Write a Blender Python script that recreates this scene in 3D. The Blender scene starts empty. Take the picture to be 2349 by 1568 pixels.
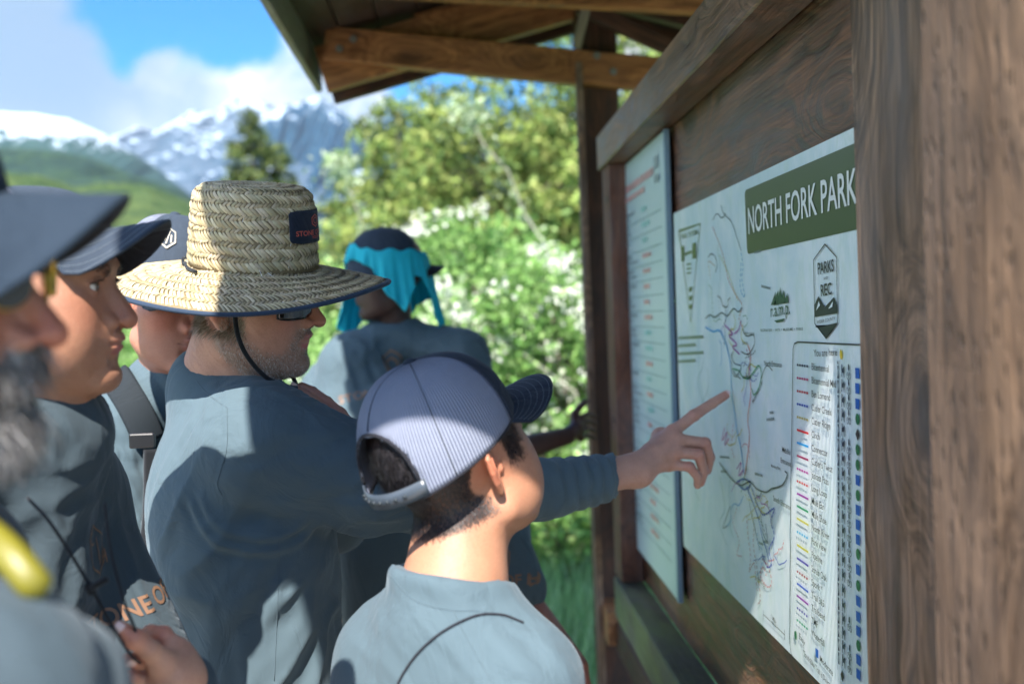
import bpy, math, random
import numpy as np
from mathutils import Vector, Matrix, Quaternion
from mathutils.bvhtree import BVHTree
rad = math.radians
C = bpy.context.scene.collection
SC = bpy.context.scene

# ---------------------------------------------------------------- camera
FPX = 2284.0                      # focal length in units of a 2349 px wide picture
CAM = Vector((0.0, 0.0, 1.60))
YAW, PITCH, ROLL = rad(3.11), rad(-1.54), rad(2.0)
F0 = Vector((math.sin(YAW) * math.cos(PITCH), math.cos(YAW) * math.cos(PITCH), math.sin(PITCH)))
R0 = Vector((math.cos(YAW), -math.sin(YAW), 0))
U0 = R0.cross(F0)
CR = R0 * math.cos(ROLL) - U0 * math.sin(ROLL)
CU = U0 * math.cos(ROLL) + R0 * math.sin(ROLL)
cd = bpy.data.cameras.new('camera'); cam = bpy.data.objects.new('camera', cd); C.objects.link(cam)
cam.matrix_world = Matrix(((CR.x, CU.x, -F0.x, CAM.x), (CR.y, CU.y, -F0.y, CAM.y), (CR.z, CU.z, -F0.z, CAM.z), (0, 0, 0, 1)))
cd.sensor_width = 36; cd.lens = 36 * FPX / 2349; cd.clip_end = 30000; cd.clip_start = 0.05
cd.dof.use_dof = True; cd.dof.focus_distance = 1.40; cd.dof.aperture_fstop = 2.8
SC.camera = cam

# ---------------------------------------------------------------- light
SUN_DIR = Vector((0.185, 0.89, -1.0)).normalized()      # direction the light travels
sd = bpy.data.lights.new('sun', 'SUN'); sd.energy = 3.15; sd.angle = rad(0.53); sd.color = (1.0, 0.93, 0.84)
sun = bpy.data.objects.new('sun', sd); C.objects.link(sun)
sun.rotation_euler = SUN_DIR.to_track_quat('-Z', 'Y').to_euler(); sun.location = (0, -3, 8)
world = bpy.data.worlds.new('World'); SC.world = world; world.use_nodes = True
SC.view_settings.view_transform = 'Standard'; SC.view_settings.look = 'None'
SC.view_settings.exposure = 2.22; SC.view_settings.gamma = 1.0; SC.view_settings.use_curve_mapping = False
SC.cycles.use_denoising = True
SC.cycles.max_bounces = 8; SC.cycles.transparent_max_bounces = 12; SC.cycles.caustics_reflective = False; SC.cycles.caustics_refractive = False

def P(px, py, depth):
    """world point seen at picture position px,py (2349 x 1568 picture) at a depth in metres"""
    return CAM + (F0 + CR * ((px - 1174.5) / FPX) + CU * ((784 - py) / FPX)) * depth
def ray(px, py):
    return F0 + CR * ((px - 1174.5) / FPX) + CU * ((784 - py) / FPX)
def onX(px, py, X):
    r = ray(px, py); return CAM + r * ((X - CAM.x) / r.x)
def onY(px, py, Y):
    r = ray(px, py); return CAM + r * ((Y - CAM.y) / r.y)

# ---------------------------------------------------------------- node helpers
class NT:
    def __init__(s, tree): s.t = tree; s.n = tree.nodes; s.l = tree.links
    def new(s, typ, **kw):
        n = s.n.new(typ)
        for k, v in kw.items(): setattr(n, k, v)
        return n
    def set(s, sock, v):
        if isinstance(v, bpy.types.NodeSocket): s.l.new(v, sock)
        elif v is not None: sock.default_value = v
    def math(s, op, a, b=None, c=None, clamp=False):
        n = s.new('ShaderNodeMath', operation=op); n.use_clamp = clamp
        s.set(n.inputs[0], a); s.set(n.inputs[1], b)
        if c is not None: s.set(n.inputs[2], c)
        return n.outputs[0]
    def vmath(s, op, a, b=None, scale=None):
        n = s.new('ShaderNodeVectorMath', operation=op); s.set(n.inputs[0], a); s.set(n.inputs[1], b)
        if scale is not None: s.set(n.inputs['Scale'], scale)
        return n.outputs['Value'] if op in ('LENGTH', 'DISTANCE', 'DOT_PRODUCT') else n.outputs[0]
    def noise(s, vec, scale, detail=4, rough=.55, dist=0.0, out='Fac'):
        n = s.new('ShaderNodeTexNoise'); s.set(n.inputs['Vector'], vec); s.set(n.inputs['Scale'], scale)
        s.set(n.inputs['Detail'], detail); s.set(n.inputs['Roughness'], rough); s.set(n.inputs['Distortion'], dist)
        return n.outputs[out]
    def map(s, v, a, b, c=0.0, d=1.0, smooth=False):
        n = s.new('ShaderNodeMapRange'); n.interpolation_type = 'SMOOTHSTEP' if smooth else 'LINEAR'
        s.set(n.inputs[0], v); s.set(n.inputs[1], a); s.set(n.inputs[2], b); s.set(n.inputs[3], c); s.set(n.inputs[4], d)
        return n.outputs[0]
    def mix(s, f, a, b, mode='MIX'):
        n = s.new('ShaderNodeMix', data_type='RGBA', blend_type=mode)
        s.set(n.inputs[0], f); s.set(n.inputs[6], col4(a)); s.set(n.inputs[7], col4(b)); return n.outputs[2]
    def ramp(s, f, pts):
        n = s.new('ShaderNodeValToRGB'); s.set(n.inputs[0], f); e = n.color_ramp.elements
        while len(e) < len(pts): e.new(0.5)
        for el, (p, c) in zip(e, pts): el.position = p; el.color = col4(c)
        return n.outputs[0]
    def mapping(s, vec, scale=(1, 1, 1), rot=(0, 0, 0), loc=(0, 0, 0)):
        n = s.new('ShaderNodeMapping'); s.set(n.inputs[0], vec); n.inputs[1].default_value = loc; n.inputs[2].default_value = rot
        n.inputs[3].default_value = scale; return n.outputs[0]
    def coord(s, w='Object'): return s.new('ShaderNodeTexCoord').outputs[w]
    def attr(s, name, out='Color'): return s.new('ShaderNodeAttribute', attribute_name=name).outputs[out]
    def bump(s, h, strength=.3, dist=.01, normal=None):
        n = s.new('ShaderNodeBump'); s.set(n.inputs['Height'], h); s.set(n.inputs['Strength'], strength); s.set(n.inputs['Distance'], dist)
        if normal is not None: s.l.new(normal, n.inputs['Normal'])
        return n.outputs[0]
def col4(c):
    if isinstance(c, bpy.types.NodeSocket) or c is None: return c
    return tuple(c) + (1.0,) if len(c) == 3 else tuple(c)
def new_mat(name):
    m = bpy.data.materials.new(name); m.use_nodes = True; nt = NT(m.node_tree)
    b = m.node_tree.nodes['Principled BSDF']
    return m, nt, b
def simple(name, col, rough=.6, metal=0, spec=.5, noise=0.0, nscale=30, bump=0.0, bscale=200, sss=0):
    m, n, b = new_mat(name)
    b.inputs['Roughness'].default_value = rough; b.inputs['Metallic'].default_value = metal
    b.inputs['Specular IOR Level'].default_value = spec
    if noise:
        f = n.noise(n.coord(), nscale, 5)
        n.set(b.inputs['Base Color'], n.mix(f, [c * (1 - noise) for c in col[:3]], [c * (1 + noise) for c in col[:3]]))
    else: b.inputs['Base Color'].default_value = col4(col)
    if bump: n.set(b.inputs['Normal'], n.bump(n.noise(n.coord(), bscale, 3), bump, .002))
    return m

# ---------------------------------------------------------------- object helpers
def tagp(o, label=None, cat=None, group=None, kind=None):
    if label: o['label'] = label
    if cat: o['category'] = cat
    if group: o['group'] = group
    if kind: o['kind'] = kind
    return o
def empty(name, loc=(0, 0, 0), **k):
    o = bpy.data.objects.new(name, None); C.objects.link(o); o.location = loc; o.empty_display_size = .1
    return tagp(o, **k)
def mk(name, verts, faces, mat=None, parent=None, smooth=False, attr=None, cols=None, **k):
    """ONE mesh object from numpy verts (world coordinates) and faces (list of index arrays, or an (n,3|4) array)"""
    me = bpy.data.meshes.new(name)
    verts = np.asarray(verts, dtype=np.float32).reshape(-1, 3)
    if isinstance(faces, np.ndarray):
        nf, w = faces.shape
        me.vertices.add(len(verts)); me.vertices.foreach_set('co', verts.ravel())
        me.loops.add(nf * w); me.loops.foreach_set('vertex_index', faces.astype(np.int32).ravel())
        me.polygons.add(nf); me.polygons.foreach_set('loop_start', np.arange(0, nf * w, w, dtype=np.int32))
        me.update(calc_edges=True)
    else:
        me.from_pydata([tuple(map(float, v)) for v in verts], [], faces); me.update()
    if smooth: me.polygons.foreach_set('use_smooth', np.ones(len(me.polygons), dtype=bool))
    if cols is not None:
        for nm, arr in cols.items():
            a = me.color_attributes.new(nm, 'FLOAT_COLOR', 'POINT')
            arr = np.asarray(arr, dtype=np.float32)
            if arr.shape[1] == 3: arr = np.concatenate([arr, np.ones((len(arr), 1), np.float32)], 1)
            a.data.foreach_set('color', arr.ravel())
    mats = mat if isinstance(mat, (list, tuple)) else [mat]
    for m in mats:
        if m: me.materials.append(m)
    o = bpy.data.objects.new(name, me); C.objects.link(o)
    if parent:
        o.parent = parent
        o.matrix_parent_inverse = Matrix.Identity(4)
        pw = Vector((0, 0, 0)); q = parent
        while q: pw += q.location; q = q.parent
        o.location = -pw                       # verts stay in world coordinates
    return tagp(o, **k)
class MB:
    """collects pieces into one mesh"""
    def __init__(s): s.v = []; s.f = []; s.n = 0; s.c = []
    def add(s, v, f, c=None):
        v = np.asarray(v, float).reshape(-1, 3); s.v.append(v); s.f += [tuple(int(i) + s.n for i in q) for q in f]; s.n += len(v)
        s.c.append(np.tile(np.asarray(c if c is not None else (1, 1, 1), float), (len(v), 1)))
    def box(s, o, a, b, c, col=None):
        """box spanned from corner o by vectors a,b,c"""
        o, a, b, c = [np.array(x, float) for x in (o, a, b, c)]
        v = [o, o + a, o + a + b, o + b, o + c, o + a + c, o + a + b + c, o + b + c]
        s.add(v, [(0, 3, 2, 1), (4, 5, 6, 7), (0, 1, 5, 4), (1, 2, 6, 5), (2, 3, 7, 6), (3, 0, 4, 7)], col)
    def aabox(s, x0, x1, y0, y1, z0, z1, col=None):
        s.box((x0, y0, z0), (x1 - x0, 0, 0), (0, y1 - y0, 0), (0, 0, z1 - z0), col)
    def tube(s, pts, r, n=8, col=None, cap=True, closed=False):
        v, f = tube_geo(pts, r, n, cap, closed); s.add(v, f, col)
    def quadstrip(s, pts, col=None): pass
    def build(s, name, mat=None, parent=None, smooth=False, bevel=0, **k):
        if not s.v: return None
        o = mk(name, np.concatenate(s.v), s.f, mat, parent, smooth, cols={'tint': np.concatenate(s.c)}, **k)
        if bevel:
            md = o.modifiers.new('bevel', 'BEVEL'); md.width = bevel; md.segments = 2; md.limit_method = 'ANGLE'
        return o
def tube_geo(pts, r, n=8, cap=True, closed=False):
    pts = np.array([tuple(p) for p in pts], float); m = len(pts)
    rr = np.full(m, r, float) if np.isscalar(r) else np.array(r, float)
    t = np.gradient(pts, axis=0) if not closed else (np.roll(pts, -1, 0) - np.roll(pts, 1, 0))
    t /= np.linalg.norm(t, axis=1)[:, None] + 1e-12
    ref = np.array((0, 0, 1.0)) if abs(t[0][2]) < .9 else np.array((1.0, 0, 0))
    v = []; nrm = np.cross(t[0], ref); nrm /= np.linalg.norm(nrm)
    ang = np.linspace(0, 2 * np.pi, n, endpoint=False)
    for i in range(m):
        nrm = nrm - t[i] * np.dot(nrm, t[i]); nrm /= np.linalg.norm(nrm) + 1e-12
        b = np.cross(t[i], nrm)
        v.append(pts[i] + rr[i] * (np.cos(ang)[:, None] * nrm + np.sin(ang)[:, None] * b))
    v = np.concatenate(v); f = []
    for i in range(m if closed else m - 1):
        i2 = (i + 1) % m
        for j in range(n):
            k = (j + 1) % n; f.append((i * n + j, i * n + k, i2 * n + k, i2 * n + j))
    if cap and not closed:
        f.append(tuple(range(n - 1, -1, -1))); f.append(tuple((m - 1) * n + j for j in range(n)))
    return v, f
def spline(pts, n=8):
    """catmull-rom through points"""
    p = np.array([tuple(q) for q in pts], float); p = np.vstack([2 * p[0] - p[1], p, 2 * p[-1] - p[-2]]); out = []
    for i in range(1, len(p) - 2):
        for k in range(n):
            t = k / n
            out.append(.5 * ((2 * p[i]) + (-p[i-1] + p[i+1]) * t + (2*p[i-1] - 5*p[i] + 4*p[i+1] - p[i+2]) * t*t + (-p[i-1] + 3*p[i] - 3*p[i+1] + p[i+2]) * t**3))
    out.append(p[-2]); return np.array(out)

# ---------------------------------------------------------------- numpy noise
def _hash(ix, iy, iz, seed):
    h = (ix * 374761393 + iy * 668265263 + iz * 2147483647 + seed * 974634777) & 0xffffffff
    h = ((h ^ (h >> 13)) * 1274126177) & 0xffffffff
    return ((h ^ (h >> 16)) & 0xffff) / 32767.5 - 1.0
def vnoise(p, seed=0):
    p = np.asarray(p, float); i = np.floor(p).astype(np.int64); f = p - i; u = f * f * f * (f * (f * 6 - 15) + 10)
    r = 0
    for dx in (0, 1):
        wx = u[:, 0] if dx else 1 - u[:, 0]
        for dy in (0, 1):
            wy = u[:, 1] if dy else 1 - u[:, 1]
            for dz in (0, 1):
                wz = u[:, 2] if dz else 1 - u[:, 2]
                r = r + wx * wy * wz * _hash(i[:, 0] + dx, i[:, 1] + dy, i[:, 2] + dz, seed)
    return r
def fbm(p, octv=4, seed=0, gain=.5):
    p = np.asarray(p, float); a = 1.0; s = 0; r = 0
    for k in range(octv):
        r = r + a * vnoise(p, seed + k * 17); s += a; a *= gain; p = p * 2.03 + 3.7
    return r / s
def sstep(x, a, b):
    t = np.clip((x - a) / (b - a), 0, 1); return t * t * (3 - 2 * t)

# ---------------------------------------------------------------- implicit surfaces
def smin(a, b, k):
    if k <= 0: return np.minimum(a, b)
    h = np.clip(.5 + .5 * (b - a) / k, 0, 1); return b + (a - b) * h - k * h * (1 - h)
def smax(a, b, k): return -smin(-a, -b, k)
def s_sph(p, c, r): return np.linalg.norm(p - np.array(c, float), axis=1) - r
def s_ell(p, c, r, R=None):
    q = p - np.array(c, float)
    if R is not None: q = q @ R
    r = np.array(r, float); k0 = np.linalg.norm(q / r, axis=1); k1 = np.linalg.norm(q / (r * r), axis=1)
    return k0 * (k0 - 1) / np.maximum(k1, 1e-6)
def s_cap(p, a, b, ra, rb=None):
    a = np.array(a, float); b = np.array(b, float); rb = ra if rb is None else rb
    ab = b - a; pa = p - a; h = np.clip(pa @ ab / max(ab @ ab, 1e-9), 0, 1)
    return np.linalg.norm(pa - h[:, None] * ab, axis=1) - (ra + (rb - ra) * h)
def s_chain(p, pts, rs, k=0.0):
    d = None
    for i in range(len(pts) - 1):
        e = s_cap(p, pts[i], pts[i + 1], rs[i], rs[i + 1]); d = e if d is None else smin(d, e, k)
    return d
def sdf_mesh(fn, lo, hi, res, block=6, slack=1.7):
    """surface nets over an implicit function, evaluated only near the surface -> verts, quads"""
    lo = np.array(lo, float); hi = np.array(hi, float)
    nb = np.ceil((hi - lo) / (res * block)).astype(int); n = nb * block + 1
    bc = np.stack(np.meshgrid(*[np.arange(k) for k in nb], indexing='ij'), -1).reshape(-1, 3)
    cen = lo + (bc + .5) * res * block
    d = fn(cen); near = np.abs(d) < res * block * .87 * slack
    g = np.repeat(np.repeat(np.repeat(d.reshape(nb).astype(np.float32), block, 0), block, 1), block, 2)
    V = np.ones(n, np.float32); V[:-1, :-1, :-1] = g
    V = np.where(V < 0, np.float32(-1), np.float32(1))
    ks = bc[near]
    off = np.stack(np.meshgrid(*[np.arange(block + 1)] * 3, indexing='ij'), -1).reshape(-1, 3)
    idx = (ks[:, None, :] * block + off[None]).reshape(-1, 3)
    lin = np.unique((idx[:, 0] * n[1] + idx[:, 1]) * n[2] + idx[:, 2])
    ii = np.stack([lin // (n[1] * n[2]), (lin // n[2]) % n[1], lin % n[2]], -1)
    out = np.empty(len(lin), np.float32)
    for s in range(0, len(lin), 400000): out[s:s + 400000] = fn(lo + ii[s:s + 400000] * res)
    V.reshape(-1)[lin] = out
    S = V < 0
    c8 = [S[a:n[0]-1+a, b:n[1]-1+b, c:n[2]-1+c] for a in (0, 1) for b in (0, 1) for c in (0, 1)]
    al = c8[0].copy(); an = c8[0].copy()
    for x in c8[1:]: al &= x; an |= x
    act = an & ~al
    cells = np.argwhere(act); cid = np.full(act.shape, -1, np.int32); cid[act] = np.arange(len(cells))
    acc = np.zeros((len(cells), 3)); cnt = np.zeros(len(cells))
    corners = [(0,0,0),(0,0,1),(0,1,0),(0,1,1),(1,0,0),(1,0,1),(1,1,0),(1,1,1)]
    cv = {c: V[cells[:, 0] + c[0], cells[:, 1] + c[1], cells[:, 2] + c[2]].astype(float) for c in corners}
    for a in corners:
        for ax in range(3):
            if a[ax] == 0:
                b = list(a); b[ax] = 1; b = tuple(b)
                va, vb = cv[a], cv[b]; m = (va < 0) != (vb < 0)
                t = np.where(m, va / np.where(m, va - vb, 1), 0)
                pt = np.array(a, float) + t[:, None] * (np.array(b, float) - np.array(a, float))
                acc += pt * m[:, None]; cnt += m
    verts = lo + (cells + acc / cnt[:, None]) * res
    quads = []
    for ax in range(3):
        sl0 = [slice(None)] * 3; sl1 = [slice(None)] * 3; sl0[ax] = slice(0, -1); sl1[ax] = slice(1, None)
        A = S[tuple(sl0)]; B = S[tuple(sl1)]; e = np.argwhere(A != B)
        u, w = [(1, 2), (2, 0), (0, 1)][ax]
        e = e[(e[:, u] > 0) & (e[:, w] > 0) & (e[:, u] < n[u] - 1) & (e[:, w] < n[w] - 1)]
        def cc(du, dw):
            q = e.copy(); q[:, u] -= du; q[:, w] -= dw; return cid[q[:, 0], q[:, 1], q[:, 2]]
        q = np.stack([cc(1, 1), cc(0, 1), cc(0, 0), cc(1, 0)], 1)
        flip = ~A[e[:, 0], e[:, 1], e[:, 2]]
        q[flip] = q[flip][:, ::-1]; quads.append(q)
    quads = np.concatenate(quads); quads = quads[(quads >= 0).all(1)]
    return verts, quads
def vnormals(v, q):
    n = np.cross(v[q[:, 2]] - v[q[:, 0]], v[q[:, 3 if q.shape[1] == 4 else 1]] - v[q[:, 1 if q.shape[1] == 4 else 0]])
    N = np.zeros_like(v)
    for k in range(q.shape[1]):
        for a in range(3): N[:, a] += np.bincount(q[:, k], n[:, a], len(v))
    return N / (np.linalg.norm(N, axis=1)[:, None] + 1e-12)
def relax(v, q, it=1, f=.5):
    for _ in range(it):
        s = np.zeros_like(v); c = np.zeros(len(v))
        for k in range(4):
            a, b = q[:, k], q[:, (k + 1) % 4]
            for ax in range(3): s[:, ax] += np.bincount(a, v[b, ax], len(v)) + np.bincount(b, v[a, ax], len(v))
            c += np.bincount(a, minlength=len(v)) + np.bincount(b, minlength=len(v))
        v = v * (1 - f) + f * s / np.maximum(c, 1)[:, None]
    return v
# ================================================================= SKY
def build_world():
    n = NT(world.node_tree); bg = world.node_tree.nodes['Background']
    sky = n.new('ShaderNodeTexSky', sky_type='NISHITA'); sky.sun_disc = False
    sky.sun_elevation = math.asin(-SUN_DIR.z); sky.sun_rotation = math.atan2(-SUN_DIR.x, -SUN_DIR.y)
    sky.air_density = 1.0; sky.dust_density = 0.3; sky.ozone_density = 2.0; sky.altitude = 1700
    d = n.coord('Generated')
    warp = n.noise(d, 8.0, 8, .62, out='Color')
    dw = n.vmath('ADD', d, n.vmath('SCALE', n.vmath('SUBTRACT', warp, (.5, .5, .5)), scale=.12))
    blobs = [(20, 60, .075), (120, 130, .048), (180, 215, .050), (20, 210, .10), (285, 245, .036), (390, 190, .030), (460, 235, .040), (420, 120, .020), (400, 260, .05), (560, 240, .036),
             (650, 225, .034), (680, 110, .018), (830, 215, .036), (740, 250, .034), (250, 300, .06), (520, 300, .06), (1500, 120, .05),
             (-500, 100, .2), (-900, 400, .25), (-200, -500, .18), (2200, 300, .3), (3400, 0, .3)]
    dmin = None
    for x, y, r in blobs:
        c = ray(x, y).normalized()
        v = n.math('SUBTRACT', n.vmath('DISTANCE', dw, tuple(c)), r)
        dmin = v if dmin is None else n.math('SMOOTH_MIN', dmin, v, .02)
    back = n.math('SUBTRACT', n.noise(n.mapping(d, (1, 1, 2.2)), 2.2, 5, .6), .50)      # the rest of the sky: scattered cumulus
    sep = n.new('ShaderNodeSeparateXYZ'); n.set(sep.inputs[0], d)
    away = n.map(sep.outputs[1], .55, .25, 0, 1)
    bb = n.math('MULTIPLY', n.map(back, 0, .1, 0, 1), away)
    fac = n.math('MAXIMUM', n.map(dmin, .009, -.014, 0, 1, True), bb)
    shade = n.noise(dw, 11, 5, .6)
    ccol = n.mix(n.map(shade, .40, .58), (.48, .60, .74), (.98, .99, 1.0))
    # grey-blue body of the large cloud that fills the upper left, whiter towards its rims
    low = n.map(n.vmath('DISTANCE', d, tuple(ray(90, 110).normalized())), .03, .19, 1, 0, True)
    ccol = n.mix(low, ccol, (.28, .42, .60))
    hs = n.new('ShaderNodeHueSaturation'); hs.inputs['Saturation'].default_value = 1.75; hs.inputs['Hue'].default_value = .503
    hs.inputs['Value'].default_value = .44
    n.set(hs.inputs['Color'], sky.outputs[0])
    skyc = n.vmath('SCALE', hs.outputs[0], scale=1.0)
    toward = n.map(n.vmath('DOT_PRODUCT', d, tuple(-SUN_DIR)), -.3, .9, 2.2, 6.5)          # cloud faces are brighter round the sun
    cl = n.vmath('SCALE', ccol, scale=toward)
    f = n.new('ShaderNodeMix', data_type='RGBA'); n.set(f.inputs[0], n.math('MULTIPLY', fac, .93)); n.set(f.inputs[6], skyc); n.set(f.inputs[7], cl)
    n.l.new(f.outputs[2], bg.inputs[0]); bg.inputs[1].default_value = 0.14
build_world()

# ================================================================= LAND
def terrain(name, crest, dist, reach, base_drop, mat, amp=.05, seed=1, ns=260, nt=90, back=True, gully=5, pw=1.0, fine=.35):
    """a hill or mountain as real relief: crest traced as (px,py), at a distance, falling towards the viewer over `reach` metres"""
    cs = np.array(crest, float)
    s = np.linspace(0, 1, ns); L = np.linspace(0, len(cs) - 1, ns)
    px = np.interp(L, np.arange(len(cs)), cs[:, 0]); py = np.interp(L, np.arange(len(cs)), cs[:, 1])
    top = np.array([tuple(P(a, b, dist)) for a, b in zip(px, py)])
    out = []; bt = 12 if back else 0
    ts = np.concatenate([np.linspace(-.5, 0, bt, endpoint=False), np.linspace(0, 1, nt) ** 1.15]) if back else np.linspace(0, 1, nt) ** 1.15
    h = top[:, 2]
    for t in ts:
        xy = top[:, :2] * (1 - (reach / dist) * t)
        k = np.clip(abs(t) * (1.4 if t < 0 else 1), 0, 1) ** pw
        z = h * (1 - k) + base_drop * k
        q = np.stack([xy[:, 0] / dist * gully * 6, np.full(ns, t * 1.2), np.full(ns, seed * 3.1)], 1)
        ridge = 1 - 2 * np.abs(fbm(q, 5, seed)); f2 = fbm(q * 5, 4, seed + 5)
        z = z + (ridge * amp + f2 * amp * fine) * dist * min(1, max(0, abs(t)) * 9) * (1 - .6 * abs(t)) + f2 * amp * fine * .25 * dist
        out.append(np.column_stack([xy, z]))
    m = len(ts); v = np.concatenate(out)
    i, j = np.meshgrid(np.arange(m - 1), np.arange(ns - 1), indexing='ij')
    a = (i * ns + j).ravel(); f = np.stack([a, a + 1, a + ns + 1, a + ns], 1)[:, ::-1]
    return mk(name, v, f.copy(), mat, None, True, kind='structure')

def mountain_mat(name, snow_lo, snow_hi, rock, rock2, slope_w=.6, nsc=.004, shaded_snow=(.46, .56, .68), na=1.6, nb=1.4):  # snow dimmed to blue-grey: cloud shade is put into its colour
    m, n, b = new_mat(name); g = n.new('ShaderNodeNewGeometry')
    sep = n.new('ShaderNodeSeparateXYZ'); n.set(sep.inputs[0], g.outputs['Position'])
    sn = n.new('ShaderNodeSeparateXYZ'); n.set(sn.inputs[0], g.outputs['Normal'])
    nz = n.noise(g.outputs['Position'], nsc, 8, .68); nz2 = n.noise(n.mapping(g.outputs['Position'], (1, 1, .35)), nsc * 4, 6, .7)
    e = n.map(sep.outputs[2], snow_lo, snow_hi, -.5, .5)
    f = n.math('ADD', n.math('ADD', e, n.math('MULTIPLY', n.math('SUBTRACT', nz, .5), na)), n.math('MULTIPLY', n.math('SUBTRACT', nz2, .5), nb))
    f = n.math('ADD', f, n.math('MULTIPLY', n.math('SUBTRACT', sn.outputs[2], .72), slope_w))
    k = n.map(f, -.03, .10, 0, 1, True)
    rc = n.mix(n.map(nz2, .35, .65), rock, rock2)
    n.set(b.inputs['Base Color'], n.mix(k, rc, shaded_snow)); b.inputs['Roughness'].default_value = .9; b.inputs['Specular IOR Level'].default_value = .1
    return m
def hill_mat(name, a, b_, c, sc=.02, sc2=.12):
    m, n, b = new_mat(name); g = n.new('ShaderNodeNewGeometry')
    f = n.noise(g.outputs['Position'], sc, 6, .6); f2 = n.noise(g.outputs['Position'], sc2, 5, .7)
    col = n.mix(n.map(f, .40, .60, 0, 1, True), a, b_); col = n.mix(n.map(f2, .42, .62), col, c)
    n.set(b.inputs['Base Color'], col); b.inputs['Roughness'].default_value = .95; b.inputs['Specular IOR Level'].default_value = .05
    n.set(b.inputs['Normal'], n.bump(f2, 1.0, 6)); return m

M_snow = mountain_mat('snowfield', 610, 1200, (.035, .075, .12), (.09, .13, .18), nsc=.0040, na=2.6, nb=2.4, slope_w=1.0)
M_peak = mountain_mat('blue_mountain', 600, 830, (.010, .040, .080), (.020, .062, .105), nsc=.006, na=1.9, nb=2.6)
M_ridge = mountain_mat('dark_ridge', 330, 520, (.022, .055, .060), (.035, .075, .07), nsc=.01)
M_hillfar = hill_mat('forested_hill', (.03, .062, .05), (.05, .095, .05), (.024, .05, .05))
M_hill = hill_mat('meadow_hill', (.075, .13, .045), (.15, .21, .07), (.05, .09, .045), .03, .2)

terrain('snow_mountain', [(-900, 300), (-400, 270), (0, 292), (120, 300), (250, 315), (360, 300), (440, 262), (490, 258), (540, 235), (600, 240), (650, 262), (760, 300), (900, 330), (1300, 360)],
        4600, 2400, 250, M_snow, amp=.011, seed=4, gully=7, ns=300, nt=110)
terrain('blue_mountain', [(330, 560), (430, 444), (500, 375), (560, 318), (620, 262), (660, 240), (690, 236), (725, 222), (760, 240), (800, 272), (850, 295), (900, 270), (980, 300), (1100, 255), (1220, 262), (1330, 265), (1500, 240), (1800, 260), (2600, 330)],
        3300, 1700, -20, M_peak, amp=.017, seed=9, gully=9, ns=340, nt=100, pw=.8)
terrain('dark_ridge', [(-1500, 300), (-700, 230), (-200, 240), (0, 258), (80, 262), (160, 275), (240, 310), (300, 345), (360, 385), (440, 450), (560, 520)], 2300, 900, 0, M_ridge, amp=.008, seed=14, gully=10)
terrain('forested_hill', [(-1200, 250), (-500, 300), (-100, 330), (0, 338), (120, 345), (200, 360), (290, 395), (350, 415), (420, 436), (470, 470), (640, 520), (900, 560), (1500, 600), (2600, 640)], 1250, 700, -5, M_hillfar, amp=.006, seed=21, gully=12, ns=320)
terrain('meadow_hill', [(-1400, 330), (-500, 370), (0, 398), (90, 402), (170, 430), (250, 420), (340, 425), (430, 462), (520, 500), (700, 560), (1000, 600), (1600, 650), (2600, 690)], 520, 380, -1, M_hill, amp=.006, seed=31, gully=12, ns=320)

# ground: one big sheet with gentle relief
def ground():
    m, n, b = new_mat('grass_ground'); g = n.new('ShaderNodeNewGeometry')
    f = n.noise(g.outputs['Position'], .9, 6, .6); f2 = n.noise(g.outputs['Position'], 14, 4, .7)
    col = n.mix(n.map(f, .35, .65), (.065, .115, .045), (.10, .15, .06)); col = n.mix(n.map(f2, .4, .7), col, (.045, .085, .03))
    n.set(b.inputs['Base Color'], col); b.inputs['Roughness'].default_value = .95; n.set(b.inputs['Normal'], n.bump(f2, .8, .04))
    r = np.concatenate([[0], np.geomspace(.6, 12000, 60)]); a = np.linspace(0, 2 * np.pi, 96, endpoint=False)
    v = [(0, 0, 0)]; 
    for q in r[1:]:
        for t in a: v.append((q * math.cos(t), q * math.sin(t), 0))
    v = np.array(v); v[:, 2] = fbm(v * np.array([.15, .15, 1]), 3, 2) * .05 * np.clip(np.hypot(v[:, 0], v[:, 1]) / 6, 0, 1)
    f = [(0, 1 + i, 1 + (i + 1) % 96) for i in range(96)]
    for k in range(len(r) - 2):
        o = 1 + k * 96
        for i in range(96): f.append((o + i, o + 96 + i, o + 96 + (i + 1) % 96, o + (i + 1) % 96))
    mk('ground', v, f, m, None, True, kind='structure')
ground()

def leaf_mat(name, cols, trans=.35, rough=.65):
    m, n, b = new_mat(name); t = n.attr('tint')
    n.set(b.inputs['Base Color'], t); b.inputs['Roughness'].default_value = rough; b.inputs['Specular IOR Level'].default_value = .15
    tr = n.new('ShaderNodeBsdfTranslucent'); n.set(tr.inputs[0], t)
    mx = n.new('ShaderNodeMixShader'); mx.inputs[0].default_value = trans
    n.l.new(b.outputs[0], mx.inputs[1]); n.l.new(tr.outputs[0], mx.inputs[2]); n.l.new(mx.outputs[0], m.node_tree.nodes['Material Output'].inputs[0])
    return m
M_leaf = leaf_mat('leaf', None)
M_needle = leaf_mat('needle', None, .15, .6)
M_flower = leaf_mat('flower', None, .3, .7)
M_bark = simple('bark', (.10, .08, .065), .9, noise=.4, nscale=20)
M_palebark = simple('pale_bark', (.27, .27, .22), .8, noise=.25, nscale=20)

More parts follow.
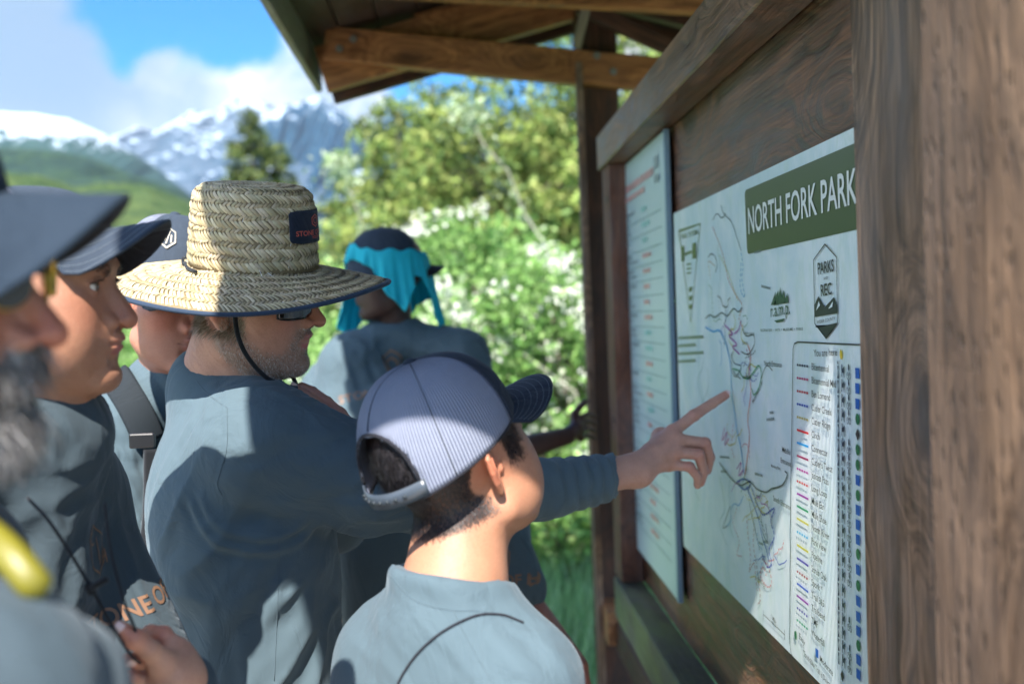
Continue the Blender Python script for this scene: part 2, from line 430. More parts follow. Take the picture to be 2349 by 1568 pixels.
def leaves(pos, nrm_bias, size, cols, rng, aspect=.55, up=.0):
    """diamond leaves (folded along the mid-rib): verts, quads, colours"""
    N = len(pos); d = rng.normal(size=(N, 3)); d[:, 2] += up; d /= np.linalg.norm(d, axis=1)[:, None]
    e = rng.normal(size=(N, 3)) + nrm_bias; e -= d * (e * d).sum(1)[:, None]; e /= np.linalg.norm(e, axis=1)[:, None] + 1e-9
    s = np.cross(d, e); L = (size * rng.uniform(.6, 1.35, N))[:, None]; W = L * aspect * .5
    v = np.stack([pos, pos + d * L * .45 + s * W + e * L * .06, pos + d * L, pos + d * L * .45 - s * W + e * L * .06], 1).reshape(-1, 3)
    q = np.arange(N * 4).reshape(N, 4); c = np.repeat(cols, 4, 0); return v, q, c
def pick_cols(rng, N, palette, jit=.25):
    pal = np.array(palette); c = pal[rng.integers(0, len(pal), N)]; return np.clip(c * rng.uniform(1 - jit, 1 + jit, (N, 1)), 0, 1)
def limb(mb, a, b, r0, r1, rng, wob=.06):
    a = np.array(a, float); b = np.array(b, float); L = np.linalg.norm(b - a)
    pts = [a + (b - a) * t + rng.normal(size=3) * wob * L * math.sin(math.pi * t) for t in np.linspace(0, 1, 6)]
    mb.tube(pts, np.linspace(r0, r1, 6), 7); return pts

def bush(name, base, rx, ry, h, nclump, nleaf, size, palette, label, cat, group, seed, flowers=0, trunk=M_bark, leafmat=None, low=0.0, z0=.05):
    rng = np.random.default_rng(seed); base = Vector(base)
    root = empty(name, base, label=label, cat=cat, group=group)
    mb = MB(); cen = []
    for k in range(nclump):
        th = rng.uniform(0, 2 * math.pi); ph = math.acos(rng.uniform(-.15, 1)); rr = rng.uniform(.55, 1) ** .6
        c = np.array([rx * rr * math.cos(th) * math.sin(ph), ry * rr * math.sin(th) * math.sin(ph), low + (h - low) * (.12 + .88 * rr * max(0, math.cos(ph)) * rng.uniform(.75, 1.05))])
        cen.append(c + np.array(base))
    cen = np.array(cen)
    for c in cen[:26]:
        limb(mb, np.array(base) + rng.normal(size=3) * np.array([.12, .12, 0]), c, .035, .006, rng, .08)
    mb.build('stem', trunk, root)
    cr = rng.uniform(.5, 1.2, len(cen)) * (rx + ry + h) / 3 * .24
    w = cr ** 2; w /= w.sum(); k = rng.choice(len(cen), nleaf, p=w)
    dd = rng.normal(size=(nleaf, 3)); dd /= np.linalg.norm(dd, axis=1)[:, None]
    pos = cen[k] + dd * (cr[k] * rng.uniform(.25, 1.1, nleaf) ** .7)[:, None] * np.array([1, 1, .75])
    pos[:, 2] = np.maximum(pos[:, 2], z0)
    cc = pick_cols(rng, nleaf, palette) * rng.uniform(.8, 1.2, len(cen))[k][:, None]
    v, q, c = leaves(pos, (0, -.3, .7), size, cc, rng)
    o = mk('foliage', v, q, leafmat or M_leaf, root, cols={'tint': c}, kind='stuff')
    if flowers:
        kk = rng.integers(0, len(cen), flowers); fd = rng.normal(size=(flowers, 3)); fd[:, 1] = -abs(fd[:, 1]); fd[:, 2] = abs(fd[:, 2]) * .8
        fd /= np.linalg.norm(fd, axis=1)[:, None]; fc = cen[kk] + fd * cr[kk][:, None] * 1.08
        per = 26; pp = np.repeat(fc, per, 0) + rng.normal(size=(flowers * per, 3)) * np.array([.045, .045, .025]) * np.repeat(rng.uniform(.6, 1.5, flowers), per)[:, None]
        v, q, c = leaves(pp, (0, -.6, .9), .035, pick_cols(rng, len(pp), [(.78, .80, .70), (.70, .75, .62), (.82, .82, .78)], .1), rng, .9)
        mk('flower', v, q, M_flower, root, cols={'tint': c}, kind='stuff')
    return root
def conifer(name, base, h, r, n, size, palette, label, cat, group, seed, power=1.0, skirt=.06, lump=.35):
    rng = np.random.default_rng(seed); base = np.array(base, float)
    root = empty(name, base, label=label, cat=cat, group=group)
    mb = MB(); mb.tube([base, base + (0, 0, h * .5), base + (0, 0, h * .98)], [h * .022, h * .014, h * .003], 8)
    nb = 110; P_ = []; 
    for k in range(nb):
        t = skirt + (1 - skirt) * (k / nb) ** .9; th = k * 2.399 + rng.normal() * .3; L = r * (1 - t) ** power * rng.uniform(.65, 1.15) + .02 * h
        a = base + np.array([0, 0, h * t]); b = a + np.array([math.cos(th) * L, math.sin(th) * L, L * rng.uniform(-.25, .25)])
        if k % 3 == 0: limb(mb, a, b, .012 * h * (1 - t) + .004, .004, rng, .04)
        P_.append((a, b, L))
    mb.build('trunk', M_bark, root)
    w = np.array([q[2] for q in P_]) ** 1.5; w /= w.sum(); k = rng.choice(nb, n, p=w)
    A = np.array([q[0] for q in P_])[k]; B = np.array([q[1] for q in P_])[k]; LL = np.array([q[2] for q in P_])[k]
    t = rng.uniform(.15, 1.02, n) ** .7; pos = A + (B - A) * t[:, None] + rng.normal(size=(n, 3)) * (LL * .16 * lump * 3 * (1.15 - t))[:, None] * np.array([1, 1, .55])
    cc = pick_cols(rng, n, palette) * rng.uniform(.7, 1.25, nb)[k][:, None]
    v, q, c = leaves(pos, (0, -.2, .6), size, cc, rng, .35)
    mk('foliage', v, q, M_needle, root, cols={'tint': c}, kind='stuff'); return root

G_SHRUB = [(.13, .26, .07), (.18, .34, .09), (.26, .44, .13), (.34, .50, .20), (.09, .18, .05)]
G_YEL = [(.20, .28, .07), (.25, .31, .08), (.16, .25, .07), (.29, .33, .11), (.10, .17, .05)]
G_DARK = [(.07, .11, .035), (.12, .16, .05), (.16, .19, .06), (.05, .085, .03)]
def at(px, dist):                       # ground point under a picture column
    r = ray(px, 780); r.z = 0; r = r / r.dot(Vector((F0.x, F0.y, 0)).normalized()); return CAM + r * dist - Vector((0, 0, CAM.z))
# tall olive conifers behind the shrubs
for (px, dist, top, wr, lab) in [(1120, 15.5, 178, 3.0, 'tall yellow-green conifer rising behind the blossoming shrubs under the tie beam'),
                                 (930, 17.5, 225, 2.6, 'yellow-green conifer left of the tallest one, beyond the straw hat'),
                                 (1300, 16.5, 205, 2.7, 'olive conifer right beside the far kiosk post'),
                                 (1010, 21.0, 190, 2.8, 'olive conifer showing between two nearer yellow-green ones'),
                                 (1560, 18.0, 60, 3.4, 'olive conifer hidden mostly behind the notice board'), (1400, 15.0, -20, 3.0, 'tallest olive conifer, seen through the gaps above the tie beam')]:
    b = at(px, dist); h = 1.6 + (732 - top) / FPX * dist
    conifer('conifer_tree', b, h, wr, 16000, .17, G_YEL, lab, 'tree', 'olive conifers behind the shrubs', int(px), power=.62, skirt=.05, lump=.5)
b = at(595, 44); conifer('spruce_tree', b, 1.6 + (742 - 248) / FPX * 44, 3.0, 17000, .30, G_DARK, 'dark pointed spruce standing alone in front of the snowy mountains', 'tree', 'far spruces', 5, power=.8, lump=.3)
b = at(655, 46); conifer('spruce_tree', b, 1.6 + (742 - 330) / FPX * 46, 1.9, 10000, .28, G_DARK, 'shorter spruce leaning against the right side of the pointed spruce', 'tree', 'far spruces', 6, power=.55, lump=.3)
# blossoming shrubs close behind the group
SHR = [(1010, 7.2, 1.0, .9, 2.15, 'leafy shrub with white blossom clusters behind the teal bandana'),
       (1270, 6.6, .95, .8, 2.35, 'white-blossomed shrub beside the far kiosk post'),
       (800, 8.2, .9, .8, 2.05, 'pale green blossoming shrub right of the straw hat'),
       (1150, 8.8, 1.2, .9, 2.6, 'taller blossoming shrub behind two lower ones'),
       (640, 11.5, 1.1, .9, 1.9, 'shrub low behind the man in the straw hat'),
       (1480, 7.6, 1.1, .9, 2.2, 'shrub behind the notice board and far post'),
       (420, 13.0, 1.6, 1.0, 1.7, 'shrub low behind the man with the backpack'),
       (180, 15.0, 1.8, 1.1, 1.8, 'shrub behind the youth at the left')]
for i, (px, dist, rx, ry, h, lab) in enumerate(SHR):
    bush('blossoming_shrub', at(px, dist), rx, ry, h, 46, 15000, .062 + .004 * (dist - 7), G_SHRUB, lab, 'shrub', 'blossoming shrubs behind the group', 40 + i, flowers=[60, 85, 50, 70, 20, 50, 10, 10][i])
# loose pale branches with blossom reaching up out of the shrubs
rb = np.random.default_rng(8)
for i, (a, b_, dist, lab) in enumerate([((1290, 640), (1075, 262), 7.6, 'pale bare branch slanting up left through the conifer, blossom at its tip'),
                                        ((880, 620), (775, 380), 8.6, 'thin shoot with one pale leaf cluster against the blue mountain'),
                                        ((1320, 900), (1020, 700), 6.3, 'pale branch slanting across the shrubs right of the teal bandana')]):
    A = P(a[0], a[1], dist); B = P(b_[0], b_[1], dist); g = at(a[0] + 40, dist)
    root = empty('branch', g, label=lab, cat='branch')
    mb = MB(); limb(mb, g, A, .022, .011, rb, .02); pts = limb(mb, A, B, .011, .004, rb, .03); mb.build('wood', M_palebark, root)
    pts = np.array(pts); n = 420; t = rb.uniform(.1, 1, n); q = pts[0] + (pts[-1] - pts[0]) * t[:, None] + rb.normal(size=(n, 3)) * .06
    n2 = 160; q2 = pts[-1] + rb.normal(size=(n2, 3)) * .07
    v, f, c = leaves(np.vstack([q[::7], q2]), (0, -.3, .7), .06, pick_cols(rb, len(q[::7]) + n2, [(.30, .42, .22), (.42, .52, .32), (.5, .58, .42)]), rb)
    mk('foliage', v, f, M_leaf, root, cols={'tint': c}, kind='stuff')

# long grass in the clearing
def grass():
    rng = np.random.default_rng(3); N = 90000
    m = leaf_mat('grass_blade', None, .35, .55)
    y = rng.uniform(3.3, 11, N) ; x = rng.uniform(-.85, .75, N) * y * .85 
    base = np.column_stack([x, y, np.zeros(N)]); keep = y > 3.35; base = base[keep]; N = len(base)
    h = rng.uniform(.10, .30, N) * (.7 + .5 * (vnoise(base * .9, 3) * .5 + .5)); th = rng.uniform(0, 2 * np.pi, N)
    d = np.column_stack([np.cos(th), np.sin(th), np.zeros(N)]); w = np.column_stack([-np.sin(th), np.cos(th), np.zeros(N)]) * rng.uniform(.003, .0065, (N, 1))
    up = np.array([0, 0, 1.0]); lean = rng.uniform(.1, .55, N)[:, None]
    m1 = base + up * h[:, None] * .6 + d * lean * h[:, None] * .3; tp = base + up * h[:, None] + d * lean * h[:, None]
    v = np.stack([base - w, base + w, m1 + w * .7, m1 - w * .7, tp], 1).reshape(-1, 3); i = np.arange(N)[:, None] * 5
    f = np.concatenate([i + np.array([[0, 1, 2]]), i + np.array([[0, 2, 3]]), i + np.array([[3, 2, 4]])])
    c = np.repeat(pick_cols(rng, N, [(.18, .36, .13), (.24, .44, .18), (.30, .50, .24), (.13, .28, .10), (.36, .54, .30)]), 5, 0)
    mk('grass', v, f, m, None, cols={'tint': c}, kind='stuff', label='long bright green grass in the clearing behind the kiosk', cat='grass')
grass()

def gravel():
    m, n, b = new_mat('gravel'); g = n.new('ShaderNodeNewGeometry'); f = n.noise(g.outputs['Position'], 60, 4, .7); f2 = n.noise(g.outputs['Position'], 1.2, 4)
    n.set(b.inputs['Base Color'], n.mix(n.map(f, .35, .65), (.36, .32, .27), n.mix(f2, (.58, .53, .46), (.46, .41, .35)))); b.inputs['Roughness'].default_value = .95; n.set(b.inputs['Normal'], n.bump(f, .8, .01))
    r = random.Random(2); N = 72; ring = []
    for i in range(N):
        a = 2 * math.pi * i / N; x = -1.0 + 3.6 * math.cos(a) * (1 + .06 * r.uniform(-1, 1)); y = -1.0 + 4.2 * math.sin(a) * (1 + .03 * r.uniform(-1, 1)); ring.append((x, y))
    v = [(-1, -1, .035)] + [(x, y, .035) for x, y in ring] + [(x * 1.01, y * 1.01 - .01, -.03) for x, y in ring]
    f = [(0, 1 + i, 1 + (i + 1) % N) for i in range(N)] + [(1 + i, 1 + N + i, 1 + N + (i + 1) % N, 1 + (i + 1) % N) for i in range(N)]
    mk('gravel_path', v, f, m, None, kind='structure')
gravel()
# ================================================================= KIOSK
def wood_mat(name, dark, light, scale=1.0, gray=0.0, rough=.75, knots=True, green=0, incised=False):
    """sawn stained timber; grain runs along the piece's own long axis, baked into the attribute 'grain' as (along, across, depth)"""
    m, n, b = new_mat(name)
    v = n.attr('grain', 'Vector')
    st = n.mapping(v, (1.3 * scale, 22 * scale, 22 * scale))
    warp = n.noise(n.mapping(v, (2.2, 5, 5)), 1.0, 3, .5, out='Color')
    st2 = n.vmath('ADD', st, n.vmath('SCALE', warp, scale=3.2))
    vk = n.new('ShaderNodeTexVoronoi'); n.set(vk.inputs['Vector'], n.vmath('ADD', n.mapping(v, (2.4, .9, 5.0)), n.vmath('SCALE', warp, scale=.45))); vk.inputs['Scale'].default_value = 1.0
    bend = n.math('MULTIPLY', n.map(vk.outputs['Distance'], .0, .55, 1, 0, True), 5.0 if knots else 0.0); st2 = n.vmath('ADD', st2, n.vmath('SCALE', (0.0, 1.0, 1.0), scale=bend))
    g1 = n.noise(st2, 1.6, 6, .62, .6); g2 = n.noise(n.mapping(v, (6, 170, 170)), 1.0, 4, .6)
    col = n.ramp(g1, [(.33, dark), (.5, [ (a + c) / 2 for a, c in zip(dark, light)]), (.64, light)])
    col = n.mix(n.map(g2, .35, .7, 0, .55), col, [c * .45 for c in dark])
    if knots:
        vo = n.new('ShaderNodeTexVoronoi'); n.set(vo.inputs['Vector'], n.vmath('ADD', n.mapping(v, (2.4, .9, 5.0)), n.vmath('SCALE', warp, scale=.45))); vo.inputs['Scale'].default_value = 1.0
        k = n.map(vo.outputs['Distance'], .05, .22, 1, 0, True); col = n.mix(n.math('MULTIPLY', k, .8), col, [c * .35 for c in dark])
    wz = n.noise(n.mapping(v, (3, 9, 9)), 1.0, 5, .6)
    if gray: col = n.mix(n.math('MULTIPLY', n.map(wz, .42, .66), gray), col, (.25, .245, .25))
    if green: col = n.mix(n.math('MULTIPLY', n.map(n.noise(n.mapping(v, (4, 6, 6)), 1.3, 4), .42, .62), green), col, (.16, .22, .08))
    n.set(b.inputs['Base Color'], col); n.set(b.inputs['Roughness'], n.map(g1, .3, .7, rough - .2, rough + .1)); b.inputs['Specular IOR Level'].default_value = .45
    h = n.math('ADD', n.math('MULTIPLY', g1, .7), n.math('MULTIPLY', g2, .5))
    if knots: h = n.math('ADD', h, n.math('MULTIPLY', k, -.4))
    if incised:                       # rows of short knife slits from pressure treatment
        vo2 = n.new('ShaderNodeTexVoronoi'); n.set(vo2.inputs['Vector'], n.mapping(v, (38, 120, 120))); vo2.inputs['Scale'].default_value = 1.0; vo2.inputs['Randomness'].default_value = .55
        sl = n.map(vo2.outputs['Distance'], .16, .34, 1, 0, True); h = n.math('ADD', h, n.math('MULTIPLY', sl, -1.2)); n.set(b.inputs['Base Color'], n.mix(n.math('MULTIPLY', sl, .7), col, [c * .4 for c in dark]))
    n.set(b.inputs['Normal'], n.bump(h, .7, .005)); return m
W_board = wood_mat('stained_plank', (.040, .015, .008), (.33, .15, .082), gray=.20, rough=.5)
W_trim = wood_mat('stained_trim', (.070, .034, .021), (.36, .20, .13), gray=.32, rough=.5)
W_red = wood_mat('red_brown_trim', (.07, .022, .013), (.24, .095, .055), gray=.25)
W_beam = wood_mat('oiled_beam', (.17, .062, .020), (.55, .25, .095), gray=.05, rough=.6)
W_rafter = wood_mat('dark_rafter', (.030, .014, .009), (.12, .05, .03), gray=.05)
W_post = wood_mat('weathered_post', (.085, .048, .030), (.40, .25, .155), gray=.30)
W_fascia = wood_mat('grey_fascia', (.20, .19, .15), (.40, .37, .30), gray=.6, knots=False)
W_green = wood_mat('sill_board', (.06, .065, .03), (.16, .17, .085), gray=.3, green=.55)
W_deck = wood_mat('roof_deck', (.035, .018, .011), (.10, .05, .03), gray=.1)

kiosk = empty('information_kiosk', (.6, 2.0, 0), label='brown timber information kiosk with gabled roof, two posts and a plank notice wall', cat='kiosk')
_gr = random.Random(4)
def timber(name, a, b, up, w, h, mat, parent=None, sink=0.0, seg=None, bevel=.003, rough=.0015):
    """a squared timber from a to b; `up` gives the direction of its height h, w is its width (across); rough-sawn subdivided faces"""
    a, b, up = Vector(a), Vector(b), Vector(up); d = (b - a); L = d.length; d.normalize(); up = (up - d * up.dot(d)).normalized(); s = d.cross(up)
    n = max(2, int(L / .12)) if seg is None else seg
    prof = [(-w / 2, -h / 2), (w / 2, -h / 2), (w / 2, h / 2), (-w / 2, h / 2)]
    bv = min(bevel, w * .3, h * .3); pr = []
    for i, (x, z) in enumerate(prof):
        px, pz = prof[i - 1]; nx, nz = prof[(i + 1) % 4]
        for (qx, qz) in ((px, pz), (nx, nz)):
            l = math.hypot(qx - x, qz - z); pr.append((x + (qx - x) / l * bv, z + (qz - z) / l * bv))
    v, gr, f = [], [], []; m = len(pr); off = _gr.uniform(0, 50); o2 = _gr.uniform(0, 9)
    for i in range(n + 1):
        t = i / n * L
        for (x, z) in pr:
            j = rough * _gr.uniform(-1, 1) * .5
            v.append(a + d * t + s * (x + j) + up * (z + j)); gr.append((t + off, x + o2, z + o2 * 1.7))
    for i in range(n):
        for j in range(m): k = (j + 1) % m; f.append((i * m + j, (i + 1) * m + j, (i + 1) * m + k, i * m + k))
    f.append(tuple(range(m))); f.append(tuple(n * m + j for j in range(m - 1, -1, -1)))
    return mk(name, [tuple(q) for q in v], f, mat, parent or kiosk, cols={'grain': np.array(gr)})
Y0, Y1 = 0.98, 3.17           # near and far end of the notice wall (inside the posts)
# plank wall: boards laid lengthwise, front faces near X = .52
zz = [.80, 1.06, 1.34, 1.62, 2.20]
for i in range(len(zz) - 1):
    g = .003; w = .026 + _gr.uniform(-.002, .002)
    timber('plank', (.521 + w / 2 + _gr.uniform(0, .003), Y0 - .2, (zz[i] + zz[i+1]) / 2), (.521 + w / 2 + _gr.uniform(0, .003), Y1 + .06, (zz[i] + zz[i+1]) / 2),
           (0, 0, 1), w, zz[i+1] - zz[i] - g, W_board, bevel=.004)
# frame around the notice wall
pt = onX(1367, 314, .44); pb = onX(1377, 384, .44)
timber('top_rail', (.481, Y0 - .05, (pt.z + pb.z) / 2), (.481, pt.y, (pt.z + pb.z) / 2), (0, 0, 1), .078, pt.z - pb.z, W_trim)
pt2 = onX(1407, 1322, .44); pb2 = onX(1493, 1568, .44)
timber('bottom_rail', (.481, Y0 - .05, (pt2.z + pb2.z) / 2), (.481, pt2.y, (pt2.z + pb2.z) / 2), (0, 0, 1), .078, pt2.z - pb2.z, W_green)
timber('end_trim', (.487, pt.y - .075, pb.z - .002), (.487, pt.y - .075, pt2.z + .002), (0, 1, 0), .066, .13, W_red)
for z in (1.28, 1.93): 
    mb = MB(); v, f = tube_geo([(.4535, pt.y - .09, z), (.4515, pt.y - .09, z)], .010, 12); mb.add(v, f); mb.build('screw_head', simple('dark_screw', (.03, .03, .035), .4, .8), kiosk)
# near trim board and near post
timber('near_trim', (.480, 1.026, -.02), (.480, 1.026, 2.55), (0, 1, 0), .036, .205, W_post, bevel=.005)
W_post2 = wood_mat('incised_post', (.070, .038, .022), (.32, .195, .115), gray=.12, incised=True)
timber('near_post', (.475, .745, -.1), (.475, .745, 2.62), (0, 1, 0), .15, .178, W_post2, bevel=.008, rough=.003)
# far post with its slim facing strip
pp = onY(1349, 700, 3.30)
timber('far_post', (pp.x + .070, 3.375, -.1), (pp.x + .062, 3.375, 2.72), (0, 1, 0), .135, .09, W_rafter, bevel=.006)
timber('facing_strip', (pp.x + .0075, 3.285, -.02), (pp.x - .008, 3.285, 2.42), (0, 1, 0), .022, .034, W_post)
b1 = onX(1392, 1437, .45)
timber('support_block', (.49, b1.y + .06, b1.z - .055), (.49, b1.y + .06, b1.z + .055), (0, 1, 0), .08, .17, W_beam)
timber('cross_brace', (.50, 3.22, .55), (.50, 1.0, .55), (0, 0, 1), .04, .10, W_rafter)

# roof: eave line towards the viewer's left, gables at both ends
YN, YF = .33, 3.62
EX = onY(745, 205, YF).x - .010; EZ = onY(745, 205, YF).z          # outer lower corner of the far gable
RX = .56; SL = math.tan(rad(15.0)); RZ = EZ + (RX - EX) * SL
def roofz(x): return EZ + (RX - EX) * SL - abs(x - RX) * SL
X2 = 2 * RX - EX
LIFT = .085
nrmL = Vector((-SL, 0, 1)).normalized(); nrmR = Vector((SL, 0, 1)).normalized()
# deck boards lie across the rafters, lengthwise along the kiosk
def slope_boards(side):
    s = 1 if side < 0 else -1
    L = (RX - EX) / math.cos(rad(15)); n = 8; w = L / n
    for i in range(n):
        d = (i + .5) * w * math.cos(rad(15)); x = EX + d if side < 0 else X2 - d
        c = Vector((x, 0, roofz(x))) + (nrmL if side < 0 else nrmR) * (.030 + LIFT)
        timber('roof_board', (c.x, YN + .005, c.z), (c.x, YF - .005, c.z), nrmL if side < 0 else nrmR, w - .004, .020, W_deck, seg=6)
slope_boards(-1); slope_boards(1)
def fascia(side):
    x = EX if side < 0 else X2
    timber('fascia_board', (x + side * .012, YN - .03, EZ + .09), (x + side * .012, YF + .02, EZ + .09), (0, 0, 1), .024, .19, W_fascia)
fascia(-1); fascia(1)
# shingles: courses of split shakes, the eave course overhanging the fascia
M_sh = wood_mat('cedar_shingle', (.085, .085, .065), (.21, .20, .155), gray=.5, knots=False)
sh = []
def shingle(x0, side, y, w, L, lift):
    s = -side; n = nrmL if side < 0 else nrmR; d = Vector((s * math.cos(rad(15)), 0, math.sin(rad(15))))
    tilt = .05
    a = Vector((x0, y + w / 2, roofz(x0))) + n * (.048 + LIFT + lift); b = a + d * L - n * tilt * L * .35
    return a, b, n, w
rs = random.Random(7)
for side in (-1, 1):
    nc = 6
    for cidx in range(nc):
        x0 = (EX - .022 + cidx * .175) if side < 0 else (X2 + .022 - cidx * .175)
        y = YN - .03 - rs.uniform(0, .05)
        while y < YF + .03:
            w = rs.uniform(.085, .15); a, b, n_, w_ = shingle(x0 + side * rs.uniform(-.006, .010), side, y, w, .27, .004 * (cidx % 2) + rs.uniform(0, .004))
            timber('shingle', a, b, n_, w - .006, .011 + rs.uniform(0, .005), M_sh, seg=2, bevel=.002)
            y += w
timber('ridge_cap', (RX, YN - .05, RZ + .085 + LIFT), (RX, YF + .04, RZ + .085 + LIFT), (0, 0, 1), .16, .03, M_sh)
# barge boards and rafters at each truss
def rafter(y, side, w=.045, h=.10, dz=-.035, name='rafter', mat=W_rafter, x_in=0.0):
    x0 = (EX + .03) if side < 0 else (X2 - .03); n = nrmL if side < 0 else nrmR
    a = Vector((x0, y, roofz(x0))) + n * dz; b = Vector((RX - side * -.004 + side * x_in, y, roofz(RX))) + n * dz
    timber(name, a, b, n, w, h, mat)
for y in (YN + .03, 1.15, 2.25): rafter(y, -1, dz=.05); rafter(y, 1, dz=.05)
rafter(YF - .03, -1, .04, .17, .015, 'barge_board', W_rafter); rafter(YF - .03, 1, .04, .17, .015, 'barge_board', W_rafter)
rafter(3.385, -1, .05, .15, -.0, 'rafter', W_beam); rafter(3.385, 1, .05, .15, -.0)
timber('tie_or_shade_beam', (-.31, YN + .055, 2.392), (.08, YN + .055, 2.392), (0, 0, 1), .05, .245, W_beam); timber('shade_beam_strut', (-.28, YN + .055, 2.51), (-.28, YN + .055, roofz(-.28) + .03), (0, 1, 0), .05, .05, W_beam); timber('shade_beam_strut', (.03, YN + .055, 2.51), (.03, YN + .055, roofz(.03) + .03), (0, 1, 0), .05, .05, W_beam)  # low beam and its struts: added out of view to shade the boy's cap
# tie beam of the far truss, bolted to the post
t0, t1 = P(748, 64, 3.30), P(748, 140, 3.30); u0, u1 = P(1500, 139, 3.30), P(1500, 207, 3.30)
ta = (t0 + t1) / 2; ua = (u0 + u1) / 2; dz_ = (ua - ta)
tie = timber('tie_or_shade_beam', ta, ta + dz_ * 1.55, (0, 0, 1), .055, (t0 - t1).length * 1.0, W_beam, bevel=.004)
q0, q1 = P(1010, 0, 3.05), P(1590, 34, 2.92)
timber('tie_or_shade_beam', q0 + Vector((-.35, 0, .075)), q0 + (q1 - q0) * 1.8 + Vector((0, 0, .055)), (0, 0, 1), .05, .10, W_beam)
v0, v1 = P(960, 104, 3.37), P(1420, -26, 3.37)
timber('brace', v0 + Vector((0, 0, .055)), v1 + Vector((0, 0, .055)), (0, 0, 1), .045, .09, W_beam)
v0, v1 = P(1330, 16, 3.25), P(1560, 120, 3.2)
timber('brace', v0, v1, (0, 0, 1), .045, .05, W_rafter)
v0, v1 = P(1322, 110, 3.24), P(1346, 12, 3.22)
timber('post_strip', v0, v1, (0, 1, 0), .03, .03, W_fascia)
v0, v1 = P(770, 190, 3.58), P(745, 60, 3.5)
M_bolt = simple('galvanised_bolt', (.22, .23, .22), .5, .5)
for (x, y) in ((778, 112), (810, 90), (1369, 128), (1407, 165)):
    c = P(x, y, 3.262); mb = MB(); fw = Vector((0, -1, 0))
    for r, t in ((.013, .002), (.007, .008)):
        v, f = tube_geo([tuple(c), tuple(c + fw * t)], r, 14 if r > .015 else 6); mb.add(v, f)
    mb.build('bolt', M_bolt, kiosk)

# ================================================================= SIGNS
XM = .500
def text_geo(s, size=1.0, font_shear=0, bold=0.0):
    cu = bpy.data.curves.new('t', 'FONT'); cu.body = s; cu.size = size; cu.resolution_u = 3; cu.offset = bold
    o = bpy.data.objects.new('t', cu); C.objects.link(o); dg = bpy.context.evaluated_depsgraph_get(); ev = o.evaluated_get(dg); me = ev.to_mesh()
    v = np.array([tuple(q.co) for q in me.vertices]).reshape(-1, 3); f = [tuple(p.vertices) for p in me.polygons]
    ev.to_mesh_clear(); bpy.data.objects.remove(o); bpy.data.curves.remove(cu); return v, f
def plane_text(mb, s, p_left, p_right, cap, X, bold=0.0, col=None, rot=None):
    """flat lettering on the plane X=const, from picture point p_left (baseline) to p_right, capital height in metres"""
    v, f = text_geo(s, 1.0, bold=bold)
    if not len(v): return
    a = onX(*p_left, X); b = onX(*p_right, X); d = b - a; L = d.length; d.normalize(); up = Vector((1, 0, 0)).cross(d) ; up = -up if up.z < 0 else up
    w = v[:, 0].max() - v[:, 0].min(); x = (v[:, 0] - v[:, 0].min()) / w * L; y = v[:, 1] / .70 * cap
    W = np.array(a) + x[:, None] * np.array(d) + y[:, None] * np.array(up)
    mb.add(W, f, col)
def ink(name, c, rough=.35): return simple(name, c, rough, spec=.5)
K_black, K_white, K_green = ink('ink_black', (.02, .025, .03)), ink('ink_white', (.78, .80, .78)), ink('ink_dark_green', (.045, .075, .022))
K_col = {}
def kcol(c):
    c = tuple(c)
    if c not in K_col: K_col[c] = ink('ink_colour', c)
    return K_col[c]
def poly(mb, pts, X, col=None):
    mb.add([tuple(onX(x, y, X)) for x, y in pts], [tuple(range(len(pts)))], col)
def polyYZ(mb, pts, X): mb.add([(X, y, z) for y, z in pts], [tuple(range(len(pts)))])
def ribbon(mb, pts, w, X, dash=None, smooth=True, world=False):
    p = [tuple(q) for q in pts] if world else [tuple(onX(x, y, X))[1:] for x, y in pts]
    p = np.array([(0, a, b) for a, b in p]); 
    if smooth and len(p) > 2: p = spline(p, 5)
    seg = np.linalg.norm(np.diff(p, axis=0), axis=1); s = np.concatenate([[0], np.cumsum(seg)])
    def at_(t): return np.array([0, np.interp(t, s, p[:, 1]), np.interp(t, s, p[:, 2])])
    rngs = [(0, s[-1])] if not dash else [(t, min(t + dash[0], s[-1])) for t in np.arange(0, s[-1], dash[0] + dash[1])]
    for a, b in rngs:
        ts = np.unique(np.concatenate([[a], s[(s > a) & (s < b)], [b]])); q = np.array([at_(t) for t in ts])
        if len(q) < 2: continue
        t = np.gradient(q, axis=0); t /= np.linalg.norm(t, axis=1)[:, None] + 1e-9; nn = np.cross(t, (1, 0, 0)) * w / 2
        v = np.empty((len(q) * 2, 3)); v[0::2] = q + nn; v[1::2] = q - nn; v[:, 0] = X
        mb.add(v, [(2*i, 2*i+1, 2*i+3, 2*i+2) for i in range(len(q) - 1)])

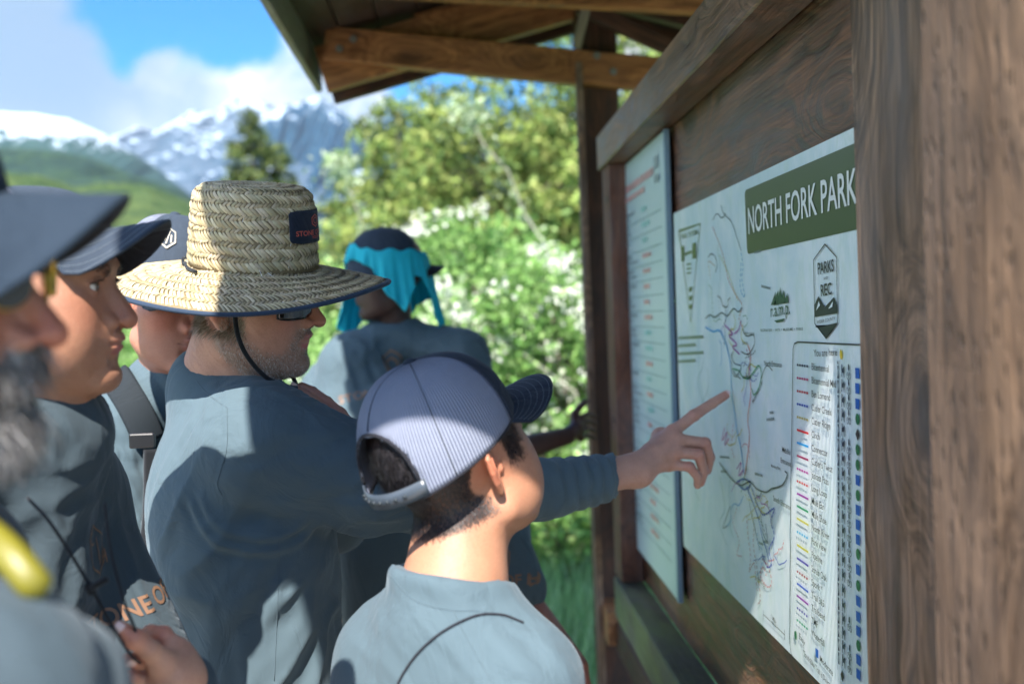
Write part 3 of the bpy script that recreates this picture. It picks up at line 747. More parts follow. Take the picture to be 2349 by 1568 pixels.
def coroplast(name, base, tint2, green, flute=True):
    m, n, b = new_mat(name); g = n.coord('Object'); sep = n.new('ShaderNodeSeparateXYZ'); n.set(sep.inputs[0], g)
    f = n.noise(n.mapping(g, (1, 2.2, 1.5), (rad(25), 0, 0)), 2.6, 7, .66, 1.4); f2 = n.noise(n.mapping(g, (1, 3, 1.6), (rad(-30), 0, 0)), 5.5, 6, .7, .8)
    col = n.mix(n.map(f, .36, .62), base, tint2); col = n.mix(n.map(f2, .5, .64, 0, .55), col, green)
    n.set(b.inputs['Base Color'], col); b.inputs['Roughness'].default_value = .30; b.inputs['Specular IOR Level'].default_value = .6
    if flute:
        w = n.new('ShaderNodeTexWave', wave_type='BANDS', bands_direction='Y'); n.set(w.inputs['Vector'], g); w.inputs['Scale'].default_value = 62; w.inputs['Distortion'].default_value = 0
        h = n.math('ADD', w.outputs['Fac'], n.math('MULTIPLY', n.noise(g, 9, 3), 1.5)); n.set(b.inputs['Normal'], n.bump(h, .28, .0012))
        n.set(b.inputs['Base Color'], n.mix(n.math('MULTIPLY', w.outputs['Fac'], .10), col, (.2, .3, .3)))
    return m
def sheet(name, yz, X, thick, mat, parent, curl=None, ny=26, nz=26):
    """a thin sheet with real thickness; yz = (y_far, y_near, z_bottom, z_top)"""
    ya, yb, za, zb = yz; v = []; 
    for side in (0, 1):
        for i in range(ny + 1):
            for j in range(nz + 1):
                y = ya + (yb - ya) * i / ny; z = za + (zb - za) * j / nz; x = X + side * thick + (curl(i / ny, j / nz) if curl else 0)
                v.append((x, y, z))
    f = []; N = (ny + 1) * (nz + 1); I = lambda i, j, s: s * N + i * (nz + 1) + j
    for i in range(ny):
        for j in range(nz):
            f.append((I(i, j, 0), I(i+1, j, 0), I(i+1, j+1, 0), I(i, j+1, 0))); f.append((I(i, j, 1), I(i, j+1, 1), I(i+1, j+1, 1), I(i+1, j, 1)))
    for i in range(ny): f.append((I(i, 0, 0), I(i, 0, 1), I(i+1, 0, 1), I(i+1, 0, 0))); f.append((I(i, nz, 0), I(i+1, nz, 0), I(i+1, nz, 1), I(i, nz, 1)))
    for j in range(nz): f.append((I(0, j, 0), I(0, j+1, 0), I(0, j+1, 1), I(0, j, 1))); f.append((I(ny, j, 0), I(ny, j, 1), I(ny, j+1, 1), I(ny, j+1, 0)))
    return mk(name, v, f, mat, parent, False)

a = onX(1545, 490, XM); b = onX(1968, 288, XM); c = onX(1562, 1245, XM)
MY0, MY1, MZ0, MZ1 = a.y, 1.20, c.z, (a.z + b.z) / 2
mapsign = empty('trail_map_sign', (XM, 2.0, c.z), label='large pale trail map sign headed NORTH FORK PARK, touched by the pointing finger', cat='map sign')
M_map = coroplast('map_print', (.83, .90, .92), (.62, .77, .82), (.62, .77, .70))
sheet('map_sheet', (MY0, MY1, MZ0, MZ1), XM, .006, M_map, mapsign, ny=40)
XI = XM - .0012
mb = MB()                                   # title banner with rounded corners
def rrect(px, r, X):
    """rounded rectangle whose four picture corners are given (tl, bl, br, tr)"""
    q = [np.array(onX(*p, X)) for p in px]; out = []
    for i in range(4):
        p0 = q[i]; pa = q[i-1] - p0; pb = q[(i+1) % 4] - p0; pa /= np.linalg.norm(pa); pb /= np.linalg.norm(pb)
        cen = p0 + (pa + pb) * r
        for t in np.linspace(0, math.pi / 2, 6): out.append(cen - pb * r * math.cos(t) - pa * r * math.sin(t))
    return out
def hexY(p, y1): return p
bn = rrect([(1708, 437), (1714, 583), (1985, 522), (1985, 318)], .010, XI); mb.add(bn, [tuple(range(len(bn)))]); mb.build('title_banner', K_green, mapsign)
XJ = XM - .0020
mb = MB(); plane_text(mb, 'NORTH FORK PARK', (1717, 536), (1967, 464), .0435, XJ, bold=.012); mb.build('title_lettering', K_white, mapsign)
# shield logo PARKS AND REC
def outline(mb, pts, w, X, smooth=False, closed=True): ribbon(mb, list(pts) + ([pts[0]] if closed else []), w, X, smooth=smooth)
shield = [(1892, 560), (1919, 590), (1921, 740), (1895, 776), (1869, 742), (1866, 596)]
mb = MB(); outline(mb, shield, .0022, XJ)
plane_text(mb, 'PARKS', (1876, 629), (1913, 621), .0155, XJ, .02); plane_text(mb, 'AND', (1889, 642), (1899, 640), .004, XJ); plane_text(mb, 'REC', (1883, 679), (1908, 674), .0155, XJ, .02)
poly(mb, [(1868, 727), (1868, 700), (1877, 679), (1884, 692), (1892, 704), (1905, 690), (1912, 681), (1920, 700), (1921, 718)], XJ)
plane_text(mb, 'WEBER COUNTY', (1874, 742), (1916, 733), .0042, XJ)
poly(mb, [(1871, 751), (1920, 740), (1920, 744), (1895, 775), (1871, 746)], XJ); mb.build('parks_logo', K_black, mapsign)
mb = MB()
for tri in ([(1872, 712), (1878, 690), (1881, 700)], [(1900, 708), (1911, 690), (1909, 704)]): poly(mb, tri, XM - .0026)
mb.build('logo_snow', M_map, mapsign)
# r.a.m.p. logo
mb = MB()
for (x0, y0, x1, y1) in ((1771, 700, 1779, 668), (1778, 700, 1785, 664), (1785, 698, 1790, 658), (1793, 697, 1797, 664), (1800, 696, 1806, 672)):
    poly(mb, [(x0 - 3, y0), (x1, y1), (x0 + 9, y0 - 2)], XJ)
poly(mb, [(1776, 735), (1800, 730), (1797, 737), (1781, 740)], XJ)
plane_text(mb, 'r.a.m.p.', (1768, 727), (1812, 719), .0205, XJ, .005)
plane_text(mb, 'RECREATION  •  ARTS  •  MUSEUMS  •  PARKS', (1745, 760), (1842, 757), .0040, XJ, .005); mb.build('arts_logo', kcol((.012, .075, .045)), mapsign)
# triangular badge upper left
mb = MB(); tri = [(1557, 530), (1606, 513), (1584, 738)]; outline(mb, tri, .006, XJ)
plane_text(mb, 'TRAIL SYSTEM', (1562, 549), (1600, 537), .010, XJ, .01)
for pts in ([(1562, 566), (1569, 563), (1569, 598), (1563, 600)], [(1588, 558), (1596, 556), (1596, 592), (1588, 594)], [(1570, 580), (1587, 574), (1587, 580), (1570, 586)]): poly(mb, pts, XJ)
for y in (607, 617, 627): ribbon(mb, [(1575, y), (1585, y - 2)], .003, XJ, smooth=False)
for y in (660, 680, 700): poly(mb, [(1580, y), (1588, y - 3), (1586, y + 8), (1581, y + 9)], XJ)
mb.build('badge', kcol((.10, .16, .045)), mapsign)
mb = MB()
for y in (775, 793, 811, 829): ribbon(mb, [(1556, y), (1556 + 30 + (y % 4) * 9, y - 3)], .006, XJ, dash=(.02, .004), smooth=False)
mb.build('small_print', kcol((.16, .22, .16)), mapsign)
# legend box
mb = MB(); lg = [(1819, 800), (1826, 785), (1981, 790), (1981, 1568), (1837, 1530), (1819, 1490)]
ribbon(mb, [(1984, 791), (1830, 784), (1822, 788), (1819, 800), (1814, 1120), (1812, 1475), (1815, 1500), (1835, 1528), (1985, 1680)], .0022, XJ, smooth=False); mb.build('legend_border', K_black, mapsign)
mb = MB(); plane_text(mb, 'You are here', (1867, 817), (1920, 815), .0095, XJ, .003); mb.build('legend_heading', K_black, mapsign)
mb = MB(); cc_ = onX(1929, 813, XJ); polyYZ(mb, [(cc_.y + .0045 * math.cos(t), cc_.z + .0065 * math.sin(t)) for t in np.linspace(0, 2*math.pi, 16, endpoint=False)], XJ); mb.build('location_dot', kcol((.75, .55, .03)), mapsign)
names = ['Bicentennial', 'Bicentennial Mid', 'Ben Lomond', 'Cutler Creek', 'Cutler Ridge', 'Cinch', 'Connector', "Cutler's Twist", 'Jackass Pass', 'Long Loop', 'Mule Ear', 'Mule Shoe', 'North River', 'Park View', 'Pipeline', 'Scrub Oak', 'Spork *', 'Trail 365', 'Trailbend', 'TMF', 'Waterfall']
lcol = [(.02, .02, .08), (.5, .01, .18), (.5, .02, .06), (.02, .08, .5), (.55, .45, .12), (.7, .02, .04), (.01, .35, .75), (.35, .02, .12), (.5, .02, .35), (.6, .02, .05), (.35, .02, .35), (.02, .30, .14), (.65, .6, .1), (.01, .4, .7), (.6, .55, .05), (.08, .04, .4), (.35, .03, .06), (.04, .1, .55), (.3, .03, .4), (.06, .04, .35), (.03, .35, .2)]
dash = [1, 1, 1, 1, 1, 0, 0, 0, 1, 1, 0, 0, 0, 1, 0, 0, 1, 0, 0, 1, 1]
# rows: legend line y at x=1840 ; text baseline at x=1860 ; icons at x=1922..1965
ys = np.interp(np.arange(21), [0, 4, 8, 12, 16, 20], [838, 959, 1079, 1195, 1318, 1431])
diff = 'sssgdggsgsssgsgsssgssg'
lt = MB()
class Each:
    def __init__(s, name, c): s.n = name; s.c = c
    def go(s, pts): m = MB(); polyYZ(m, pts, XJ); m.build(s.n, kcol(s.c), mapsign)
sq = Each('moderate_symbol', (.01, .10, .45)); gc = Each('easy_symbol', (.02, .16, .07)); dm = Each('difficult_symbol', (.03, .02, .03))
def zrow(i):
    p = onX(1840, ys[i], XJ); return p.z
for i, nm in enumerate(names):
    z = zrow(i); ya_ = onX(1828, ys[i], XJ).y; yb_ = onX(1854, ys[i], XJ).y
    mb = MB(); ribbon(mb, [(ya_, z), (yb_, z)], .0032, XJ, dash=(.0065, .0035) if dash[i] else None, smooth=False, world=True); mb.build('legend_line', kcol(lcol[i]), mapsign)
    v, f = text_geo(nm, 1.0, bold=.004); h = .0105; w = v[:, 0].max(); sc = h / .70 * .92
    y0 = onX(1861, ys[i], XJ).y
    W = np.column_stack([np.full(len(v), XJ), y0 - v[:, 0] * sc, z - .004 + v[:, 1] * sc]); lt.add(W, f)
    yi = lambda x: onX(x, ys[i], XJ).y
    for k, xx in enumerate((1920, 1931, 1944)):
        icons = MB()
        if k == 2 and i in (4, 15, 16, 18): continue
        y_ = yi(xx + 2)
        if k == 0:
            polyYZ(icons, [(y_ + .0022, z - .010), (y_ - .0022, z - .010), (y_ - .001, z + .001), (y_ - .0028, z + .006), (y_ + .0022, z + .007), (y_ + .001, z)], XJ); polyYZ(icons, [(y_ + .0018, z + .0085), (y_ - .0018, z + .0085), (y_ - .0015, z + .0125), (y_ + .0015, z + .0125)], XJ)
        elif k == 1:
            polyYZ(icons, [(y_ + .0055, z - .008), (y_ + .0035, z - .008), (y_ + .003, z - .002), (y_ - .002, z - .002), (y_ - .003, z - .008), (y_ - .0048, z - .008), (y_ - .0038, z + .001), (y_ - .006, z + .007), (y_ - .002, z + .005), (y_ + .001, z + .003), (y_ + .0015, z + .009), (y_ + .004, z + .009), (y_ + .005, z + .001)], XJ)
        else:
            for s_ in (-.0036, .0036):
                t = np.linspace(0, 2 * math.pi, 10, endpoint=False); ring = [(y_ + s_ + .0032 * math.cos(q), z - .005 + .0040 * math.sin(q)) for q in t]; ring.append(ring[0]); ribbon(icons, ring, .0010, XJ, smooth=False, world=True)
            ribbon(icons, [(y_ + .0036, z - .005), (y_, z + .003), (y_ - .0036, z - .005)], .0012, XJ, smooth=False, world=True); polyYZ(icons, [(y_ + .002, z + .003), (y_ - .003, z + .002), (y_ - .002, z + .010), (y_ + .001, z + .010)], XJ)
        icons.build(('hiker_symbol', 'horse_symbol', 'bicycle_symbol')[k], kcol((.03, .04, .08)), mapsign)
    y_ = yi(1966); d = diff[i]; r = .0066
    if d == 's': sq.go([(y_ + r, z - r), (y_ - r, z - r), (y_ - r, z + r), (y_ + r, z + r)])
    elif d == 'g': gc.go([(y_ + r * math.cos(t), z + r * 1.1 * math.sin(t)) for t in np.linspace(0, 2*math.pi, 14, endpoint=False)])
    else: dm.go([(y_ + r, z), (y_, z - r * 1.2), (y_ - r, z), (y_, z + r * 1.2)])
def foot(s, x0, x1, y, y2, cap): plane_text(lt, s, (x0, y), (x1, y2), cap, XJ, .003)
zE = onX(1825, 1456, XJ); gc.go([(zE.y + .006 * math.cos(t), zE.z + .0068 * math.sin(t)) for t in np.linspace(0, 2*math.pi, 14, endpoint=False)])
foot('Easy', 1833, 1846, 1462, 1480, .009); zE = onX(1874, 1497, XJ); sq.go([(zE.y + .006, zE.z - .006), (zE.y - .006, zE.z - .006), (zE.y - .006, zE.z + .006), (zE.y + .006, zE.z + .006)])
foot('Moderate', 1881, 1910, 1515, 1550, .009); foot('*Spork Bike Trail is Directional', 1842, 1915, 1500, 1590, .0085)
zE = onX(1932, 1549, XJ); dm.go([(zE.y + .006, zE.z), (zE.y, zE.z - .008), (zE.y - .006, zE.z), (zE.y, zE.z + .008)])
lt.build('legend_lettering', kcol((.03, .035, .05)), mapsign)
# place names
mb = MB(); 
for s, a_, b_, cap in (('North Entrance', (1753, 838), (1793, 842), .0085), ('Middle', (1794, 1036), (1812, 1043), .0085), ('Entrance', (1791, 1060), (1814, 1070), .0085), ('Mustang Flats', (1769, 1070), (1790, 1077), .0045),
                       ('South Entrance', (1774, 1147), (1814, 1170), .0085), ('1 Mile', (1769, 1418), (1780, 1431), .008), ('Cutler Flats', (1702, 790), (1716, 789), .0045), ('Cheatgrass Spring', (1704, 765), (1730, 766), .0035), ('Mule Shoe 1.8', (1727, 925), (1748, 880), .006), ('Spork 4.81', (1738, 1325), (1755, 1352), .008)):
    plane_text(mb, s, a_, b_, cap, XJ, .004)
ribbon(mb, [(1751, 1408), (1800, 1455)], .0014, XJ, smooth=False); ribbon(mb, [(1751, 1398), (1751, 1420)], .0014, XJ, smooth=False); ribbon(mb, [(1800, 1443), (1800, 1467)], .0014, XJ, smooth=False); mb.build('place_name', K_black, mapsign, kind='stuff')
# trails
def trail(pts, c_, w=.0022, dash=None): mb = MB(); ribbon(mb, pts, w * 1.2, XJ, dash=dash); mb.build('trail_line', kcol(c_), mapsign)
D = (.006, .0035)
trail([(1653, 470), (1660, 490), (1678, 510), (1690, 545), (1700, 575)], (.05, .10, .14), .0016); trail([(1634, 505), (1645, 490), (1655, 500), (1665, 490)], (.05, .09, .11), .0014)
trail([(1634, 520), (1650, 560), (1662, 600), (1670, 640), (1690, 680), (1702, 700), (1695, 730), (1704, 752)], (.65, .10, .06), .0018, D)
trail([(1650, 585), (1658, 600), (1672, 630), (1685, 670), (1692, 690)], (.6, .55, .1), .0018, D); trail([(1640, 610), (1625, 600), (1630, 640)], (.6, .25, .1), .0016, D)
trail([(1700, 580), (1704, 610), (1702, 640), (1708, 680), (1698, 660), (1700, 600)], (.02, .35, .65), .0022, D)
trail([(1645, 560), (1652, 620), (1648, 680), (1652, 720)], (.10, .14, .14), .0012, (.003, .003))
trail([(1618, 730), (1628, 722), (1640, 727), (1655, 717), (1668, 724), (1682, 708), (1694, 715), (1702, 705)], (.03, .08, .10), .0020)
trail([(1618, 750), (1635, 760), (1650, 758), (1662, 780), (1672, 815), (1676, 850), (1678, 900), (1684, 940), (1690, 985), (1698, 1020), (1704, 1060), (1706, 1085)], (.02, .32, .70), .0030)
trail([(1662, 745), (1680, 765), (1672, 770), (1690, 790), (1680, 795), (1696, 812)], (.38, .05, .42), .0026); trail([(1700, 735), (1694, 755), (1684, 765)], (.38, .05, .42), .0022)
trail([(1703, 755), (1712, 770), (1728, 768), (1730, 790), (1716, 812), (1700, 806)], (.03, .05, .06), .0016); trail([(1704, 745), (1700, 775), (1712, 790)], (.6, .5, .1), .0018)
trail([(1715, 790), (1722, 815), (1718, 850), (1722, 900), (1715, 960), (1719, 1000), (1714, 1050), (1708, 1090)], (.65, .04, .05), .0022); trail([(1712, 800), (1720, 830), (1716, 870)], (.45, .04, .35), .002, D)
trail([(1680, 845), (1695, 850), (1702, 862), (1716, 868), (1730, 850), (1740, 838), (1746, 855), (1742, 885), (1730, 905), (1724, 890)], (.02, .28, .13), .0022)
trail([(1745, 870), (1752, 850), (1760, 838), (1772, 850)], (.04, .05, .06), .0014); trail([(1676, 810), (1684, 832), (1700, 840), (1690, 860), (1682, 850)], (.05, .10, .2), .0018)
trail([(1662, 980), (1656, 1010), (1668, 990), (1662, 1020), (1672, 1005)], (.5, .04, .25), .0018); trail([(1690, 1075), (1700, 1060), (1694, 1090), (1706, 1075)], (.4, .03, .4), .0018)
trail([(1650, 1060), (1664, 1080), (1680, 1100), (1700, 1112), (1720, 1104), (1735, 1120), (1756, 1128), (1770, 1120), (1780, 1118), (1796, 1110), (1806, 1088), (1800, 1080)], (.04, .05, .07), .0022)
trail([(1690, 1105), (1706, 1098), (1722, 1108), (1708, 1122), (1694, 1112)], (.02, .08, .40), .0028)
trail([(1708, 1095), (1722, 1120), (1732, 1150), (1745, 1170), (1760, 1180)], (.6, .55, .08), .0020, D); trail([(1712, 1115), (1726, 1150), (1740, 1190), (1748, 1230), (1758, 1260), (1764, 1290)], (.02, .12, .5), .0024)
trail([(1724, 1118), (1738, 1160), (1752, 1180), (1776, 1165), (1768, 1195), (1776, 1230), (1764, 1260), (1770, 1290), (1760, 1300), (1748, 1270)], (.02, .06, .45), .0026, (.009, .002))
trail([(1716, 1125), (1722, 1170), (1736, 1230), (1742, 1260)], (.04, .06, .14), .0016); trail([(1745, 1180), (1750, 1220), (1760, 1240), (1756, 1200)], (.05, .10, .2), .0016)
trail([(1712, 1180), (1716, 1230), (1722, 1280), (1718, 1310), (1730, 1290), (1734, 1330), (1738, 1360)], (.4, .03, .05), .0018, D)
trail([(1748, 1280), (1762, 1300), (1770, 1335), (1760, 1345), (1744, 1320), (1750, 1300), (1758, 1320)], (.55, .04, .05), .0020, D); trail([(1730, 1200), (1728, 1250), (1736, 1300), (1744, 1370), (1738, 1385)], (.3, .05, .06), .0020, D)
trail([(1690, 1165), (1682, 1200), (1696, 1240), (1690, 1270), (1702, 1275)], (.5, .06, .1), .0014, D); trail([(1675, 1160), (1664, 1190), (1658, 1210), (1668, 1205)], (.12, .16, .2), .0018)
rt_ = random.Random(77)
for k in range(34):                                  # finer side trails of the network
    cx_, cy_ = [(1668, 740), (1700, 800), (1712, 880), (1690, 1000), (1704, 1090), (1732, 1150), (1750, 1220), (1752, 1320), (1648, 640)][k % 9]
    x, y = cx_ + rt_.uniform(-28, 26), cy_ + rt_.uniform(-50, 50); a_ = rt_.uniform(0, 6.28); pts = [(x, y)]
    for j in range(rt_.randint(4, 8)): a_ += rt_.uniform(-1.1, 1.1); x += math.cos(a_) * 7; y += math.sin(a_) * 14 + 3; pts.append((x, y))
    trail(pts, [(.62, .05, .08), (.02, .30, .62), (.35, .04, .40), (.03, .26, .12), (.55, .48, .06), (.04, .06, .09), (.03, .08, .42)][rt_.randint(0, 6)], .0015, D if rt_.random() < .5 else None)
mb = MB()
for k in range(10):                                  # tiny labels, too small to read
    x, y = rt_.uniform(1650, 1770), rt_.uniform(560, 1300); ribbon(mb, [(x, y), (x + rt_.uniform(8, 22), y + rt_.uniform(-4, 8))], .0042, XJ, dash=(.004, .0016), smooth=False)
mb.build('small_print', kcol((.12, .17, .18)), mapsign, kind='stuff')
for k in range(9):                                   # contour-like faint creek lines of the relief
    r = random.Random(k); x, y = r.uniform(1590, 1690), r.uniform(780, 1200); pts = [(x, y)]
    for j in range(5): x += r.uniform(-12, 10); y += r.uniform(18, 40); pts.append((x, y))
    if max(p[1] for p in pts) < 1260: trail(pts, (.26, .42, .42), .0014)
# ------------------------------------------------ notice sign beside it
a = onX(1411, 396, XM + .002); b = onX(1527, 300, XM + .002); c = onX(1552, 1372, XM + .002)
NZ1, NZ0 = (a.z + b.z) / 2, c.z; NY0, NY1 = a.y, (b.y + c.y) / 2
notice = empty('notice_sign', (XM, 2.7, c.z), label='narrow pale blue notice sign with a red heading, left of the trail map', cat='notice sign')
M_not = simple('notice_sheet', (.55, .70, .74), .28, noise=.06, nscale=3); sheet('notice_sheet', (NY0, NY1, NZ0, NZ1), XM + .002, .006, M_not, notice)
timber_edge = sheet('edge_strip', (NY1 - .001, NY1 - .018, NZ0, NZ1), XM - .0015, .0115, simple('blue_edge', (.24, .38, .50), .35), notice, ny=2, nz=8)
rr_ = random.Random(11); cols_ = {'print_dark': MB(), 'print_red': MB(), 'print_teal': MB(), 'row_rule': MB()}
def blocks(mb, y0, y1, z, h):
    y = y0
    while y > y1 + .006:
        w = rr_.uniform(.012, .05); e = max(y1, y - w); polyYZ(mb, [(y, z - h / 2), (e, z - h / 2), (e, z + h / 2), (y, z + h / 2)], XM - .0002); y = e - rr_.uniform(.006, .012)
W_ = NY0 - NY1; nr = 22
blocks(cols_['print_red'], NY0 - .06, NY1 + .13, NZ1 - .075, .020); blocks(cols_['print_red'], NY0 - .12, NY1 + .25, NZ1 - .105, .014); blocks(cols_['print_dark'], NY1 + .12, NY1 + .06, NZ1 - .06, .03); blocks(cols_['print_dark'], NY1 + .12, NY1 + .06, NZ1 - .10, .018)
for k in range(nr):
    z = NZ1 - .15 - k * (NZ1 - NZ0 - .22) / nr
    blocks(cols_['print_dark'], NY0 - .05, NY0 - .05 - rr_.uniform(.15, .28), z, .009); blocks(cols_['print_dark'], NY0 - .05, NY0 - .05 - rr_.uniform(.10, .3), z - .015, .007)
    blocks(cols_['print_teal' if rr_.random() < .5 else 'print_red'], NY0 - .42, NY0 - .42 - rr_.uniform(.05, .12), z - .005, .012)
    polyYZ(cols_['row_rule'], [(NY0 - .04, z - .029), (NY1 + .05, z - .029), (NY1 + .05, z - .031), (NY0 - .04, z - .031)], XM - .0002)
for nm, c_ in (('print_dark', (.25, .34, .38)), ('print_red', (.74, .40, .40)), ('print_teal', (.32, .66, .64)), ('row_rule', (.22, .36, .38))): cols_[nm].build(nm, kcol(c_), notice, kind='stuff')
# ================================================================= PEOPLE: tools
class Frame:
    """local axes: x = the head's right, y = forward, z = up"""
    def __init__(s, o, fwd, up=(0, 0, 1), scale=1.0):
        f = np.array(fwd, float); f /= np.linalg.norm(f); u = np.array(up, float); u -= f * (u @ f); u /= np.linalg.norm(u)
        s.R = np.column_stack([np.cross(f, u), f, u]); s.o = np.array(o, float); s.s = scale
    def w(s, p): return s.o + (np.asarray(p, float) * s.s) @ s.R.T
    def l(s, p): return ((np.asarray(p, float) - s.o) @ s.R) / s.s
    def d(s, v): return np.asarray(v, float) @ s.R.T
def head_frame(px, py, depth, yaw, pitch, roll=0.0, scale=1.0):
    """yaw: 0 = facing +X (picture right), positive turns away from the viewer; pitch: positive looks up; roll: positive tips the crown towards the head's right"""
    f = Vector((math.cos(yaw) * math.cos(pitch), math.sin(yaw) * math.cos(pitch), math.sin(pitch)))
    r = Vector((math.sin(yaw), -math.cos(yaw), 0)); u = r.cross(f)
    u2 = u * math.cos(roll) + r * math.sin(roll)
    return Frame(P(px, py, depth), f, u2, scale)
def near_eval(d, p, c, r, fn):
    m = np.linalg.norm(p - np.array(c), axis=1) < r
    if m.any():
        d = d.copy(); d[m] = fn(p[m], d[m])
    return d
HD = dict(nose=1.0, nose_w=1.0, brow=1.0, jaw=1.0, chin=0.0, lips=1.0, cheek=0.0, open=0.0, tip=(0, .1065, -.0365), nasion=.0815, nosedrop=0.0, neck=None, ear=1.0, earflare=28, lidopen=1.0, fat=0.0, ct=1.0, cw=1.0)
def ear_fn(o):
    a = rad(o['earflare']); ca, sa = math.cos(a), math.sin(a)
    e0 = np.array((.0700, -.010, -.014))
    E = np.array([(ca, sa, 0), (-sa, ca, 0), (0, 0, 1)])      # rows: outward normal, forward axis, up axis
    hl = [(.008, .001, .002), (.013, .012, .001), (.011, .025, 0), (.001, .033, 0), (-.012, .030, .001), (-.020, .016, .002), (-.018, -.001, .002), (-.012, -.015, .001), (-.004, -.026, 0)]
    hl = [(n, f, u) for (f, u, n) in hl]
    ah = [(.002, -.009, -.014), (.003, -.0125, .000), (.002, -.009, .014), (.0, -.001, .022)]
    def fn(p, d):
        q = ((p - e0) @ E.T) / o['ear']
        e = s_ell(q, (-.001, -.003, .003), (.0030, .0165, .030))
        e = smin(e, s_chain(q, hl, [.0030, .0034, .0036, .0036, .0034, .0032, .0030, .0028, .003], .001), .003)
        e = smin(e, s_chain(q, ah, [.0022, .0028, .0028, .0015], .001), .003)
        e = smax(e, -s_ell(q, (.004, .002, -.006), (.0075, .0085, .011)), .002)
        e = smin(e, s_ell(q, (-.002, .001, -.025), (.0036, .0085, .009)), .004)
        e = smin(e, s_ell(q, (.003, .0115, -.005), (.0035, .0035, .006)), .003)
        return smin(d, e * o['ear'], .004)
    return fn
def head_sdf(o):
    ear = ear_fn(o); jw = o['jaw']; ft = o['fat']
    def fn(p0):
        p = p0.copy(); p[:, 0] = np.abs(p[:, 0])
        d = s_ell(p, (0, -.014 + (1 - o['cw']) * .11, .032 - (1 - o['ct']) * .03), (.0765 * (o['cw'] * .6 + .4), .096 * o['cw'], .090 * o['ct']))
        d = smin(d, s_ell(p, (0, .028, .034 - (1 - o['ct']) * .04), (.064, .061, .062 * o['ct'])), .02)
        d = smin(d, s_ell(p, (0, .026, -.030), (.062 + ft * .5, .057, .070)), .02)
        d = smin(d, s_ell(p, (.039, .044, -.024), (.027, .027, .023)), .03)
        d = smin(d, s_ell(p, (.026, .040, -.058), (.031 + ft, .033, .036)), .022)
        d = smin(d, s_cap(p, (.047 * jw + ft, -.002, -.070), (.014, .064, -.102), .016, .0155), .030)
        d = smin(d, s_ell(p, (0, .022, -.074), (.052 * jw + ft, .056, .036)), .02)
        d = smin(d, s_ell(p, (0, .070 + o['chin'], -.101), (.021, .019, .018)), .014)
        if o['cheek']: d = smin(d, s_ell(p, (.036, .048, -.052), (.026, .028, .028 + o['cheek'])), .02)
        d = smin(d, s_ell(p, (0, .057, -.060), (.034, .0325, .029)), .018)
        # brow, sockets
        d = smin(d, s_chain(p, [(0, .080, .017), (.022, .083 * 1.0, .0185), (.043, .068, .014)], [.009 * o['brow'], .0085 * o['brow'], .007], .004), .012)
        d = smax(d, -s_ell(p, (.030, .096, -.003), (.0185, .0145, .0125)), .010)
        # lids over the eyeball, opened
        lid = s_sph(p, (.031, .0700, -.001), .0142)
        op = s_ell(p, (.0312, .0850, -.0015), (.0125, .012, .0046 * o['lidopen']))
        lid = smax(lid, -op, .0012)
        d = near_eval(d, p, (.031, .075, 0), .03, lambda q, dd: smin(dd, smax(s_sph(q, (.031, .0700, -.001), .0140), -s_ell(q, (.0312, .0850, -.0015), (.0125, .012, .0046 * o['lidopen'])), .0012), .003))
        d = near_eval(d, p, (.031, .075, 0), .03, lambda q, dd: smax(dd, -s_ell(q, (.0312, .0850, -.0015), (.0122, .012, .0042 * o['lidopen'])), .0012))
        d = near_eval(d, p, (.031, .078, .004), .03, lambda q, dd: smin(dd, s_chain(q, [(.0175, .0800, .0025), (.030, .0852, .0060), (.0445, .0765, .0020)], [.0014, .0022, .0016], 0), .003))
        # nose
        t = np.array(o['tip'])
        def nose(q, dd):
            e = s_cap(q, (0, o['nasion'], .002), t - (0, .0015, -.001), .0075 * o['nose_w'], .0088 * o['nose_w'])
            e = smin(e, s_ell(q, t - (0, .002, .000), (.0092 * o['nose_w'], .0088, .0078)), .005)
            e = smin(e, s_ell(q, (.0125 * o['nose_w'], t[1] - .0155, t[2] - .003), (.0062, .0090, .0070)), .006)
            e = smin(e, s_cap(q, (.004, .074, -.012), (.010 * o['nose_w'], .080, -.036), .010, .011), .010)
            e = smax(e, -s_ell(q, (.0062 * o['nose_w'], t[1] - .0090, t[2] - .0095), (.0034, .0062, .0042)), .002)
            dd = smin(dd, e, .007)
            return smax(dd, -s_cap(q, (.0185 * o['nose_w'], t[1] - .022, t[2] + .001), (.021 * o['nose_w'], t[1] - .026, t[2] - .006), .0010), .003)
        d = near_eval(d, p, (0, .09, -.02), .055, nose)
        # lips
        L = o['lips']; op_ = o['open']
        def lips(q, dd):
            up = s_chain(q, [(0, .0900, -.0600), (.008, .0895, -.0590), (.0235, .0785, -.0642)], [.0045 * L, .0044 * L, .0014], .003)
            lo = s_chain(q, [(0, .0875 - op_ * .3, -.0712 - op_), (.010, .0860 - op_ * .3, -.0710 - op_), (.0225, .0780, -.0660 - op_ * .3)], [.0056 * L, .0050 * L, .0014], .003)
            dd = smin(dd, up, .004); dd = smin(dd, lo, .004)
            gr = s_chain(q, [(0, .0965, -.0657 - op_ * .5), (.012, .0925, -.0655 - op_ * .5), (.0255, .0815, -.0652)], [.0024 + op_ * .45, .0020 + op_ * .35, .0008], 0)
            dd = smax(dd, -gr, .0015)
            return smax(dd, -s_cap(q, (0, .0975, -.0835), (.012, .0920, -.082), .0070), .010)
        d = near_eval(d, p, (0, .085, -.066), .04, lips)
        if o['neck'] is not None:
            a, b, ra, rb = o['neck']
            d = smin(d, s_cap(p0, a, b, ra, rb), .022)
            if 'neck2' in o:
                a, b, ra, rb = o['neck2']; d = smin(d, s_cap(p0, a, b, ra, rb), .02)
            # sternomastoid cords and throat
        if o['ear'] > 0: d = near_eval(d, p, (.078, -.012, -.012), .055, ear)
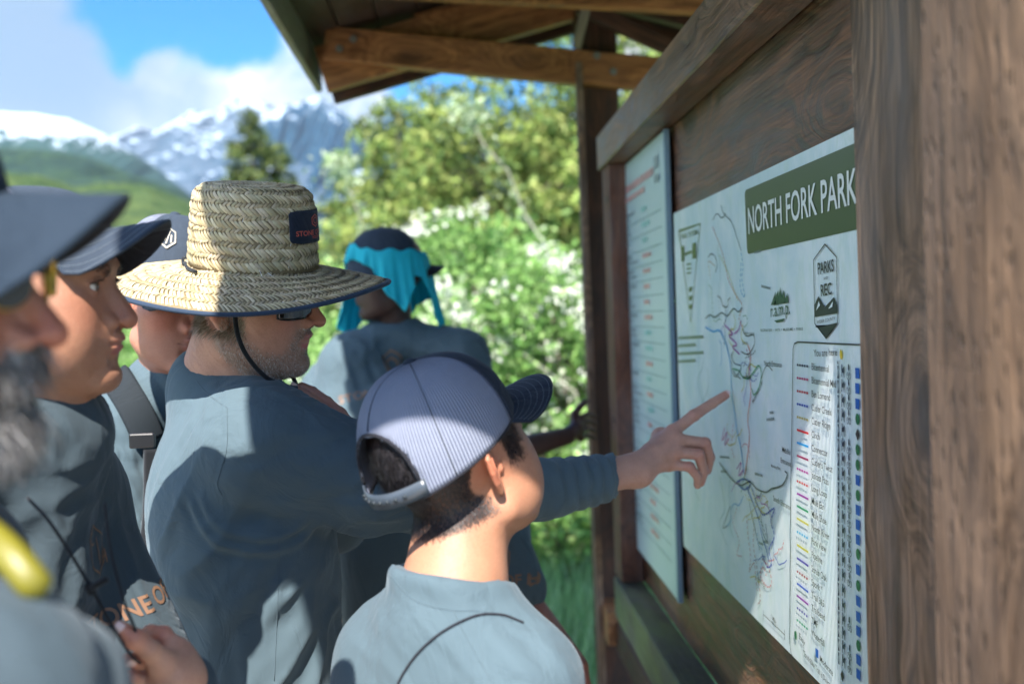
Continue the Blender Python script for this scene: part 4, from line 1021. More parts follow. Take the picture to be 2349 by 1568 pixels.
        return d
    return fn

def join_parts(lst):
    v, q, c, n = [], [], [], 0
    for (a, b, k) in lst: v.append(a); q.append(b + n); c.append(k); n += len(a)
    return np.concatenate(v), np.concatenate(q), np.concatenate(c)

def head_colors(pl, skin, o, stub=None, stubcol=(.2, .16, .13), hair=None, haircol=(.02, .02, .02), lipcol=(.42, .17, .14), blush=.35, fr=30):
    """albedo of the skin: lips, beard shadow, ears and nose a little redder, freckle-like mottling"""
    a = pl.copy(); a[:, 0] = np.abs(a[:, 0]); n = len(pl); col = np.tile(np.array(skin, float), (n, 1))
    m = fbm(pl * 55, 3, 3)[:, None]; col *= 1 + .10 * m; m2 = fbm(pl * 22, 3, 9)
    red = np.array((1.12, .80, .76))
    w = np.exp(-((a - np.array(o['tip'])) ** 2).sum(1) / .020 ** 2) + np.exp(-((a - np.array((.042, .07, -.03))) ** 2).sum(1) / .028 ** 2) * .7 + np.exp(-((a - np.array((.084, -.018, -.012))) ** 2).sum(1) / .026 ** 2) * 1.3
    w = np.clip(w * blush * 2 + m2 * .15, 0, 1)[:, None]; col = col * (1 - w) + col * red * w
    lp = np.minimum(s_chain(a, [(0, .0912, -.0602), (.008, .0906, -.0595), (.0235, .0795, -.0645)], [.0046, .0045, .0010]), s_chain(a, [(0, .0890, -.0712 - o['open']), (.010, .0872, -.0710 - o['open']), (.0225, .0790, -.0662)], [.0058, .0052, .0010]))
    w = sstep(-lp, -.0022, .0006)[:, None]; col = col * (1 - w) + np.array(lipcol) * w
    if stub:
        js = s_chain(a, [(.072, .006, -.020), (.060, .0, -.066), (.046, .030, -.094), (.022, .068, -.104), (0, .078, -.100)], [.012, .022, .026, .024, .024])
        mu = s_chain(a, [(0, .094, -.052), (.024, .084, -.058), (.030, .072, -.085)], [.008, .010, .012])
        s_ = np.minimum(js, mu); w = sstep(-s_, -.010, .006) * stub * (.75 + .5 * (fbm(pl * 300, 2, 5))); w *= sstep(lp, -.001, .003); w = np.clip(w, 0, .9)[:, None]
        col = col * (1 - w) + np.array(stubcol) * w
    if hair is not None:
        w = hair(pl)[:, None]; col = col * (1 - w) + np.array(haircol) * w
    return np.clip(col, 0, 1)

def skin_mat():
    m, n, b = new_mat('skin'); c = n.attr('tint'); g = n.coord('Object')
    n.set(b.inputs['Base Color'], n.mix(n.map(n.noise(g, 420, 3), .4, .7, 0, .20), c, (.25, .08, .05)))
    n.set(b.inputs['Roughness'], n.map(n.noise(g, 60, 3), .3, .7, .40, .56)); b.inputs['Specular IOR Level'].default_value = .45
    b.inputs['Subsurface Weight'].default_value = .12; b.inputs['Subsurface Radius'].default_value = (.010, .0035, .0018); b.inputs['Subsurface Scale'].default_value = 1.0
    n.set(b.inputs['Normal'], n.bump(n.math('ADD', n.noise(g, 700, 3, .6), n.math('MULTIPLY', n.noise(g, 180, 3), .8)), .38, .0014)); return m
M_skin = skin_mat()
def fabric_mat(name, col, weave=1400, rough=.85, sheen=.14, var=.12, bump=.16, dist=.0008):
    m, n, b = new_mat(name); g = n.coord('Object')
    f = n.noise(g, 8, 4); f2 = n.noise(g, weave * .5, 2)
    n.set(b.inputs['Base Color'], n.mix(n.math('ADD', n.math('MULTIPLY', f, .6), n.math('MULTIPLY', f2, .4)), [c * (1 - var) for c in col], [min(1, c * (1 + var)) for c in col]))
    b.inputs['Roughness'].default_value = rough; b.inputs['Specular IOR Level'].default_value = .3
    b.inputs['Sheen Weight'].default_value = sheen; b.inputs['Sheen Roughness'].default_value = .5; b.inputs['Sheen Tint'].default_value = (.75, .88, 1, 1)
    cr = n.math('ABSOLUTE', n.math('SUBTRACT', n.noise(n.mapping(g, (1, 1, .7)), 9, 5, .55, 1.2), .5)); cr = n.map(cr, 0, .10, 0, 1, True)      # small sharp creases
    nb_ = n.bump(cr, .30, .0035)
    n.set(b.inputs['Normal'], n.bump(n.math('ADD', f2, n.math('MULTIPLY', n.noise(g, 90, 4, .6), 2.0)), bump, dist, nb_)); return m
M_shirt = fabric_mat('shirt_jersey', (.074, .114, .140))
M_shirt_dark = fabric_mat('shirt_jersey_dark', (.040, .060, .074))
M_navy = fabric_mat('navy_twill', (.012, .019, .034), var=.2, sheen=.06)
M_cap = fabric_mat('grey_blue_twill', (.030, .044, .068), var=.15, sheen=.08)
M_capin = fabric_mat('dark_lining', (.012, .012, .018))
M_trouser = fabric_mat('trousers', (.045, .05, .055), var=.2)
M_shoe = simple('shoe', (.05, .045, .04), .7)
M_eye = None
def eye_mat():
    m, n, b = new_mat('eyeball'); b.inputs['Roughness'].default_value = .12; b.inputs['Specular IOR Level'].default_value = .7
    n.set(b.inputs['Base Color'], n.attr('tint')); return m
M_eye = eye_mat()
M_hair = {}
def hair_mat(c, rough=.45):
    k = tuple(c)
    if k not in M_hair:
        m, n, b = new_mat('hair'); t = n.attr('tint'); n.set(b.inputs['Base Color'], t); b.inputs['Roughness'].default_value = rough; b.inputs['Specular IOR Level'].default_value = .4; M_hair[k] = m
    return M_hair[k]
def strands(v, q, mask, n, length, width, comb, cols, seed=1, lift=.35, curl=.15, gravity=0.0, jitter=.25):
    """short tapered hairs rooted on the surface (v,q) where mask(v) is high"""
    rng = np.random.default_rng(seed); nr = vnormals(v, q); cen = v[q].mean(1); a = np.linalg.norm(np.cross(v[q[:, 1]] - v[q[:, 0]], v[q[:, 3]] - v[q[:, 0]]), axis=1)
    w = a * np.clip(mask(cen), 0, 1)
    if w.sum() <= 0: return np.zeros((0, 3)), np.zeros((0, 4), int), np.zeros((0, 3))
    k = rng.choice(len(q), n, p=w / w.sum()); t = rng.uniform(0, 1, (n, 2)); c4 = v[q[k]]
    p = (c4[:, 0] * (1 - t[:, :1]) + c4[:, 1] * t[:, :1]) * (1 - t[:, 1:]) + (c4[:, 3] * (1 - t[:, :1]) + c4[:, 2] * t[:, :1]) * t[:, 1:]
    N = nr[q[k]].mean(1); N /= np.linalg.norm(N, axis=1)[:, None]
    cb = comb(p) if callable(comb) else np.tile(np.array(comb, float), (n, 1)); cb = cb - N * (cb * N).sum(1)[:, None]; cb /= np.linalg.norm(cb, axis=1)[:, None] + 1e-9
    d = cb + N * lift + rng.normal(size=(n, 3)) * jitter; d /= np.linalg.norm(d, axis=1)[:, None]
    L = length * rng.uniform(.55, 1.25, (n, 1)); s = np.cross(d, N); s /= np.linalg.norm(s, axis=1)[:, None] + 1e-9; s = s * width / 2
    d2 = d + rng.normal(size=(n, 3)) * curl - N * lift * .5; d2[:, 2] -= gravity; d2 /= np.linalg.norm(d2, axis=1)[:, None]
    m = p + d * L * .5; e = m + d2 * L * .5; r = p - N * .001
    V = np.stack([r - s, r + s, m + s * .8, m - s * .8, e + s * .12, e - s * .12], 1).reshape(-1, 3); i = np.arange(n)[:, None] * 6
    Q = np.concatenate([i + np.array([[0, 1, 2, 3]]), i + np.array([[3, 2, 4, 5]])]); pal = np.array(cols)
    c = pal[rng.integers(0, len(pal), n)] * rng.uniform(.7, 1.3, (n, 1)); return V, Q, np.repeat(c, 6, 0)

# hands and forearms ------------------------------------------------
def hand_sdf(wrist, fingers, thumb, fr=.0088, palm_r=.0115, extra=None, pk=.010):
    """fingers: list of 4-point chains (knuckle, two joints, tip) in world space; thumb: (base, joint, joint, tip)"""
    W = np.array(wrist, float)
    def fn(p):
        d = None
        for i, ch in enumerate(fingers):                       # palm as metacarpal rays
            ch = [np.array(c, float) for c in ch]
            a = W + (ch[0] - W) * .12
            e = s_cap(p, a, ch[0], palm_r * 1.15, palm_r * .92); d = e if d is None else smin(d, e, pk)
        if thumb is not None:
            d = smin(d, s_cap(p, W + (np.array(thumb[0]) - W) * .2, np.array(thumb[0], float), palm_r * 1.2, palm_r * 1.05), pk)
        f = None
        for i, ch in enumerate(fingers):
            k = [1.0, 1.03, .98, .86][i] if len(fingers) == 4 else 1.0
            e = s_chain(p, ch, [fr * 1.12 * k, fr * 1.0 * k, fr * .92 * k, fr * .80 * k], .0025)
            e = smin(e, s_sph(p, ch[1], fr * 1.06 * k), .002)
            f = e if f is None else smin(f, e, .0014)
        d = smin(d, f, .006)
        if thumb is not None:
            th = s_chain(p, thumb, [fr * 1.45, fr * 1.2, fr * 1.15, fr * .88], .004); d = smin(d, th, .007)
        if extra: d = extra(p, d)
        return d
    return fn
def nail(mb, tip, prev, out, r=.0058, L=.0115):
    tip, prev, out = [np.array(x, float) for x in (tip, prev, out)]; d = tip - prev; d /= np.linalg.norm(d); out = out - d * (out @ d); out /= np.linalg.norm(out); s = np.cross(d, out)
    c = tip + out * r * 1.06 + d * r * .05; v = []; 
    for i in range(6):
        for j in range(6):
            a = (i / 5 - .5) * 2; b = (j / 5 - .5) * 2; sh = math.sqrt(max(0, 1 - (b * .55) ** 2)) 
            v.append(c + d * (b * L * .55) + s * (a * r * .80 * sh) - out * (a * a * r * .34 + (b * .5) ** 2 * r * .3))
    mb.add(v, [(i*6+j, i*6+j+1, (i+1)*6+j+1, (i+1)*6+j) for i in range(5) for j in range(5)])
M_nail = simple('fingernail', (.74, .54, .50), .25, spec=.6)

# torsos, sleeves, trousers ------------------------------------------
class Body:
    def __init__(s, x, y, yaw, lean=(0, 0)):
        s.o = np.array((x, y, 0.0)); c, n = math.cos(yaw), math.sin(yaw)     # yaw 0 faces +X
        s.f = np.array((c, n, 0)); s.r = np.array((n, -c, 0)); s.lean = lean
    def l(s, p):
        q = p - s.o; return np.stack([q @ s.r, q @ s.f, q[:, 2]], 1)
    def w(s, x, y, z): return s.o + s.r * x + s.f * y + np.array((0, 0, z))
def torso_sdf(B, secs, zt, zb, pw=2.3, grow=0.0):
    S = np.array(sorted(tuple(map(float, r)) for r in secs)); zs = S[:, 0]
    def fn(p):
        q = B.l(p); z = q[:, 2]; cx, cy, hw, hd = [np.interp(z, zs, S[:, k]) for k in (1, 2, 3, 4)]
        hw = hw + grow; hd = hd + grow
        e = ((np.abs(q[:, 0] - cx) / hw) ** pw + (np.abs(q[:, 1] - cy) / hd) ** pw + 1e-9) ** (1 / pw)
        d = (e - 1) * np.minimum(hw, hd) * .92
        return smax(smax(d, z - zt - grow, .05), zb - z, .004)
    return fn
def smooth_secs(secs, n=40):
    S = np.array(sorted(secs)); z = np.linspace(S[0, 0], S[-1, 0], n); out = []
    from numpy import interp
    t = np.linspace(0, 1, n)
    cols = [z]
    for k in range(1, 5):
        a = interp(z, S[:, 0], S[:, k]); ker = np.array([1, 2, 3, 4, 3, 2, 1.]); ker /= ker.sum(); ap = np.pad(a, 3, mode='edge'); cols.append(np.convolve(ap, ker, 'valid'))
    return np.column_stack(cols)
def ridged(p, octv=3, seed=0):
    n = fbm(p, octv, seed); return (1 - np.abs(n) * 2.6).clip(-1, 1)
def fold_dir(v, c, R, direc, lam, amp, seed, stretch=6.0, sharp=1.0, second=(0, 0, 1)):
    """folds running along `direc` inside a soft ball (c,R)"""
    d = np.array(direc, float); d /= np.linalg.norm(d); e = np.cross(d, second); e /= np.linalg.norm(e); g = np.cross(d, e); q = v - np.array(c, float)
    s = np.stack([q @ d / (lam * stretch), q @ e / lam, q @ g / lam], 1); s[:, 1:] += fbm(s * .6, 2, seed + 7)[:, None] * .7
    w = np.exp(-(np.linalg.norm(q, axis=1) / R) ** 2) if R else 1.0
    return amp * ridged(s, 2, seed) * w
def fold_arc(v, c, axis, radii, amp, width, R, seed, ang=None, wob=.012):
    """a few crescent folds: ridges at given distances from a point, measured across `axis`"""
    ax = np.array(axis, float); ax /= np.linalg.norm(ax); q = v - np.array(c, float); r = np.linalg.norm(q - np.outer(q @ ax, ax), axis=1) + fbm(v * 9, 2, seed) * wob
    d = 0
    for k, rr in enumerate(radii): d = d + np.exp(-((r - rr) / width) ** 2) - .5 * np.exp(-((r - rr - width * 1.7) / width) ** 2)
    w = np.exp(-(np.linalg.norm(q, axis=1) / R) ** 4)
    if ang is not None:
        dv, co = ang; dv = np.array(dv, float); dv /= np.linalg.norm(dv); w = w * sstep((q @ dv) / (np.linalg.norm(q, axis=1) + 1e-9), co, co + .35)
    return amp * d * w
def fold_tube(v, a, b, n, amp, seed, r=.09, tw=.35, jit=.5):
    """rings of sleeve creases round the segment a-b"""
    a, b = np.array(a, float), np.array(b, float); ab = b - a; L = np.linalg.norm(ab); ab /= L; q = v - a; t = q @ ab / L; rr = np.linalg.norm(q - np.outer(q @ ab, ab), axis=1)
    ph = t * n + fbm(v * 11, 3, seed) * jit * 2 + fbm(v * 4, 2, seed + 3) * 1.0; w = sstep(t, -.12, .08) * (1 - sstep(t, .95, 1.15)) * (1 - sstep(rr, r, r * 1.5))
    s = np.sin(ph * 2 * math.pi); return amp * (np.sign(s) * np.abs(s) ** .8) * w * (.6 + .6 * fbm(v * 8, 2, seed + 9))
def cloth(name, fn, lo, hi, res, mat, parent, folds=None, smooth_it=2, cols=None, **k):
    v, q = sdf_mesh(fn, lo, hi, res); v = relax(v, q, smooth_it)
    if folds is not None:
        nr = vnormals(v, q); v = v + nr * folds(v)[:, None]; v = relax(v, q, 1, .3)
    o = mk(name, v, q, mat, parent, True, **k); return o, v, q
def lower_body(root, B, hipz, w=.17, d=.12, mat=M_trouser, res=.016, stance=.11, yawf=None):
    """hips, two trouser legs and shoes, standing on the ground"""
    a = [B.w(s * stance * .8, 0, hipz - .10) for s in (-1, 1)]; k_ = [B.w(s * stance, .02, .50) for s in (-1, 1)]; an = [B.w(s * stance * 1.1, -.01, .10) for s in (-1, 1)]
    def fn(p):
        q = B.l(p); e = s_ell(q, (0, 0, hipz), (w, d, .14)); 
        for i in (0, 1): e = smin(e, s_chain(p, [a[i], k_[i], an[i]], [.092, .070, .062], .02), .03)
        return smax(e, .06 - p[:, 2], .005)
    c = B.w(0, 0, 0); v, q = sdf_mesh(fn, (c[0] - .36, c[1] - .36, .02), (c[0] + .36, c[1] + .36, hipz + .18), res)
    nr = vnormals(v, q); v = v + nr * (.006 * fbm(v * np.array([14, 14, 9]), 3, 4))[:, None]; mk('trousers', v, q, mat, root, True)
    for i in (0, 1):
        f = B.f; h = an[i] - B.f * .05; t = an[i] + B.f * .17
        def sf(p): return smax(smin(s_cap(p, (h[0], h[1], .045), (t[0], t[1], .035), .044, .038), s_cap(p, (h[0] + f[0]*.05, h[1] + f[1]*.05, .06), (h[0] + f[0]*.05, h[1] + f[1]*.05, .11), .042, .045), .03), -p[:, 2] + .002, .004)
        m_ = (h + t) / 2; v, q = sdf_mesh(sf, (m_[0] - .2, m_[1] - .2, -.01), (m_[0] + .2, m_[1] + .2, .18), .011); mk('shoe', v, q, M_shoe, root, True)
def eyes(root, fr, look=(0, 1, 0), iris=(.10, .055, .03), only=None):
    lk = np.array(look, float); lk /= np.linalg.norm(lk)
    for sx in (-1, 1):
        mb = MB(); n, m = 24, 14; R = .0125; c = np.array((sx * .031, .0712, -.001)); cols = []; v = []
        u = np.cross(lk, (1, 0, 0)) ; u /= np.linalg.norm(u); w = np.cross(lk, u)
        for i in range(m + 1):
            t = math.pi * (i / m) ** 1.3
            for j in range(n):
                a = 2 * math.pi * j / n; dv = lk * math.cos(t) + (u * math.cos(a) + w * math.sin(a)) * math.sin(t); r_ = R * (1.03 if t < .45 else 1.0); v.append(c + dv * r_)
                cols.append((.006, .006, .006) if t < .2 else (iris if t < .46 else (.70, .66, .62)))
        f = [(i*n+j, i*n+(j+1) % n, (i+1)*n+(j+1) % n, (i+1)*n+j) for i in range(m) for j in range(n)]
        mk('eyeball', fr.w(np.array(v)), f, M_eye, root, True, cols={'tint': np.array(cols)})
    # brows
def brows(root, fr, hv, hq, col=(.03, .022, .018), n=420, seed=3):
    def mask(p):
        a = fr.l(p); a[:, 0] = abs(a[:, 0]); return sstep(-s_chain(a, [(.012, .0900, .0120), (.024, .0900, .0180), (.036, .084, .0195), (.048, .072, .0150)], [.0060, .0060, .0055, .0035]), -.001, .001)
    def comb(p): a = fr.l(p); return fr.d(np.stack([np.sign(a[:, 0]), -.2 * np.ones(len(a)), .25 * np.ones(len(a))], 1))
    v, q, c = strands(hv, hq, mask, n, .0085, .0010, comb, [col], seed, .05, .05, jitter=.12)
    if len(v): mk('eyebrow', v, q, hair_mat((1,)), root, cols={'tint': c}, kind='stuff')
def make_head(fr, o, res=.0017, box=((-.105, -.135, -.20), (.105, .135, .135))):
    """surface in the head's own frame -> world verts"""
    fn = head_sdf(o); v, q = sdf_mesh(fn, box[0], box[1], res); v = relax(v, q, 1, .35)
    return v, q

# caps -----------------------------------------------------------------
def cap(root, fr, o_mesh=None, stw=.00038, style='trucker', brim_curve=.020, brim_len=.072, size=1.0, tilt=0.0, front=M_cap, mesh=None, button=True, zoff=0.0, opening=True, name='cap', brimdrop=.012, brow=.034, stitch=True, brimmat=None, nst=6, bw=.078, yoff=0.0, high=.106):
    """baseball cap: front panel, mesh panels with rear opening and strap, button, stitched brim; local frame = head frame"""
    cp = empty(name, root.location); cp.parent = root; cp.location = (0, 0, 0)
    ct, st = math.cos(tilt), math.sin(tilt)
    def T(v):
        v = np.asarray(v, float).reshape(-1, 3) * size; v = np.stack([v[:, 0], v[:, 1] * ct - v[:, 2] * st, v[:, 1] * st + v[:, 2] * ct], 1)
        return fr.w(v + np.array((0, -.010 + yoff, zoff)))
    A, Bf, Bb = .0850, .1020, .1110
    def crown(phi, t):
        """phi azimuth (0 = front, + to the right), t 0 = base .. 1 = button"""
        c, s = math.cos(phi), math.sin(phi); b = Bf if c > 0 else Bb
        base_z = brow * (.5 + .5 * c) + (-.012) * (.5 - .5 * c)
        a = t * math.pi / 2; pr = math.cos(a) ** (.74 if c > 0 else .72); fh = .5 + .5 * c
        hz = base_z + (high + .024 - base_z) * (math.sin(a) ** (1.05 - .12 * fh))
        pan = 1 + .010 * abs(math.cos(3 * phi)) * math.sin(a * 1.6)
        back = -.010 * math.sin(a) 
        return (A * s * pr * pan, b * c * pr * pan + (-.004 * math.sin(a)), hz)
    N, Mh = 96, 26
    V = np.array([crown(2 * math.pi * i / N, j / Mh) for i in range(N) for j in range(Mh + 1)])
    half = rad(62)
    def face_set(test):
        f = []
        for i in range(N):
            ph = 2 * math.pi * (i + .5) / N; ph = (ph + math.pi) % (2 * math.pi) - math.pi
            for j in range(Mh):
                if test(ph, (j + .5) / Mh):
                    k = (i + 1) % N; f.append((i * (Mh+1) + j, k * (Mh+1) + j, k * (Mh+1) + j + 1, i * (Mh+1) + j + 1))
        return f
    def is_open(ph, t):
        if not opening: return False
        db = math.pi - abs(ph); return (db / rad(36)) ** 2 + ((t - .10) / .34) ** 2 < 1
    def emit(nm, faces, mat, th=.0016):
        used = sorted({i for q in faces for i in q}); mp = {a: b for b, a in enumerate(used)}
        UV = np.array([((i // (Mh+1)) / N, (i % (Mh+1)) / Mh, 0) for i in used])
        ob = mk(nm, T(V[used]), [tuple(mp[i] for i in q) for q in faces], mat, cp, True, cols={'capuv': UV})
        md = ob.modifiers.new('thickness', 'SOLIDIFY'); md.thickness = th; md.offset = 0; return ob
    emit('front_panel', face_set(lambda ph, t: abs(ph) < half), front)
    if mesh is not None:
        emit('mesh_panel', face_set(lambda ph, t: abs(ph) >= half and not is_open(ph, t)), mesh, .0014)
    else: emit('back_panel', face_set(lambda ph, t: abs(ph) >= half and not is_open(ph, t)), front)
    # seams between panels, edge tape, strap
    mb = MB()
    for ph in [rad(a) for a in ((0, 62, 121, 180, -121, -62))]:
        pts = [crown(ph, t) for t in np.linspace(.0 if abs(ph) < 3 else .46, 1, 22)]; pts = np.array(pts) * np.array((1.006, 1.006, 1.0)); pts = T(pts)
        v, f = tube_geo(pts, .0011 * size, 5); mb.add(v, f)
    mb.build('seam', front, cp, True)
    mb = MB(); rim = [crown(ph, 0) for ph in np.linspace(-math.pi + rad(34), math.pi - rad(34), 70)]; mb.tube(T(np.array(rim)), .0017 * size, 6)
    if opening:
        arch = []
        for a in np.linspace(-math.pi, 0, 26):
            db = rad(36) * math.cos(a); t = .10 + .34 * abs(math.sin(a)); arch.append(crown(math.pi - db, max(t, 0)))
        mb.tube(T(np.array(arch) * 1.004), .0022 * size, 6)
    mb.build('edge_tape', M_capin, cp, True)
    if opening:
        mb = MB(); pts = [np.array(crown(math.pi + p_, .035)) for p_ in np.linspace(-rad(40), rad(40), 24)]; v = []
        for p_ in pts:
            for dz in (-.009, .009):
                v.append(p_ * np.array((1.012, 1.012, 1)) + np.array((0, 0, dz + .004)))
        mb.add(T(np.array(v)), [(2*i, 2*i+1, 2*i+3, 2*i+2) for i in range(23)]); o = mb.build('adjuster_strap', simple('strap_plastic', (.05, .065, .085), .3, spec=.6), cp, True)
        md = o.modifiers.new('thickness', 'SOLIDIFY'); md.thickness = .0022; md.offset = 0
        mb = MB(); 
        for p_ in np.linspace(-rad(24), rad(30), 8):
            c = np.array(crown(math.pi + p_, .035)) * np.array((1.03, 1.03, 1)) + np.array((0, 0, .004)); c = T(c)[0]; 
            mb.add(*tube_geo([c, c + fr.d((0, -.002, 0))], .0024, 8))
        mb.build('snap', simple('snap_plastic', (.03, .04, .05), .4, spec=.4), cp, True)
    if button:
        c = np.array(crown(0, 1)); v = []; 
        for i in range(7):
            a = i / 6 * math.pi / 2
            for j in range(14): b = 2 * math.pi * j / 14; v.append((c[0] + .0085 * math.cos(a) * math.cos(b), c[1] + .0085 * math.cos(a) * math.sin(b), c[2] + .0005 + .0045 * math.sin(a)))
        mk('button', T(np.array(v)), [(i*14+j, i*14+(j+1) % 14, (i+1)*14+(j+1) % 14, (i+1)*14+j) for i in range(6) for j in range(14)], front, cp, True)
    # brim
    nu, nv = 34, 14
    def brim(u, w, off=0.0):
        ph = u * rad(64); b = np.array(crown(ph, 0.015)); x = b[0]; 
        Lf = brim_len * (1 - abs(u) ** 2.4) ** .55 if abs(u) < 1 else 0
        wid = 1 + .06 * w * (1 - abs(u) ** 4); y = b[1] + Lf * w
        z = b[2] - brim_curve * (abs(x) / bw) ** 2 * min(1, w * 1.5 * (Lf / brim_len) ** .5) * 1.6 - brimdrop * w + brimdrop * .3 * w * w + off
        return (x * wid, y, z)
    G = [[brim(u, w) for w in np.linspace(0, 1, nv + 1)] for u in np.linspace(-1, 1, nu + 1)]
    v = np.array([g for r in G for g in r]); f = [(i*(nv+1)+j, (i+1)*(nv+1)+j, (i+1)*(nv+1)+j+1, i*(nv+1)+j+1) for i in range(nu) for j in range(nv)]
    o = mk('brim', T(v), f, [brimmat or front, M_capin], cp, True); md = o.modifiers.new('thickness', 'SOLIDIFY'); md.thickness = .0036; md.offset = -1; md.material_offset = 1; md.material_offset_rim = 0; md.use_rim = True
    if stitch:
        mb = MB()
        for k in range(nst):
            w = .14 + .78 * k / (nst - 1) ; lim = .97 - .05 * k / nst; pts = T(np.array([brim(u, w * (.98), .0006) for u in np.linspace(-lim, lim, 80)]))
            mb.tube(pts, stw * .8, 4)
        mb.build('stitching', simple('thread', (.17, .21, .25), .8), cp, kind='stuff')
    return cp, T, crown
def mesh_mat(name, c1, c2, rows=150, cols_=480):
    """trucker mesh: ribbed knit, ribs running crosswise over the crown"""
    m, n, b = new_mat(name); uv = n.attr('capuv', 'Vector'); sep = n.new('ShaderNodeSeparateXYZ'); n.set(sep.inputs[0], uv)
    u, t = sep.outputs[0], sep.outputs[1]
    a = n.math('SINE', n.math('MULTIPLY', u, 2 * math.pi * cols_ / 3)); bb = n.math('SINE', n.math('MULTIPLY', t, 2 * math.pi * rows / 2))
    rib = n.map(a, -1, 1, 0, 1); hol = n.math('MULTIPLY', n.map(bb, -1, 1, 0, 1), n.map(a, -1, 1, 1, 0))
    nz = n.noise(n.coord(), 40, 3); k = n.math('ADD', n.math('MULTIPLY', rib, .75), n.math('MULTIPLY', nz, .25))
    col = n.mix(k, c1, c2); col = n.mix(n.math('MULTIPLY', n.map(hol, .35, .8), .75), col, [c * .45 for c in c1])
    n.set(b.inputs['Base Color'], col); b.inputs['Roughness'].default_value = .75
    n.set(b.inputs['Normal'], n.bump(n.math('SUBTRACT', rib, n.math('MULTIPLY', hol, .8)), .9, .0012)); return m
M_mesh = mesh_mat('trucker_mesh', (.060, .080, .15), (.40, .44, .56))

def decal(T, s, px, w, mat, name, parent, polys=None, ang=0.0, lift=.0011, bold=.012, anchor='c', n_r=26, nrm_fix=None):
    """print on cloth, laid in the tangent plane of the garment where the picture ray px meets it; w = real width in metres"""
    def hit(x, y):
        r_ = ray(x, y).normalized(); h = T.ray_cast(CAM, r_, 6.0); return h
    h0 = hit(*px)
    if h0[0] is None: return None
    nn = Vector((0, 0, 0))
    for dx in (-n_r, 0, n_r):
        for dy in (-n_r, 0, n_r):
            h = hit(px[0] + dx, px[1] + dy)
            if h[0] is not None and (h[0] - h0[0]).length < .12: nn += h[1]
    if nrm_fix is not None: nn = Vector(nrm_fix)
    nrm = np.array(nn.normalized()); up = np.array((0, 0, 1.0)); up = up - nrm * (up @ nrm); up /= np.linalg.norm(up); right = np.cross(up, nrm)
    c_, s_ = math.cos(ang), math.sin(ang); right, up = right * c_ + up * s_, up * c_ - right * s_
    origin = np.array(h0[0])
    if s: v, f = text_geo(s, 1.0, bold=bold); W0 = v[:, 0].max() - v[:, 0].min(); x = (v[:, 0] - v[:, 0].min()) / W0 * w; y = v[:, 1] / W0 * w
    else:
        v = []; f = []
        for pl in polys: f.append(tuple(range(len(v), len(v) + len(pl)))); v += [(a * w, b * w, 0) for a, b in pl]
        v = np.array(v); x, y = v[:, 0], v[:, 1]
    if s and anchor == 'c': x = x - w / 2
    import bmesh
    bm = bmesh.new(); bv_ = [bm.verts.new((float(a), float(b), 0)) for a, b in zip(x, y)]
    for q_ in f:
        try: bm.faces.new([bv_[i] for i in q_])
        except ValueError: pass
    bmesh.ops.triangulate(bm, faces=bm.faces[:])
    for _ in range(5):
        e_ = [e for e in bm.edges if e.calc_length() > .0045]
        if not e_: break
        bmesh.ops.subdivide_edges(bm, edges=e_, cuts=1); bmesh.ops.triangulate(bm, faces=[q_ for q_ in bm.faces if len(q_.verts) > 3])
    bm.verts.index_update(); x = np.array([q_.co.x for q_ in bm.verts]); y = np.array([q_.co.y for q_ in bm.verts]); f = [tuple(q2_.index for q2_ in q_.verts) for q_ in bm.faces]; bm.free()
    Pw = np.array(origin) + x[:, None] * right + y[:, None] * up
    out = []
    for p in Pw:
        h = T.ray_cast(Vector(p + nrm * .06), Vector(-nrm), .2)
        if h[0] is None: h = T.find_nearest(Vector(p))
        out.append(np.array(h[0]) + np.array(h[1]) * lift)
    return mk(name, np.array(out), f, mat, parent)
def bvh(v, q): return BVHTree.FromPolygons([tuple(a) for a in v], [tuple(int(i) for i in a) for a in q])

def view_line(T, px_pts, lift=.0006, n=8):
    """points on a garment under a picture polyline"""
    out = []
    for x, y in spline([(a, b, 0) for a, b in px_pts], n)[:, :2]:
        h = T.ray_cast(CAM, ray(x, y).normalized(), 5.0)
        if h[0] is not None: out.append(np.array(h[0]) + np.array(h[1]) * lift)
    return out
def seams(T, root, lines, r=.0005, mat=None, name='seam'):
    for ln in lines:
        pts = view_line(T, ln)
        pts = [p for i, p in enumerate(pts) if i == 0 or np.linalg.norm(p - pts[i-1]) < .06]
        if len(pts) > 3: mb = MB(); mb.tube(pts, r, 5); mb.build(name, mat or M_shirt_dark, root, True)
